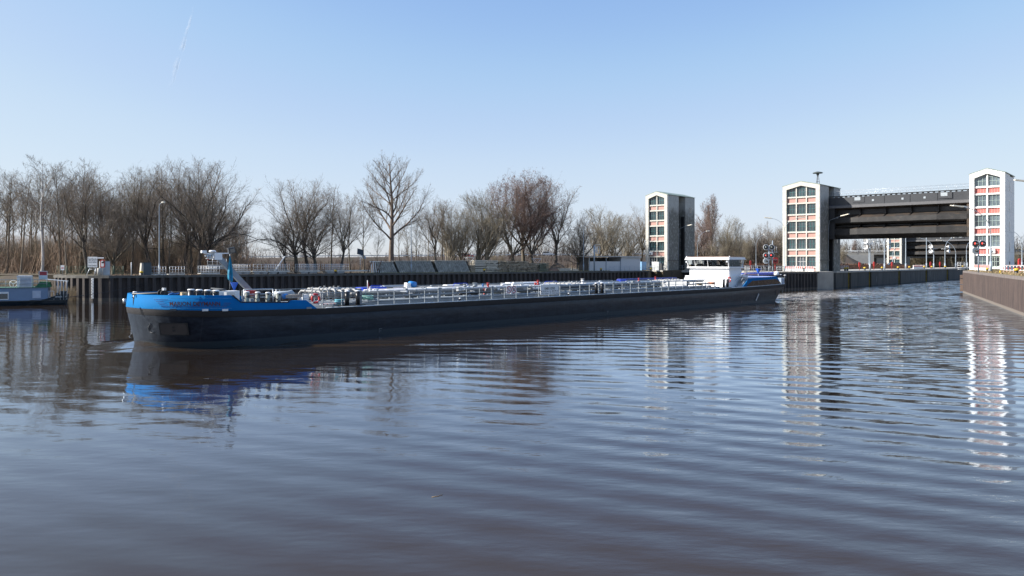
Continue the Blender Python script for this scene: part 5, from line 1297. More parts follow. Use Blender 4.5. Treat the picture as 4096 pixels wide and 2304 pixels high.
# ------------------------------------------------------------ the tanker barge
LEN = 87.7; HB = 4.8
RS = atan2(SD.y, SD.x)
ship = thing('tanker_barge', 'long black hulled tanker barge with bright blue bow and white wheelhouse, under way', 'barge', (BOW.x,BOW.y,0), RS)
SHM = Matrix.Translation(BOW)@Matrix.Rotation(RS,4,'Z')
def su(px, v=-HB):
    r = (px-2048)/FPX; return (r*(BOW.y+v*SN.y)-(BOW.x+v*SN.x))/(SD.x-r*SD.y)
def sz(px, py, v=-HB):
    u = su(px,v); Y = BOW.y+u*SD.y+v*SN.y; return ZH(py,Y)
def deckz(u): return 2.20+.36*max(0,1-u/11.)**1.4+.22*max(0,(u-74)/14)**1.5
def outline(u0, Lb, hb, u1, rs, n=22, p=2.3):
    """closed plan loop: starboard... near side first (v<0) from stem to stern"""
    pts = []
    for i in range(n+1):
        a = pi/2*i/n; pts.append((u0+Lb*(1-max(0,cos(a))**(2/p)), -hb*sin(a)**(2/p)))
    for i in range(1,12): pts.append((u0+Lb+(u1-rs-u0-Lb)*i/12, -hb))
    for i in range(7):
        a = pi/2*i/6; pts.append((u1-rs+rs*sin(a), -hb+rs*(1-cos(a))))
    return pts
LV = [(-1.0,1.6,7.6,4.5,83.0,2.0),(0.0,.95,6.2,4.72,85.2,1.2),(1.1,.75,5.4,4.8,86.2,.9),(1.75,.62,4.9,4.8,86.8,.8)]
def loops(levels):
    L_ = []
    for (z,u0,Lb,hb,u1,rs) in levels: L_.append([(u,v,z) for u,v in outline(u0,Lb,hb,u1,rs)])
    return L_
def skin(mb, L_, smooth=True):
    n = len(L_[0])
    for s in (1,-1):
        vs = [(u,v*s,z) for lp in L_ for (u,v,z) in lp]; fs = []
        for j in range(len(L_)-1):
            for i in range(n-1):
                a = j*n+i; f = (a,a+1,a+n+1,a+n); fs.append(f if s == 1 else f[::-1])
        mb.add(vs, fs, smooth)
    # transom
    return mb
DK = outline(.5,4.6,HB,LEN,.7)
deck_lp = [(u,v,deckz(u)) for u,v in DK]
band_lp = [(u,v,deckz(u)-.42) for u,v in outline(.56,4.65,HB-.02,LEN-.1,.7)]
hull_loops = loops(LV)+[band_lp]
def hull_mat():
    m = bpy.data.materials.new('black_hull_paint'); m.use_nodes = True; n = m.node_tree; L = n.links; b = n.nodes['Principled BSDF']; N = n.nodes.new
    tc = N('ShaderNodeTexCoord'); sp = N('ShaderNodeSeparateXYZ'); L.new(tc.outputs['Object'], sp.inputs[0])
    mp = N('ShaderNodeMapping'); mp.inputs['Scale'].default_value = (.35,1,1.6); L.new(tc.outputs['Object'], mp.inputs[0])
    nz = N('ShaderNodeTexNoise'); nz.inputs['Scale'].default_value = 2.0; nz.inputs['Detail'].default_value = 10; nz.inputs['Roughness'].default_value = .75; L.new(mp.outputs[0], nz.inputs['Vector'])
    cr = N('ShaderNodeValToRGB'); e = cr.color_ramp.elements; e[0].position = .40; e[0].color = (.003,.0055,.012,1); e[1].position = .66; e[1].color = (.022,.030,.042,1)
    L.new(nz.outputs['Fac'], cr.inputs[0])
    ad = N('ShaderNodeMath'); ad.operation = 'MULTIPLY_ADD'; ad.inputs[1].default_value = .16; L.new(nz.outputs['Fac'], ad.inputs[0]); L.new(sp.outputs['Z'], ad.inputs[2])
    mr = N('ShaderNodeMapRange'); mr.inputs['From Min'].default_value = .50; mr.inputs['From Max'].default_value = .44; L.new(ad.outputs[0], mr.inputs['Value'])
    mx = N('ShaderNodeMix'); mx.data_type = 'RGBA'; L.new(mr.outputs[0], mx.inputs['Factor']); L.new(cr.outputs[0], mx.inputs['A']); mx.inputs['B'].default_value = (.034,.044,.052,1)
    # vertical scuffs
    mp2 = N('ShaderNodeMapping'); mp2.inputs['Scale'].default_value = (2.2,1,.35); L.new(tc.outputs['Object'], mp2.inputs[0])
    n2 = N('ShaderNodeTexNoise'); n2.inputs['Scale'].default_value = 1.3; n2.inputs['Detail'].default_value = 6; L.new(mp2.outputs[0], n2.inputs['Vector'])
    r2 = N('ShaderNodeMapRange'); r2.inputs['From Min'].default_value = .66; r2.inputs['From Max'].default_value = .78; r2.inputs['To Max'].default_value = .5; L.new(n2.outputs['Fac'], r2.inputs['Value'])
    m2 = N('ShaderNodeMix'); m2.data_type = 'RGBA'; L.new(r2.outputs[0], m2.inputs['Factor']); L.new(mx.outputs['Result'], m2.inputs['A']); m2.inputs['B'].default_value = (.03,.026,.026,1)
    md = N('ShaderNodeMath'); md.operation = 'MODULO'; md.inputs[1].default_value = 3.1; L.new(sp.outputs['X'], md.inputs[0])
    lt = N('ShaderNodeMath'); lt.operation = 'LESS_THAN'; lt.inputs[1].default_value = .05; L.new(md.outputs[0], lt.inputs[0])
    m3 = N('ShaderNodeMix'); m3.data_type = 'RGBA'; mul_ = N('ShaderNodeMath'); mul_.operation = 'MULTIPLY'; mul_.inputs[1].default_value = .3; L.new(lt.outputs[0], mul_.inputs[0]); L.new(mul_.outputs[0], m3.inputs['Factor'])
    L.new(m2.outputs['Result'], m3.inputs['A']); m3.inputs['B'].default_value = (.045,.05,.06,1)
    L.new(m3.outputs['Result'], b.inputs['Base Color']); b.inputs['Roughness'].default_value = .42; b.inputs['Specular IOR Level'].default_value = .3
    bp = N('ShaderNodeBump'); bp.inputs['Distance'].default_value = .012; L.new(n2.outputs['Fac'], bp.inputs['Height']); L.new(bp.outputs[0], b.inputs['Normal'])
    return m
M_HULL = hull_mat()
hb_ = MB(); skin(hb_, hull_loops)
# transom plates close the stern
n_ = len(DK); tv = [hull_loops[j][-1] for j in range(5)]
tvs = [(u,v,z) for u,v,z in tv]+[(u,-v,z) for u,v,z in tv]
hb_.add(tvs, [(j,j+5,j+6,j+1) for j in range(4)])
hull = hb_.build('hull', M_HULL, ship)
bb = MB(); skin(bb, [[(u,v*1.006,z) for u,v,z in band_lp], [(u-.02 if u<5 else u,v*1.008,z+.02) for u,v,z in band_lp], [(u-.02 if u<5 else u,v*1.008,z-.0) for u,v,z in deck_lp]])
bb.add([(LEN+.0,-4.1,deckz(88)-.42),(LEN,4.1,deckz(88)-.42),(LEN+.02,4.1,deckz(88)),(LEN+.02,-4.1,deckz(88))],[(0,1,2,3)])
bb.build('sheer_strake', mat('scuffed_brown_black_strake',(.014,.012,.013),.7,var=.4,scale=1.2,c2=(.032,.028,.028),f2=.66,s2=1.6,stretch=(.4,1,1.4)), ship)
# deck
def strip_deck(zoff, shrink, m, name, u0=0, u1=99):
    pts = [(u,v*shrink,deckz(u)+zoff) for u,v in DK if u0 <= u <= u1]; n = len(pts)
    vs = pts+[(u,-v,z) for u,v,z in pts]; return MB().add(vs, [(i,n+i,n+i+1,i+1) for i in range(n-1)]).build(name, m, ship)
M_DECK = mat('grey_deck_paint', (.13,.145,.155), .6, var=.2, scale=.8, c2=(.19,.205,.215), f2=.6, s2=.6)
M_SHIPG = mat('ship_grey_paint', (.235,.265,.29), .42, var=.14, scale=1.5)
M_SHIPW = mat('ship_white_paint', (.80,.80,.80), .35, var=.04)
M_BLUE = mat('bright_blue_paint', (.007,.140,.36), .7, var=.07, scale=.8, spec=.05)
strip_deck(-.02, .995, M_DECK, 'main_deck')
# pale gunwale edge line
gw = MB()
pl = [Vector((u, v*1.0, deckz(u)+.03)) for u,v in DK if u >= su(1255)]
for s in (1,-1): gw.tube([Vector((p.x,p.y*s,p.z)) for p in pl], .05, 6)
gw.build('gunwale_bar', mat('pale_worn_edge',(.50,.54,.57),.5,var=.25,scale=.7,c2=(.12,.12,.12),f2=.62,s2=.35), ship)
# blue bulwark of the bow
def bulz(u):
    """top of the bulwark above water, by distance from the stem"""
    u = max(0.,u)
    k = [(0,3.42),(su(929),3.36),(su(964),2.86),(su(1152),2.72),(su(1161),2.87),(su(1225),2.84),(su(1266),2.24)]
    for (a,za),(b_,zb_) in zip(k,k[1:]):
        if a <= u <= b_: return za+(zb_-za)*(u-a)/(b_-a)
    return 2.24
uu = outline(.47,4.6,HB+.035,LEN,.7,n=30)
dense = [q for q in uu if q[0] <= 4.7]
for q in (4.85,5.07,su(929),su(940),su(952),su(964),su(1000),su(1060),su(1110),su(1150),su(1152.5),su(1156),su(1161),su(1190),su(1225),su(1235),su(1245),su(1255),su(1266)):
    if q > dense[-1][0]+.01: dense.append((q,-HB-.035))
bw = MB()
for s in (1,-1):
    vs = []; 
    for (u,v) in dense:
        t_ = bulz(u); zb = deckz(u)-.0; inn = .10 if u > .3 else .10
        lean_ = .10*(t_-zb)
        ui = u+(.25*lean_*4 if u < 3 else 0); nv = v+lean_*(.7 if abs(v)>3 else abs(v)/4)
        vs += [(u,v*s,zb),(ui,nv*s,t_),(ui+(.12 if u<2.5 else 0),(nv+.09 if abs(v)>2 else nv*.97)*s,t_),(u+(.12 if u<2.5 else 0),(v+.09 if abs(v)>2 else v*.97)*s,zb)]
    fs = []
    for i in range(len(dense)-1):
        for j in range(3): a=i*4+j; f=(a,a+4,a+5,a+1); fs.append(f if s==1 else f[::-1])
    bw.add(vs, fs, False)
for i in range(len(bw.sm)): bw.sm[i] = (i%3 == 0)
bul = bw.build('bulwark', M_BLUE, ship)
# dark cap along the lowered part of the bulwark
cp = MB()
for s in (1,-1): cp.tube([Vector((u,-(HB-.03)*s,bulz(u)+.015)) for u in (su(930),su(964),su(1060),su(1152),su(1161))], .05, 6)
cp.build('rubbing_cap', M_BLACK, bul)
# name lettering follows the curve of the bulwark
arc = [Vector((u,v,0)) for u,v in dense]; al = [0.]
for a,b_ in zip(arc,arc[1:]): al.append(al[-1]+(b_-a).length)
def on_bow(s_, z, out=.012):
    s_ = max(.01,min(s_,al[-1]-.01))
    for i in range(len(al)-1):
        if al[i+1] >= s_: break
    d = (arc[i+1]-arc[i]).normalized(); p = arc[i].lerp(arc[i+1],(s_-al[i])/(al[i+1]-al[i])); nrm = Vector((d.y,-d.x,0))
    if nrm.y > 0: nrm = -nrm
    ln = .10*(z-deckz(p.x))*.7*min(1,abs(p.y)/4); p = p-Vector((nrm.x*0,-ln if False else 0,0))+Vector((0,ln,0))
    return p+nrm*out+Vector((0,0,z))
def s_at_px(px, z=3.0):
    best = min(((abs(2048+FPX*((SHM@on_bow(s_/40,z)).x/(SHM@on_bow(s_/40,z)).y)-px)), s_/40) for s_ in range(int(al[-1]*40)))
    return best[1]
sA = s_at_px(679); sB = s_at_px(881)
v_,f_,tw = text_mesh('MARION DEYMANN', 1, 0, bold=.020)
def zpx(py, s_): p = SHM@on_bow(s_,3); return ZH(py,p.y)
def zrow(py, s_): return zpx(py,s_)
zl0, zl1 = 2.72+.04, 2.72+.31
def conform(verts, out):
    r = []
    for x,y,z in verts:
        s_ = sA+(sB-sA)*x/tw; z0 = zrow(1222.5,s_); z1 = zrow(1206.5,s_); r.append(on_bow(s_, z0+(z1-z0)*y/.72, out))
    return r
# subdivide long text faces is unnecessary: letters are narrow against the curve
MB().add(conform(v_,.02), f_).build('name_lettering', mat('dark_red_lettering',(.06,.002,.006),.5), bul)
def bowline(px0, px1, py, h=.035, m=None, lst=None):
    a = s_at_px(px0); b_ = s_at_px(px1); k = 8
    for out in (.022,):
        vs = []
        for i in range(k+1):
            s_ = a+(b_-a)*i/k; z = zrow(py,s_); vs += [on_bow(s_,z-h/2,out), on_bow(s_,z+h/2,out)]
        lst.add(vs, [(2*i,2*i+2,2*i+3,2*i+1) for i in range(k)])
bl = MB()
for a,b_,y in ((617,671,1199),(624,654,1205.5),(630,660,1212.5),(637,668,1219.5),(645,907,1226.5),(894,924,1212.5),(889,918,1220)): bowline(a,b_,y,lst=bl)
bl.build('speed_lines', mat('dark_blue_line',(.01,.05,.20),.4), bul)
bl = MB()
for a,b_,y in ((612,926,1193),(612,926,1233)): bowline(a,b_,y,h=.02,lst=bl)
bl.build('panel_edge', mat('pale_blue_line',(.06,.26,.55),.4), bul)
# white fairleads at the foot of the bulwark
for i,(px,m_) in enumerate(((694,M_DGREY),(820,M_SHIPW),(900,M_SHIPW),(1234,M_SHIPG))):
    s_ = s_at_px(px,2.6) if px < 930 else None
    if s_: p = on_bow(s_, zrow(1241,s_), .03)
    else: p = Vector((su(px),-HB-.05,2.27))
    MB().obox((p.x,p.y,p.z-.05), .36, .10, .13, RD(-32) if px<750 else RD(-8)).build('fairlead', m_, ship)
# anchor pocket and recessed light plate on the bow
def on_hull(px, py, out=.0):
    best=None; LP = hull_loops
    for j in range(len(LP)-1):
        for i in range(len(LP[0])-1):
            for tt in (.25,.75):
                for ss in (.1,.3,.5,.7,.9):
                    a = Vector(LP[j][i]).lerp(Vector(LP[j][i+1]),ss); b_ = Vector(LP[j+1][i]).lerp(Vector(LP[j+1][i+1]),ss); q = a.lerp(b_,tt); w_ = SHM@q
                    e = (2048+FPX*w_.x/w_.y-px)**2+(HOR-FPX*(w_.z-EYE)/w_.y-py)**2
                    if best is None or e < best[0]: best = (e,q.copy(),Vector(LP[j][i+1])-Vector(LP[j][i]),Vector(LP[j+1][i])-Vector(LP[j][i]))
    e,q,du_,dv_ = best; x = du_.normalized(); nrm = x.cross(dv_.normalized()).normalized(); 
    if nrm.y > 0 : nrm = -nrm
    z = nrm.cross(x); 
    if z.z < 0: z = -z
    return q+nrm*out, Matrix((x,nrm,z)).transposed()
c,M = on_hull(697,1323)
pk = MB().add([c+M@Vector((a,.03,b_)) for a,b_ in rrect(-.95,.95,-.42,.42,.06)[::-1]],[tuple(range(20))])
po = pk.build('anchor_pocket', M_BLACK, ship)
MB().add([c+M@Vector((a,.045,b_)) for a,b_ in rrect(-.86,.86,-.36,.34,.2)[::-1]],[tuple(range(20))]).build('pocket_plate', mat('brownish_plate',(.028,.022,.022),.5), po)
MB().add([c+M@Vector((a*.09,.06,b_*.07+.12)) for a,b_ in [(cos(k*pi/5),sin(k*pi/5)) for k in range(10)]]+[c+M@Vector((a*.09,.06,b_*.07-.10)) for a,b_ in [(cos(k*pi/5),sin(k*pi/5)) for k in range(10)]],[tuple(range(10)),tuple(range(10,20))]).build('towing_hole', M_BLACK, po)
c,M = on_hull(603,1320,.05); MB().tube([c+M@Vector(q) for q in ((.05,0,.33),(-.05,0,.2),(-.2,0,.1),(-.25,0,-.05),(-.18,0,-.22),(0,0,-.27),(.25,0,-.27))], .03, 6).build('mooring_eye', M_DGREY, ship)
# draught marks
for px,py in ((1515,1325),(2427,1256),(2965,1213)):
    u = su(px); dm = MB(); dm.box(u,u+.3,-HB-.03,-HB-.022,.42,.47).box(u,u+.05,-HB-.03,-HB-.022,.15,.42).box(u+.12,u+.22,-HB-.03,-HB-.022,.25,.3); dm.build('draught_mark', mat('grey_marks',(.12,.13,.14),.5), ship)

# generic deck fittings (local ship coordinates)
def sbollard(u, v, h=.62, r=.17, worn=False, base=.0, name='bollard', z=None):
    z0 = deckz(u) if z is None else z
    b_ = MB().cyl((u,v,z0), r, h, 14).build(name, mat('worn_bollard_paint',(.26,.28,.24),.6,var=.1,c2=(.02,.02,.02),f2=.45,s2=3.) if worn else M_BLACK, ship)
    MB().lathe((u,v,z0+h), [(r*1.08,0),(r*1.08,.06),(r*.8,.09)], 14).build('cap', M_SHIPW, b_)
    if True: MB().tube([(u-r*1.6,v,z0+h*.7),(u+r*1.6,v,z0+h*.7)], .03, 5).build('cross_pin', M_BLACK, b_)
    return b_
# foredeck
fz = 2.62
strip_deck(.06, .96, M_DECK, 'foredeck', 0, 8.5)
for px in (764,797,830,864): sbollard(su(px,-3.2), -3.2, sz(px,1161,-3.2)-deckz(4)-.05, .2)
for px in (988,1031,1072,1113): sbollard(su(px,-HB+.55), -HB+.55, sz(px,1174,-HB+.55)-deckz(8), .16, True)
sbollard(.6, .0, sz(540,1171,0)-deckz(.5), .12)
# stem head lamp and dark coaming, fan-shaped chock at the very bow
c = Vector((-.12,-.5,2.98)); MB().cyl(c+Vector((-.1,0,-.12)), .1, .3, 10).build('stem_lamp', M_GALV, ship)
MB().tube([(0.35,-.2,3.42),(4.5,-2.0,3.55),(6.0,-1.5,3.6),(6.2,1.0,3.62)], .07, 6).build('bow_rail', M_DGREY, ship)
pr = MB()
for v in (-.25,.25): pr.prism([(1.9+cos(a)*.24,sz(609,1158,-.6)-.24+sin(a)*.24) for a in [pi*k/6-.5 for k in range(9)]],'y',v-1.2-.04,v-1.2+.04)
pr.build('anchor_winch', M_BLACK, ship)
MB().obox((2.4,-1.2,2.7), .9, .8, .5).build('winch_bed', M_DGREY, ship)
def floodl(px,py,v,label=None):
    u = su(px,v); z = sz(px,py,v); t_ = MB().tube([(u,v,deckz(u)),(u,v,z-.1)], .03, 5).build('lamp_post', M_DGREY, ship)
    MB().obox((u,v,z-.14), .17, .2, .17, RD(20)).build('flood_lamp', M_GALV, t_)
floodl(656,1153,-1.5); floodl(841,1163,-2.9)
MB().obox((su(735,-2),-2,3.30),.35,.3,.22).build('rope_heap', mat('tan_rope',(.5,.4,.25),.9,var=.3,scale=8), ship)
MB().tube([(su(675,-2.4),-2.4,3.40),(su(690,-2.2),-2.2,3.5),(su(700,-2.4),-2.4,3.44),(su(716,-2.2),-2.2,3.47)], .05, 6).build('blue_hose', mat('hose_blue',(.03,.15,.45),.5), ship)
u = su(905,-1.5); MB().obox((u,-1.5,2.7), 1.5,.9,sz(905,1163,-1.5)-2.7).build('deck_box', M_SHIPW, ship)
u = su(918,-2.4); MB().obox((u,-2.4,2.7), .6,.4,sz(918,1168,-2.4)-2.7).build('control_box', M_GALV, ship)
# fore mast: slanting boom with radar head
v0 = 0.; ub = su(1036,v0); zb_ = sz(1036,1170,v0); ut = su(872,v0); zt_ = sz(872,1028,v0)
mast = MB().beam((ub,v0,zb_-.6),(ut,v0,zt_),.30,.36).build('fore_mast', M_SHIPG, ship)
MB().obox((ut-.05,v0,zt_-.2),.55,.36,.46).build('mast_head', M_SHIPW, mast)
q = MB(); q.beam((su(815,v0),v0,sz(815,1014,v0)),(su(925,v0),v0,sz(925,1013,v0)),.08,.08); q.build('cross_arm', M_SHIPW, mast)
MB().obox((su(815,v0),v0,sz(815,1012,v0)),.34,.22,.18).build('radar_box', M_SHIPW, mast)
MB().lathe((su(850,v0),v0,sz(850,1010,v0)),[(.16,0),(.24,.04),(.24,.12),(.16,.16)],14).build('radar_dome', M_SHIPW, mast)
q = MB(); q.beam((su(820,v0),v0,sz(820,1024,v0)),(su(868,v0),v0,sz(868,1012,v0)),.12,.10); q.beam((su(826,v0),v0,sz(826,1034,v0)),(su(866,v0),v0,sz(866,1034,v0)),.3,.04)
for px in (828,838,848,856): q.cyl((su(px,v0),v0-.1,sz(px,1034,v0)),.06,.26,8)
q.build('lantern_rack', M_GALV, mast); MB().cyl((su(833,v0),v0,sz(833,1041,v0)),.05,.1,8).build('red_lantern', M_RED, mast)
t_ = MB().obox((su(928,v0),v0,sz(928,1013,v0)),.5,.2,.42,m=Matrix.Rotation(RD(-12),3,'Y')).build('flood_lamp', M_DGREY, mast)
u_ = su(928,v0); z_ = sz(928,1010,v0); MB().obox((u_,v0-.11,z_),.36,.03,.26,m=Matrix.Rotation(RD(-12),3,'Y')).build('lamp_glass', M_GLASS, t_)
# blue inverted cone on its staff
def cone(px, pyt, pyb, v, rr, label):
    u = su(px,v); zt = sz(px,pyt,v); zb = sz(px,pyb,v)
    c_ = MB()
    c_.add([(u,v,zb)]+[(u+rr*cos(a),v+rr*sin(a),zt) for a in [2*pi*k/4+.45 for k in range(4)]],[(0,2,1),(0,3,2),(0,4,3),(0,1,4),(1,2,3,4)])
    o = c_.build('blue_cone', mat('signal_blue',(.015,.10,.50),.5,var=.05), ship); MB().tube([(u,v,zb-.7),(u,v,zb+.05)], .03, 5).build('staff', M_GALV, o)
cone(937,1130,1165,-.8,.34,''); 
# anchor gear and drums aft of the foredeck
v=-1.2
dr = MB().tube([(su(1098,v),v,sz(1098,1178,v)),(su(1150,v),v,sz(1150,1176,v)),(su(1165,v),v,sz(1165,1176,v)),(su(1175,v),v,sz(1175,1176,v))],[.24,.24,.32,.14],16).build('winch_gear', M_GREYP, ship)
MB().tube([(su(1132,-3),-3,sz(1132,1186,-3)),(su(1148,-3),-3,sz(1148,1184,-3))],.18,14).build('blue_motor', mat('motor_blue',(.02,.18,.50),.4), ship)
MB().obox((su(1170,-3.),-3.,sz(1170,1184,-3)-.1),1.3,.5,.2).build('deck_tray', M_WOOD, ship)
MB().obox((su(1000,-1),-1,sz(1000,1165,-1)-.3),.7,.5,.35).build('red_engine', M_RED, ship)
MB().obox((su(1005,-2.6),-2.6,deckz(9)),.28,.28,.75).build('grey_locker', M_SHIPG, ship)
MB().obox((su(1050,-.5),-.5,deckz(9)),1.8,1.4,.72).build('boom_bed', M_BLACK, ship)
MB().obox((su(1216,-1.8),-1.8,deckz(12)+.35),.5,.5,.55).build('vent_cowl', M_SHIPW, ship)
fr_ = MB()
for z in (0,.35): fr_.tube([(su(976,-1.6),-1.6,sz(976,1158,-1.6)-z),(su(1092,-1.6),-1.6,sz(1092,1155,-1.6)-z)], .035, 5)
for px in (976,982,1092,1105): fr_.tube([(su(px,-1.6),-1.6,deckz(8)),(su(px,-1.6),-1.6,sz(px,1157,-1.6))], .04, 5)
fr_.build('winch_rail', M_GALV, ship)
# railing along the near side (and the far side)
VR = -HB+.32
def srail(u0, u1, v, step=1.52, h=1.08, mid=(.35,.72), big=()):
    rl = MB()
    n = max(1,round((u1-u0)/6)); 
    for z in (h,)+mid: rl.tube([(u0+(u1-u0)*i/n,v,deckz(u0+(u1-u0)*i/n)+z) for i in range(n+1)], .022 if z<h else .03, 5)
    r = rl.build('side_railing', M_SHIPG, ship); k = max(1,round((u1-u0)/step))
    for i in range(k+1):
        u = u0+(u1-u0)*i/k; w_ = .12 if i in big else .03
        MB().box(u-w_,u+w_,v-.03,v+.03,deckz(u),deckz(u)+h+(.12 if i in big else 0)).build('rail_post', M_SHIPG, r)
    return r
srail(su(1212,VR), su(1440,VR), VR, big=(3,4)); srail(su(1446,VR), su(2395,VR), VR, big=(5,9,14,20)); srail(su(2420,VR), su(2860,VR), VR, big=(1,8))
srail(su(1212,VR), su(2700,VR), -VR, step=3.2)
# toe plate between deck edge and pipes
MB().add([(u,-HB+.75,deckz(u)+z) for u in (13,30,50,70) for z in (0,.24)], [(2*i,2*i+2,2*i+3,2*i+1) for i in range(3)]).build('toe_plate', M_SHIPG, ship)
# pipe runs
M_PIPEW = mat('dirty_white_pipe',(.31,.31,.305),.5,var=.2,scale=2.5)
def pipe(pts, r, m=None, name='pipe', fl=5.): 
    o = MB().tube(pts, r, 10).build(name, m or M_SHIPG, ship); return o
R3 = random.Random(9)
for v,z,r in ((-3.75,.30,.13),(-3.3,.62,.09),(-3.0,.92,.11),(-2.55,.55,.08),(-2.2,.98,.09),(-1.6,.75,.12),(-.9,1.02,.08),(.4,.85,.11),(1.2,1.05,.09),(2.4,.8,.1)):
    u0 = 15+R3.uniform(0,3); u1 = 69+R3.uniform(-3,3)
    p_ = pipe([(u0,v,deckz(20)+z),(u1,v,deckz(50)+z)], r, {-3.0:M_PIPEW,-2.2:M_GALV,-.9:M_SHIPW,1.2:M_PIPEW}.get(v))
    fl = MB()
    for k in range(int((u1-u0)/5)): u = u0+1+k*5+R3.uniform(-.5,.5); fl.tube([(u,v,deckz(20)+z),(u+.09,v,deckz(20)+z)], r*1.75, 10)
    fl.build('flange', M_SHIPG, p_)
sup = MB()
for k in range(19): u = 16+k*2.9; sup.box(u-.04,u+.04,-3.9,2.5,deckz(u)+.16,deckz(u)+.22).box(u-.04,u+.04,-3.1,-3.0,deckz(u),deckz(u)+.85).box(u-.04,u+.04,-1.7,-1.6,deckz(u),deckz(u)+.7)
sup.build('pipe_supports', M_SHIPG, ship)
MB().box(16,70,-3.95,-3.90,deckz(20),deckz(20)+.12).build('pipe_gutter', M_SHIPG, ship)
M_HOSE = mat('black_hose',(.015,.015,.015),.5)
pipe([(26,-3.5,2.75),(30,-3.55,2.9),(36,-3.5,2.86),(42,-3.5,3.0),(50,-3.4,3.0)], .09, M_HOSE, 'cargo_hose')
def valve(u,v,z,m,s=1., name='valve'):
    b_ = MB().lathe((u,v,z),[(.12*s,0),(.2*s,.05*s),(.2*s,.15*s),(.11*s,.2*s),(.11*s,.42*s),(.17*s,.44*s),(.17*s,.54*s),(.05*s,.58*s)],12).build(name, m, ship)
    MB().torus((u,v,z+.66*s),.17*s,.022*s,n=14,k=5).build('hand_wheel', m, b_); return b_
def manifold(px, v, py, n, m, seed):
    """cluster of cross pipes with bends, flanges and valves"""
    R = random.Random(seed); u0 = su(px,v); z = sz(px,py,v)-.12
    for k in range(n):
        u = u0+k*.62; zz = z+R.uniform(-.08,.12)
        p_ = MB().tube([(u,v-1.2,deckz(u)+.5),(u,v-1.15,zz-.1),(u,v-.95,zz),(u,v+1.6,zz),(u,v+1.9,zz-.2),(u,v+1.95,deckz(u)+.3)],.085,10).build('cross_pipe', m, ship)
        fl = MB()
        for t_ in (-.6,-.1,.9): fl.tube([(u,v+t_,zz),(u,v+t_+.1,zz)],.15,12)
        fl.build('flange', m, p_)
        if k%2 == 0: valve(u,v+.3,zz-.02,m,.42)
    MB().tube([(u0-.3,v-.2,z-.35),(u0+n*.62,v-.2,z-.35)],.17,12).build('header_pipe', m, ship)
manifold(1250,-1.6,1156,6,M_PIPEW,1); manifold(1290,.6,1152,4,M_PIPEW,4); manifold(2225,-.9,1134,7,M_PIPEW,2); manifold(2655,-1.5,1119,7,M_PIPEW,3); manifold(2340,.8,1138,5,M_SHIPG,5)
for px,py0,v,r,l in ((1322,1160,-1.9,.2,38),(1395,1163,-2.2,.19,30),(2122,1153,-2.9,.24,86)):
    a=su(px,v); b_=su(px+l,v); z=sz(px,py0,v); p_=MB().tube([(a,v,z),(b_,v,z)],r,16).build('cylinder_tank', M_PIPEW if px<2000 else M_SHIPW, ship); MB().tube([(a-.06,v,z),(a+.08,v,z)],r*1.2,16).build('end_flange', M_PIPEW, p_)
MB().tube([(su(2312,-2.9),-2.9,sz(2312,1152,-2.9)),(su(2310,-2.9)-1.2,-2.9,sz(2312,1152,-2.9))],.2,14).build('end_flange', M_SHIPW, ship)
for px,py,v,m_,s_ in ((1952,1142,-2.2,M_RED,.8),(1940,1166,-3.2,M_RED,.8),(2142,1138,-1,M_RED,.8),(2152,1131,-1,M_RED,.8),(1932,1145,-1.6,mat('motor_blue',(.02,.18,.5)),.7),(2555,1118,-1,M_RED,.6),(2622,1112,-1,M_RED,.6),(1480,1158,-2.6,M_SHIPW,.6),(1900,1150,-1,M_SHIPG,1.3),(1860,1150,-2,M_SHIPG,1.),(2010,1146,-2,M_SHIPW,1.),(2330,1128,-2,M_SHIPW,1),(1760,1160,-2.4,M_SHIPG,1.),(1690,1163,-1,M_SHIPG,1.)):
    valve(su(px,v),v,sz(px,py,v)-.35*s_,m_,s_)
for px,py,v in ((1640,1136,1.2),(1598,1160,-1),(1750,1150,.5),(1900,1142,0),(1852,1158,-3)): pass
RC = random.Random(21)
for k in range(30):          # small fittings scattered along the pipe deck
    u = 17+k*1.78+RC.uniform(-.4,.4); v = RC.choice((-3.5,-3.0,-2.3,-1.3,.2,1.5)); z = deckz(u)+RC.uniform(.75,1.05); kind = k%3
    if kind == 0: valve(u,v,z-.25,RC.choice((M_SHIPW,M_SHIPG,M_PIPEW)),RC.uniform(.4,.65))
    elif kind == 1: MB().tube([(u,v,deckz(u)+.2),(u,v,z),(u+.15,v,z+.12),(u+.5,v,z+.12),(u+.62,v,z)], .06, 8).build('vent_bend', RC.choice((M_SHIPW,M_PIPEW)), ship)
    else: MB().obox((u,v,z-.2), RC.uniform(.25,.6), .3, RC.uniform(.2,.4)).build('junction_box', RC.choice((M_SHIPW,M_SHIPG,M_GALV)), ship)
for k in range(8): u = 20+k*6.3; MB().tube([(u,-3.9,deckz(u)+.95),(u,2.4,deckz(u)+1.0)], .07, 8).build('cross_line', RC.choice((M_SHIPW,M_SHIPG)), ship)
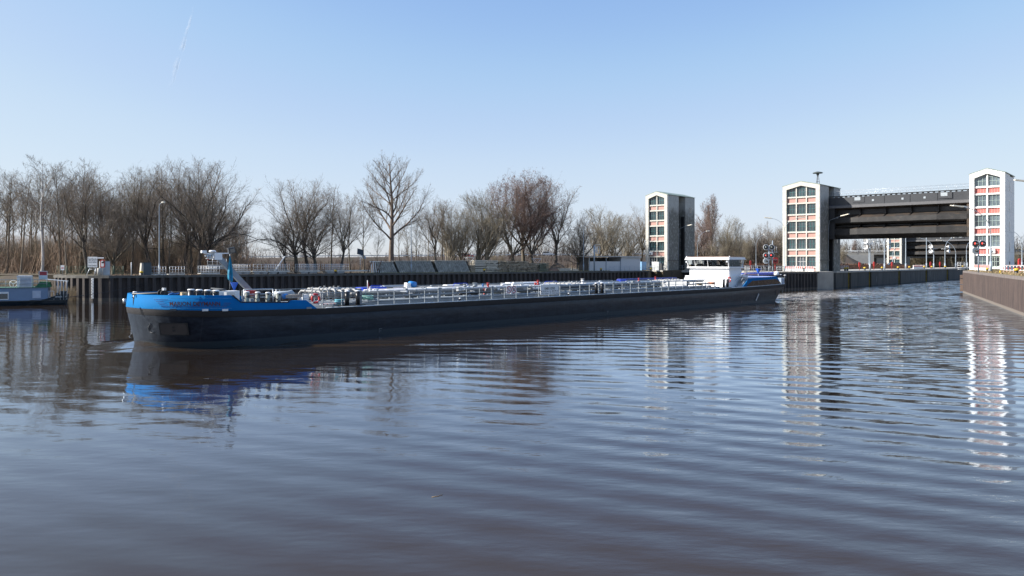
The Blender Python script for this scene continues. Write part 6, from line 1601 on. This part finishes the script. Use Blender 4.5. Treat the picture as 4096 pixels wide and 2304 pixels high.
# tank hatches
for u in (22,29,36,44,51,58,65):
    for v in (-1.9,1.6):
        h_ = MB().lathe((u,v,deckz(u)),[(.55,0),(.55,.45),(.62,.47),(.62,.55),(.3,.62)],18).build('tank_hatch', M_SHIPG, ship); MB().torus((u,v,deckz(u)+.70),.16,.02,n=12,k=5).build('hand_wheel', M_SHIPW, h_)
M_DBLUE = mat('deep_blue_cover',(.012,.045,.42),.35,var=.1,scale=1)
def cover(px0,px1,py,v,wd,h,m,name='tarpaulin_cover'):
    a=su(px0,v); b_=su(px1,v); z=sz((px0+px1)/2,py,v); MB().prism([(v-wd/2,z-h),(v-wd/2,z-.12),(v-wd/2+.15,z),(v+wd/2-.15,z),(v+wd/2,z-.12),(v+wd/2,z-h)],'x',a,b_).build(name,m,ship)
cover(1436,1531,1148,1.4,1.2,.4,M_DBLUE); cover(1562,1600,1152,1.4,1.0,.3,M_DBLUE); cover(1535,1562,1149,1.4,.9,.35,M_BLACK,'dark_bellows')
cover(1530,1625,1140,2.6,.7,.35,M_SHIPG,'boom_cradle'); cover(1700,1780,1146,1.8,.8,.45,M_DGREY,'dark_locker'); cover(1780,1830,1138,2.2,.8,.55,M_SHIPW,'white_locker')
cover(2475,2700,1112,2.0,.7,.38,mat('navy_boom_cover',(.02,.025,.16),.45,var=.15,scale=.8),'crane_boom')
cover(2474,2500,1118,1.2,.6,.4,M_DBLUE); cover(2030,2150,1128,1.6,.9,.12,M_SHIPW,'white_gangway'); cover(2480,2520,1148,-2.6,.6,.3,M_SHIPG,'deck_locker')
cr_ = MB().tube([(su(1638,1.2),1.2,sz(1638,1137,1.2)),(su(1660,1.2),1.2,sz(1660,1139,1.2))],.28,16).build('blue_capstan_motor', mat('motor_blue',(.02,.18,.5)), ship)
MB().beam((su(1625,1.2),1.2,2.3),(su(1632,1.2),1.2,sz(1632,1132,1.2)),.4,.5).build('motor_bracket', M_SHIPW, cr_)
def hoop(px0,px1,py,v,m,name='blue_hoop_rail'):
    a=su(px0,v); b_=su(px1,v); z=sz((px0+px1)/2,py,v); MB().tube([(a,v,z-.5),(a,v,z-.08),(a+.12,v,z),(b_-.12,v,z),(b_,v,z-.08),(b_,v,z-.5)],.035,6).build(name,m,ship)
hoop(1482,1530,1142,1,M_DBLUE); hoop(1815,1870,1133,.5,M_DBLUE); hoop(2180,2228,1125,-.5,M_DBLUE); hoop(1290,1330,1160,-2.8,M_SHIPG,'hoop_rail'); hoop(2430,2460,1134,-3,M_SHIPW,'hoop_rail')
# white A-frame of the hose crane
v=-1.4; zf=sz(2080,1132,v); fa=MB(); fa.beam((su(2045,v),v,2.4),(su(2052,v),v,zf),.18,.18).beam((su(2052,v),v,zf),(su(2090,v),v,zf-.02),.2,.2).beam((su(2085,v),v,zf),(su(2108,v),v,2.5),.2,.22).beam((su(2076,v),v,2.7),(su(2090,v),v,zf),.12,.12)
fa.build('crane_frame', M_SHIPW, ship)
# signs on the railing
def sboard(px0,px1,py0,py1,name='sign_board'):
    v=VR-.06; a=su(px0,v); b_=su(px1,v); zt=sz((px0+px1)/2,py0,v); zb=sz((px0+px1)/2,py1,v); o=MB().box(a,b_,v-.015,v+.015,zb,zt).build(name,M_SIGNW,ship); return o,a,b_,zb,zt,v-.02
o,a,b_,zb,zt,v = sboard(2024.5,2066,1144,1173)
for k in (0,1):
    cx=a+(b_-a)*(.26+.48*k); cz=(zb+zt)/2; r=(b_-a)*.225
    MB().add([(cx+rr*cos(q),v,cz+rr*sin(q)*1.08) for q in [2*pi*i/20 for i in range(20)] for rr in (r,r*.80)],[(2*i,2*((i+1)%20),2*((i+1)%20)+1,2*i+1) for i in range(20)]).add([(cx-r*.66,v-.002,cz+r*.58),(cx-r*.54,v-.002,cz+r*.72),(cx+r*.66,v-.002,cz-r*.58),(cx+r*.54,v-.002,cz-r*.72)],[(0,1,2,3)]).build('prohibition_ring', M_RED, o)
    sy=MB()
    if k==0: sy.add([(cx-r*.2,v+.002,cz-r*.5),(cx-r*.05,v+.002,cz-r*.5),(cx+r*.1,v+.002,cz+r*.15),(cx-r*.05,v+.002,cz+r*.2),(cx+r*.35,v+.002,cz+r*.4)],[(0,1,2,3),(3,2,4)])
    else:
        sy.box(cx-r*.3,cx+r*.3,v+.001,v+.004,cz-r*.4,cz+r*.1)
        for i in range(4): sy.box(cx-r*.3+i*r*.16,cx-r*.18+i*r*.16,v+.001,v+.004,cz+r*.1,cz+r*(.5 if i in (1,2) else .38))
    sy.build('pictogram', M_BLACK, o)
o,a,b_,zb,zt,v = sboard(2162,2234,1139,1178)
for s_,fa_,fb_,za,zc in (('04811050',.21,.79,.50,.76),('B. 9.59 m - L. 84.99 m',.03,.97,.28,.43),('TG. 2.8 m - T. 1512 ton',.03,.97,.06,.21)):
    tv,tf,tw=text_mesh(s_,1,0,bold=.015); MB().add([(a+(b_-a)*(fa_+(fb_-fa_)*x/tw),v-.002,zb+(zt-zb)*(za+(zc-za)*y/.72)) for x,y,z in tv],tf).build('lettering',M_BLACK,o)
# bollard pairs on raised beds by the rail
for px in (1388,2385,2895):
    v=-HB+.30; u=su(px,v)
    bd_=MB().box(u-.55,u+1.45,-HB-.02,-HB+.62,deckz(u)-.02,deckz(u)+.14).build('bollard_bed',M_BLACK,ship)
    for d in (0,.95): sbollard(u+d,v,.98,.16,z=deckz(u)+.14)
for px in (1840,2275,2828): sbollard(su(px,-HB+.15),-HB+.15,.22,.08)
# white gangway with rungs lying on edge along the rail
v=-3.6; a=su(2652,v); b_=su(2745,v); g_=MB(); zt=sz(2700,1123,v); zb=zt-.65
g_.beam((a,v,zt),(b_,v,zt),.05,.05).beam((a,v,zb),(b_,v,zb),.06,.08)
for i in range(23): g_.beam((a+(b_-a)*i/22,v,zb),(a+(b_-a)*i/22,v,zt),.09,.06)
g_.build('white_gangway', M_SHIPW, ship)
# stern superstructure below the wheelhouse
v=-2.95
uf=su(2916,-2.95)-.0; zr=sz(2913,1028.4,v); 
def bx(name,u0,u1,v0,v1,z0,z1,m,par=ship): return MB().box(u0,u1,v0,v1,z0,z1).build(name,m,par)
zc=sz(2914,1104,v); zwb=sz(2914,1067,v); 
bx('deckhouse',uf-.6,uf+4.6,-3.3,3.3,deckz(70)-.02,zc,M_SHIPW)
MB().prism([(uf-1.6,2.2),(uf-.61,2.2),(uf-.61,zc-.25),(uf-.9,zc-.3)],'y',-3.2,3.2).build('deckhouse_front', M_SHIPW, ship)
wh=bx('wheelhouse',uf,uf+3.4,-2.95,2.95,zc+.003,zwb-.2,M_SHIPW)
MB().box(uf-.35,uf+3.7,-3.15,3.15,zwb-.2,zwb).build('window_sill', M_SHIPW, wh)
zt=sz(2913,1038.5,v)
def quadw(p0,p1,p2,p3,name,m,par): return MB().add([p0,p1,p2,p3],[(0,1,2,3)]).build(name,m,par)
M_WGL=bpy.data.materials.new('wheelhouse_glass'); M_WGL.use_nodes=True; b__=M_WGL.node_tree.nodes['Principled BSDF']
b__.inputs['Base Color'].default_value=(.62,.66,.68,1); b__.inputs['Roughness'].default_value=.02; b__.inputs['Transmission Weight'].default_value=1.; b__.inputs['IOR'].default_value=1.05
# windows lean outwards: pillars at each pane
f0,f1=-3.0,3.0; ub_=uf-.20; utp=uf-.42
def lw(k): return f0+(f1-f0)*k
pil=MB()
for k in (0,.5,.82,1): 
    if k in (0,1): pil.beam((ub_,lw(k),zwb),(utp,lw(k)*1.03,zt),.12,.12)
    else: pil.beam((ub_,lw(k),zwb),(utp,lw(k),zt),.05,.06)
for s in (-1,1):
    pil.beam((uf+3.55,3.0*s,zwb),(uf+3.75,3.1*s,zt),.12,.12)
pil.build('window_pillars', M_SHIPW, wh)
for a_,c_ in ((0,.5),(.5,.82),(.82,1)): 
    MB().add([(ub_+.01,lw(a_)+.05,zwb),(ub_+.01,lw(c_)-.05,zwb),(utp+.01,(lw(c_)-.05)*1.02,zt),(utp+.01,(lw(a_)+.05)*1.02,zt)],[(0,1,2,3)]).build('window_pane',M_WGL,wh)
for s in (-1,1): MB().add([(ub_+.1,3.0*s,zwb),(uf+3.5,3.0*s,zwb),(uf+3.7,3.08*s,zt),(utp+.12,3.08*s,zt)],[(0,1,2,3)]).build('window_pane',M_WGL,wh)
MB().add([(uf+3.56,-2.9,zwb),(uf+3.56,2.9,zwb),(uf+3.75,3.0,zt),(uf+3.75,-3.0,zt)],[(0,1,2,3)]).build('window_pane',M_WGL,wh)
rf=MB().box(utp-.25,uf+4.0,-3.35,3.35,zt,zt+.12).box(utp-.15,uf+3.9,-3.25,3.25,zt+.12,zr).build('roof', M_SHIPW, wh)
MB().box(utp-.05,uf+3.8,-3.1,3.1,zr,zr+.05).build('roof_top', mat('pinkish_roof_edge',(.45,.30,.24),.7), rf)
cn=MB().box(uf+.4,uf+1.1,-1.9,1.9,zwb,zwb+.25).build('console', M_DGREY, wh)
MB().box(uf+1.7,uf+2.2,-1.2,-.6,zwb-.1,zwb+.75).box(uf+2.0,uf+2.3,.9,1.6,zwb-.1,zwb+.6).build('helm_chair', M_BLACK, wh)
dg=MB()
for q in (-2.2,-1.2): dg.beam((uf+.5,q,zwb+.05),(uf+1.3,q+1.7,zt-.05),.1,.14)
dg.build('inner_struts', M_SHIPG, wh)
MB().obox((utp-.25,-3.05,zt-.38),.22,.22,.24).build('search_light', M_GALV, wh); MB().obox((utp-.25,3.0,zt-.42),.22,.22,.24).build('search_light', M_GALV, wh)
for q in (-3.2,3.2): MB().cyl((utp+.1,q,zr),.07,.16,8).build('roof_lamp', M_SHIPW, wh)
hp_=MB().tube([(uf-3.2,-2.6,deckz(70)),(uf-2.9,-2.3,deckz(70)+1.5),(uf-2.7,-.6,deckz(70)+1.55),(uf-2.7,1.2,deckz(70)+1.5),(uf-3.0,1.6,deckz(70))],.03,5).build('hoop_frame', M_DGREY, ship)
# stairs beside the deckhouse
st=MB(); v=-3.9
for k in range(7): st.box(uf+.9+k*.27,uf+1.2+k*.27,v-.35,v+.35,deckz(74)+.22+k*.22,deckz(74)+.26+k*.22)
for s in (-.38,.38): st.beam((uf+.8,v+s,deckz(74)+.1),(uf+2.9,v+s,deckz(74)+1.75),.05,.16).beam((uf+.8,v+s,deckz(74)+.9),(uf+2.9,v+s,deckz(74)+2.45),.05,.05)
st.build('stairs', M_GALV, ship)
bx('grey_bulkhead',uf+2.4,uf+3.6,-4.35,-3.31,deckz(74),sz(2960,1108,-4),M_SHIPW)
# blue stern accommodation with dark band of windows
v=-HB+.05; ua=su(2970,v); u1_=su(2998,v); u2_=su(3108,v); u3_=su(3124,v); zt_=sz(3060,1107,v)
zt_=sz(2998,1113,v); zt2=sz(3110,1105,v); dz=deckz(80)
pf=[(ua,dz),(u1_,zt_),(u2_,zt2),(u3_,sz(3124,1136,v)),(u3_,dz)]
acc=MB().prism([(ua+.5,dz),(u1_+.3,zt_-.05),(u2_,zt2-.05),(u3_,sz(3124,1136,v)),(u3_,dz)],'y',v+.1,-v-.1).build('accommodation', mat('grey_white_wall',(.42,.45,.48),.5,var=.08), ship)
for vs_ in (v,-v-.1): MB().prism(pf,'y',vs_,vs_+.1).build('blue_side_panel', M_BLUE, acc)
MB().add([(ua+.9,v-.012,dz+.05),(u1_+.75,v-.012,zt_-.36),(u2_-.3,v-.012,zt2-.38),(u3_-.05,v-.012,dz+.35),(u3_-.05,v-.012,dz+.05)],[(0,1,2,3,4)]).build('window_band', mat('smoked_window',(.022,.016,.013),.2,var=.4,scale=.8,spec=.4), acc)
wbm=MB(); 
k0=ua+1.4
for q in (.0,.16,.3,.46,.58,.71,.82,.90): x=k0+(u3_-k0)*q; wbm.box(x,x+.07,v-.02,v-.013,dz+.06,dz+.9)
wbm.build('window_bars', M_BLACK, acc)
MB().add([(u1_+.2,v+.05,zt_+.004),(u2_,v+.05,zt2+.004),(u2_,-v-.05,zt2+.004),(u1_+.2,-v-.05,zt_+.004)],[(0,1,2,3)]).build('roof_panel', mat('blue_white_roof',(.30,.36,.62),.4,var=.2,scale=.5,c2=(.03,.07,.50),f2=.52,s2=.25), acc)
tb=MB().prism([(2.0-.45,zt2+.0),(1.55,zt2+.3),(2.45,zt2+.38),(2.6,zt2)],'x',su(2958,2),su(3100,2)).build('blue_tender_cover', M_DBLUE, ship)
for px in (2957,2965,2972): MB().tube([(su(px,1),1,sz(px,1098,1)-.1),(su(px,1)+.5,1,sz(px,1098,1)-.1)],.14,12).build('white_canister', M_SHIPW, ship)
MB().beam((su(2980,.5),.5,sz(2980,1095,.5)),(su(3030,.5),.5,sz(3030,1099,.5)),.1,.1).build('striped_boat_hook', mat('striped_pole',(.75,.4,.3),.5), ship)
ud=su(3106,-1); dm_=MB().lathe((ud,-1,zt2-.02),[(.30,0),(.36,.1),(.38,.28),(.30,.5),(.16,.62),(.03,.66)],18).build('satellite_dome', M_SHIPW, ship)
sbollard(su(3122,-1.5),-1.5,.9,.17,z=2.7); sbollard(su(3140,-2.0),-2.0,.9,.17,z=2.6)
cone(3033,1074,1096,1.0,.42,'')
# stern bulwark
sb=MB(); 
pts_=[(u,v) for u,v in DK if u>u3_]; pts_=[(u3_,-HB)]+pts_
vs=[]
for (u,v) in pts_: vs+=[(u,v*1.002,deckz(88)),(u,v*1.002,deckz(88)+.85)]
vs2=[(u,-v,z) for u,v,z in vs]; n2=len(pts_)
sb.add(vs,[(2*i,2*i+2,2*i+3,2*i+1) for i in range(n2-1)]); sb.add(vs2,[(2*i,2*i+1,2*i+3,2*i+2) for i in range(n2-1)])
sb.box(LEN-.06,LEN,-4.1,4.1,deckz(88),deckz(88)+.85)
sb.build('stern_bulwark', mat('pale_blue_grey_paint',(.30,.36,.44),.5), ship)
bx('black_strake_plate',su(3104),su(3113),-HB-.05,-HB-.02,.9,1.6,M_RUST)
MB().beam((su(3022),-HB-.06,.35),(su(3034),-HB-.06,1.25),.05,.18).build('fender_bar', M_GALV, ship); MB().beam((su(3128),-HB-.02,1.1),(su(3140),-HB+.2,2.0),.05,.18).build('fender_bar', M_DGREY, ship)

# ---- loose things carried by the barge: things of their own
def onship(u,v,z): return SHM@Vector((u,v,z))
p=onship(su(1262,VR-.1),VR-.12,sz(1262,1193.5,VR)); lr=thing('life_ring','red life ring hanging on the barge railing just behind the blue bow','life ring',tuple(p),RS)
MB().torus((0,0,0),.30,.075,Matrix.Rotation(pi/2,3,'X'),24,8).build('ring', mat('life_ring_red',(.62,.05,.05),.45,var=.1,scale=4), lr)
bm_=MB()
for k in range(4): a_=pi/4+k*pi/2; bm_.tube([(cos(a_-.1)*.30,0,sin(a_-.1)*.30),(cos(a_+.1)*.30,0,sin(a_+.1)*.30)],.08,8)
bm_.build('white_band', M_SHIPW, lr)
p=onship(su(2916,-3.4),-3.45,sz(2918,1118,-3.4)); lr=thing('life_ring','red and white life ring on the white deckhouse below the wheelhouse','life ring',tuple(p),RS)
MB().torus((0,0,0),.34,.08,Matrix.Rotation(pi/2,3,'X'),20,8).build('ring', mat('life_ring_red',(.62,.05,.05)), lr)
bm_=MB()
for k in range(4): a_=k*pi/2; bm_.tube([(cos(a_-.2)*.34,0,sin(a_-.2)*.34),(cos(a_+.2)*.34,0,sin(a_+.2)*.34)],.09,8)
bm_.build('white_band', M_SHIPW, lr)
# teal flag hanging in folds from its thin staff
v=-.3; u=su(920,v); zt=sz(920,1021,v); zb=sz(920,1128,v); p=onship(u,v,zb); fl=thing('flag','slack teal flag hanging in folds in front of the slanting mast','flag',tuple(p),RS)
H_=zt-zb; vs=[]; rows=14; cols=10
for i in range(rows+1):
    t_=i/rows; wdt=.02+.30*min(1,(t_*1.35))**.9 if t_<.86 else .32-.6*(t_-.86)
    for j in range(cols+1):
        s_=j/cols-.5; vs.append((s_*2*wdt*.62+(.06*t_),.10*sin(s_*11+2*t_)*min(1,t_*2),H_*(1-t_)+(.22*abs(s_-.15) if i==rows else 0)))
fs=[(i*(cols+1)+j,i*(cols+1)+j+1,(i+1)*(cols+1)+j+1,(i+1)*(cols+1)+j) for i in range(rows) for j in range(cols)]
MB().add(vs,fs,True).build('cloth', mat('teal_flag_cloth',(.015,.24,.38),.6,var=.35,scale=2.5,c2=(.45,.06,.10),f2=.70,s2=1.6), fl)
MB().tube([(0,.02,-.5),(0,.02,H_+.1)],.018,5).build('flag_staff', M_GALV, fl)
def rflag(px,py0,py1,v,h,label,m_=None,w_=.16):
    u=su(px,v); zt=sz(px,py0,v); zb=sz(px,py1,v); p=onship(u,v,zb); f=thing('pennant',label,'pennant',tuple(p),RS)
    MB().tube([(0,0,0),(0,0,zt-zb)],.03,5).build('staff', M_SHIPW, f)
    H_=zt-zb; MB().add([(0,.0,H_),(.05,.05,H_*.95),(w_,.03,H_*.55),(w_*1.3,.0,H_*.2),(.03,.02,H_*.22)],[(0,1,2,4),(2,3,4)]).build('cloth', mat('dark_red_cloth',(.38,.03,.06),.7), f)
rflag(1470,1121,1162,-1.2,.8,'small dark red pennant on a white staff beside the blue cover')
# mooring ropes coiled on deck
def coil(px,py,v,m,label,r=.4):
    u=su(px,v); z=sz(px,py,v); p=onship(u,v,z); R=random.Random(px); c_=thing('rope_coil',label,'rope',tuple(p),RS,'rope coils on deck'); mb=MB()
    for k in range(5): mb.torus((R.uniform(-.06,.06),R.uniform(-.05,.05),k*.06),r*R.uniform(.8,1.05),.04,n=18,k=5)
    mb.build('rope',m,c_)
coil(1470,1196,-3.4,mat('pale_green_rope',(.30,.55,.48),.8,var=.2,scale=8),'pale turquoise rope coil on the pipes beside the first bollard pair',.5)
coil(2800,1140,-3.2,mat('tan_rope',(.5,.4,.25)),'tan rope coil on the deck in front of the white deckhouse')
coil(2845,1137,-2.9,mat('orange_rope',(.55,.22,.10),.8,var=.2,scale=8),'orange hose coil on the deck in front of the white deckhouse',.45)
coil(1357,1212,-4.0,mat('blue_green_rope',(.12,.35,.42),.8,var=.2,scale=8),'flat blue rope heap between the life ring and the first bollards',.3)
bo=thing('striped_plank','red and white striped gangplank lying on deck beside the life ring','gangplank',tuple(onship(su(1275,-4.0),-4.0,2.42)),RS+RD(6)); MB().box(0,2.3,-.2,.2,0,.07).build('board', striped('red_white_stripes',(.75,.74,.72),(.6,.06,.06),3.), bo)

# ------------------------------------------------------------ houseboat at the left edge
HR=RD(27); HD=Vector((cos(HR),sin(HR),0)); HBT=P(271,100.2,0)-HD*19.0
hbt=thing('houseboat','moored blue grey houseboat with dark hull and green upper deck, cut by the left edge','houseboat',(HBT.x,HBT.y,0),HR)
def hx(px): r=(px-2048)/FPX; return (r*HBT.y-HBT.x)/(HD.x-r*HD.y)
def hz(py): return ZH(py,98.6)
M_HBH=mat('dark_blue_boat_hull',(.012,.020,.028),.4,var=.3,scale=1); M_HBC=mat('blue_grey_cabin',(.17,.24,.35),.55,var=.05)
xe=hx(271)
hl=MB(); prof=[(-.6,.5),(0,.15),(.62,.0),(.62,-.06),(.66,-.06)]
for s in (0,):
    secs=[0,2,6,12,xe-3,xe-1.0,xe-.35,xe]; ins=[.0,.0,.0,.0,.05,.25,.6,1.0]; vs=[]
    for x,i_ in zip(secs,ins):
        hgt=.60+(.70*max(0,(x-(hx(212)))/(xe-hx(212))) if x>hx(212) else 0)
        hgt=.6 if x<hx(208) else 1.28
        vs+=[(x-(1.0 if x>xe-.2 else 0),i_+.5,-.6),(x-(.2 if x>xe-.2 else 0),i_+.15,.2),(x,i_,hgt),(x,4.6-i_,hgt),(x-(.2 if x>xe-.2 else 0),4.6-i_-.15,.2),(x-(1. if x>xe-.2 else 0),4.1-i_,-.6)]
    fs=[]
    for k in range(len(secs)-1):
        for j in range(5): a=k*6+j; fs.append((a,a+6,a+7,a+1))
    e_=(len(secs)-1)*6; fs.append(tuple(e_+j for j in range(6))); hl.add(vs,fs)
hull2=hl.build('hull',M_HBH,hbt)
MB().box(0,hx(212),-.03,.02,.50,.60).build('rubbing_strake',M_BLACK,hbt)
for i in range(4): MB().beam((2.5+i*4,-.05,.0),(3.3+i*4,-.03,.45),.03,.05).build('hull_rib',M_BLACK,hbt)
MB().box(hx(188),xe-.1,.15,4.4,.55,.62).build('aft_deck',M_DGREY,hbt)
cab=MB().box(.2,hx(191),.25,4.3,.6,hz(1151)).build('cabin',M_HBC,hbt)
MB().box(.1,hx(192),.15,4.4,hz(1151),hz(1149)).build('upper_deck',mat('green_deck',(.06,.15,.10),.6),hbt)
def pane(px0,px1,py0,py1,fm,gm,par,shut=False):
    x0,x1,z0,z1=hx(px0),hx(px1),hz(py1),hz(py0); o=MB().box(x0,x1,.19,.26,z0,z1).build('window',fm,par)
    if not shut: MB().box(x0+.1,x1-.1,.175,.188,z0+.1,z1-.22).build('pane',gm,o)
pane(-20,34,1166,1197,M_WHITEP,M_GLASS,cab); pane(-140,-70,1166,1197,M_WHITEP,M_GLASS,cab); pane(129,163,1163,1193,mat('roller_shutter',(.42,.47,.56),.5),M_GLASS,cab,True)
lv=MB().box(hx(66),hx(125),.5,1.9,hz(1149),hz(1107)).build('louvred_locker',M_WHITEP,hbt)
MB().lathe((hx(95),1.2,hz(1107)-.02),[(.1,0)],4)
MB().prism([(hx(64),hz(1108)),(hx(126),hz(1108)),(hx(124),hz(1103)),(hx(68),hz(1102)),(hx(65),hz(1104))],'y',.42,1.98).build('rounded_lid',M_WHITEP,lv)
sl_=MB()
for k in range(13): z=hz(1146)+k*(hz(1110)-hz(1146))/13; sl_.box(hx(79),hx(123),.46,.49,z,z+.06)
sl_.build('slats',mat('slat_grey',(.45,.50,.58),.5),lv)
fb=thing('sign_board','red over white board in a metal frame standing on the houseboat','sign',(HBT.x+hx(142)*cos(HR),HBT.y+hx(142)*sin(HR)+1.6,hz(1149)),HR)
w2=(hx(159)-hx(126))/2; H0=hz(1149)
MB().box(-w2,w2,0,.05,hz(1118)-H0,hz(1102)-H0).build('white_half',mat('pale_blue_board',(.50,.56,.62),.5),fb); MB().box(-w2,w2,0,.05,hz(1102)-H0,hz(1087)-H0).build('red_half',mat('dark_red_board',(.30,.03,.045),.5),fb)
mb=MB(); 
for s in (-1,1): mb.beam((s*w2,0,.0),(s*w2,0,hz(1086)-H0),.07,.07)
mb.beam((-w2,0,hz(1086)-H0),(w2,0,hz(1086)-H0),.07,.07); mb.build('frame_bars',M_GALV,fb)
gt=thing('deck_cover','dark green tarpaulin cover on the houseboat roof','cover',(HBT.x+hx(150)*cos(HR),HBT.y+hx(150)*sin(HR)+1.,hz(1149)),HR)
MB().prism([(-.8,0),(1.0,0),(.85,.62),(-.25,.68)],'y',-.2,1.6).build('cloth',mat('green_tarpaulin',(.02,.13,.06),.6,var=.3,scale=3),gt)
rl=MB(); 
for z in (.45,.95): rl.tube([(.2,.3,hz(1149)+z),(hx(190),.3,hz(1149)+z)],.022,5)
for k in range(12): x=.3+k*(hx(190)-.4)/11; rl.tube([(x,.3,hz(1149)),(x,.3,hz(1149)+.95)],.025,5)
for z in (.45,.95): rl.tube([(.2,4.2,hz(1149)+z),(hx(190),4.2,hz(1149)+z)],.022,5)
rl.build('roof_railing',M_GREYP,hbt)
cv=MB(); z1=hz(1118); z2=hz(1127)
MB().add([(hx(178),.3,z1),(xe-.1,.4,z2),(xe-.1,4.1,z2),(hx(178),4.2,z1)],[(0,1,2,3)]).build('canopy_frame',M_GREYP,hbt)
for px in (228,240,254,267): 
    for yy in (.35,): cv.tube([(hx(px),yy,.6),(hx(px),yy,z1+(z2-z1)*(px-178)/93)],.03,5)
cv.tube([(hx(195),.28,.95),(hx(215),.28,.95)],.03,5).tube([(hx(195),.28,1.75),(hx(215),.28,1.75)],.03,5).tube([(hx(195),.28,.6),(hx(195),.28,1.75)],.03,5).tube([(hx(215),.28,.6),(hx(215),.28,1.75)],.03,5)
cv.build('canopy_posts',M_WHITEP,hbt)
MB().tube([(hx(228),1.,1.2),(hx(233),1.,2.2),(hx(238),1.,2.5)],.05,6).build('davit',M_WHITEP,hbt)
MB().box(hx(222),hx(232),.6,1.6,.62,1.5).box(hx(240),hx(262),1.,2.5,.62,1.7).build('engine_box',M_DGREY,hbt)
tv,tf,tw=text_mesh('GEESTHACHT',1,0,bold=.01); x0=hx(220); x1=hx(249); MB().add([(x0+(x1-x0)*x/tw,-.02,hz(1191)+(hz(1186)-hz(1191))*y/.72) for x,y,z in tv],tf).build('port_lettering',M_WHITEP,hbt)
tv,tf,tw=text_mesh('D',1,0,bold=.01); x0=hx(261); x1=hx(265); MB().add([(x0+(x1-x0)*x/tw,.25,hz(1191)+(hz(1186)-hz(1191))*y/.72) for x,y,z in tv],tf).build('port_lettering',M_WHITEP,hbt)
wl_=MB().torus((hx(48),1.3,hz(1149)+.45),.42,.03,Matrix.Rotation(pi/2,3,'X'),20,5)
for k in range(3): a_=k*2*pi/3+.5; wl_.beam((hx(48),1.3,hz(1149)+.45),(hx(48)+.4*cos(a_),1.3,hz(1149)+.45+.4*sin(a_)),.05,.06)
wl_.build('steering_wheel',M_WHITEP,hbt)
# mooring line from the houseboat to the quay
a=Vector((HBT.x+hx(190),HBT.y+1.,.9)); b_=qp(575,-.5); b_=Vector((b_.x,b_.y,2.3)); pts=[a.lerp(b_,t_/12)-Vector((0,0,1.0*4*(t_/12)*(1-t_/12)*.35)) for t_ in range(13)]
ml=MB().tube(pts,.03,5).build('mooring_line',M_BLACK); tag(ml,'thin dark mooring line running from the houseboat to the sheet piling','mooring line')

px,py,l,a=1752,1985,.16,.5; Y=FPX*EYE/(py-HOR); p=P(px,Y,.005); t=MB().tube([p-Vector((cos(a)*l,sin(a)*l,0)),p,p+Vector((cos(a+.4)*l,sin(a+.4)*l,.01))],.006,4).build('floating_twig', mat('dry_reed',(.34,.25,.15))); tag(t,'small pale straw floating alone on the open water in front','floating twig')
# contrail high in the sky
R=random.Random(2); vs=[]; D_=9000.; cps=[(772,20,8),(755,90,12),(742,140,26),(722,200,32),(705,260,30),(690,320,30),(668,360,20)]
N_=40
def cat_(t_):
    x=t_*(len(cps)-1); i=min(int(x),len(cps)-2); f=x-i; return [cps[i][k]+(cps[i+1][k]-cps[i][k])*f for k in range(3)]
for i in range(N_+1):
    px,py,w_=cat_(i/N_); px+=R.uniform(-3,3); w_*=R.uniform(.6,1.1); z=ZH(py,D_); xx=(px-2048)/FPX*D_; hw=w_/2/FPX*D_
    for j in range(5): vs.append((xx+(j-2)/2*hw, D_+(2-abs(j-2))*20, z+(j-2)*hw*.15))
fs=[(i*5+j,i*5+j+1,(i+1)*5+j+1,(i+1)*5+j) for i in range(N_) for j in range(4)]
m=bpy.data.materials.new('thin_ice_cloud'); m.use_nodes=True; n=m.node_tree; n.nodes.clear(); N=n.nodes.new
o_=N('ShaderNodeOutputMaterial'); tr=N('ShaderNodeBsdfTransparent'); df=N('ShaderNodeBsdfTranslucent'); d2=N('ShaderNodeBsdfDiffuse'); ms_=N('ShaderNodeMixShader'); m2=N('ShaderNodeMixShader')
nz=N('ShaderNodeTexNoise'); tc=N('ShaderNodeTexCoord'); nz.inputs['Scale'].default_value=.008; nz.inputs['Detail'].default_value=4; n.links.new(tc.outputs['Object'],nz.inputs['Vector'])
at_=N('ShaderNodeAttribute'); at_.attribute_name='edge'; mr=N('ShaderNodeMapRange'); mr.inputs['From Min'].default_value=.35; mr.inputs['From Max'].default_value=.7; mr.inputs['To Max'].default_value=.34
n.links.new(nz.outputs['Fac'],mr.inputs['Value']); mu=N('ShaderNodeMath'); mu.operation='MULTIPLY'; n.links.new(mr.outputs[0],mu.inputs[0]); n.links.new(at_.outputs['Fac'],mu.inputs[1])
n.links.new(df.outputs[0],m2.inputs[1]); n.links.new(d2.outputs[0],m2.inputs[2]); n.links.new(mu.outputs[0],ms_.inputs[0]); n.links.new(tr.outputs[0],ms_.inputs[1]); n.links.new(m2.outputs[0],ms_.inputs[2]); n.links.new(ms_.outputs[0],o_.inputs[0])
ct=MB().add(vs,fs,True).build('contrail',m); at2=ct.data.attributes.new('edge','FLOAT','POINT')
for i in range(len(vs)): j=i%5; at2.data[i].value=(0,.7,1,.7,0)[j]*(min(1,(i//5)/8,(N_-i//5)/8))
tag(ct,'faint white broken contrail in the upper left of the sky','contrail')
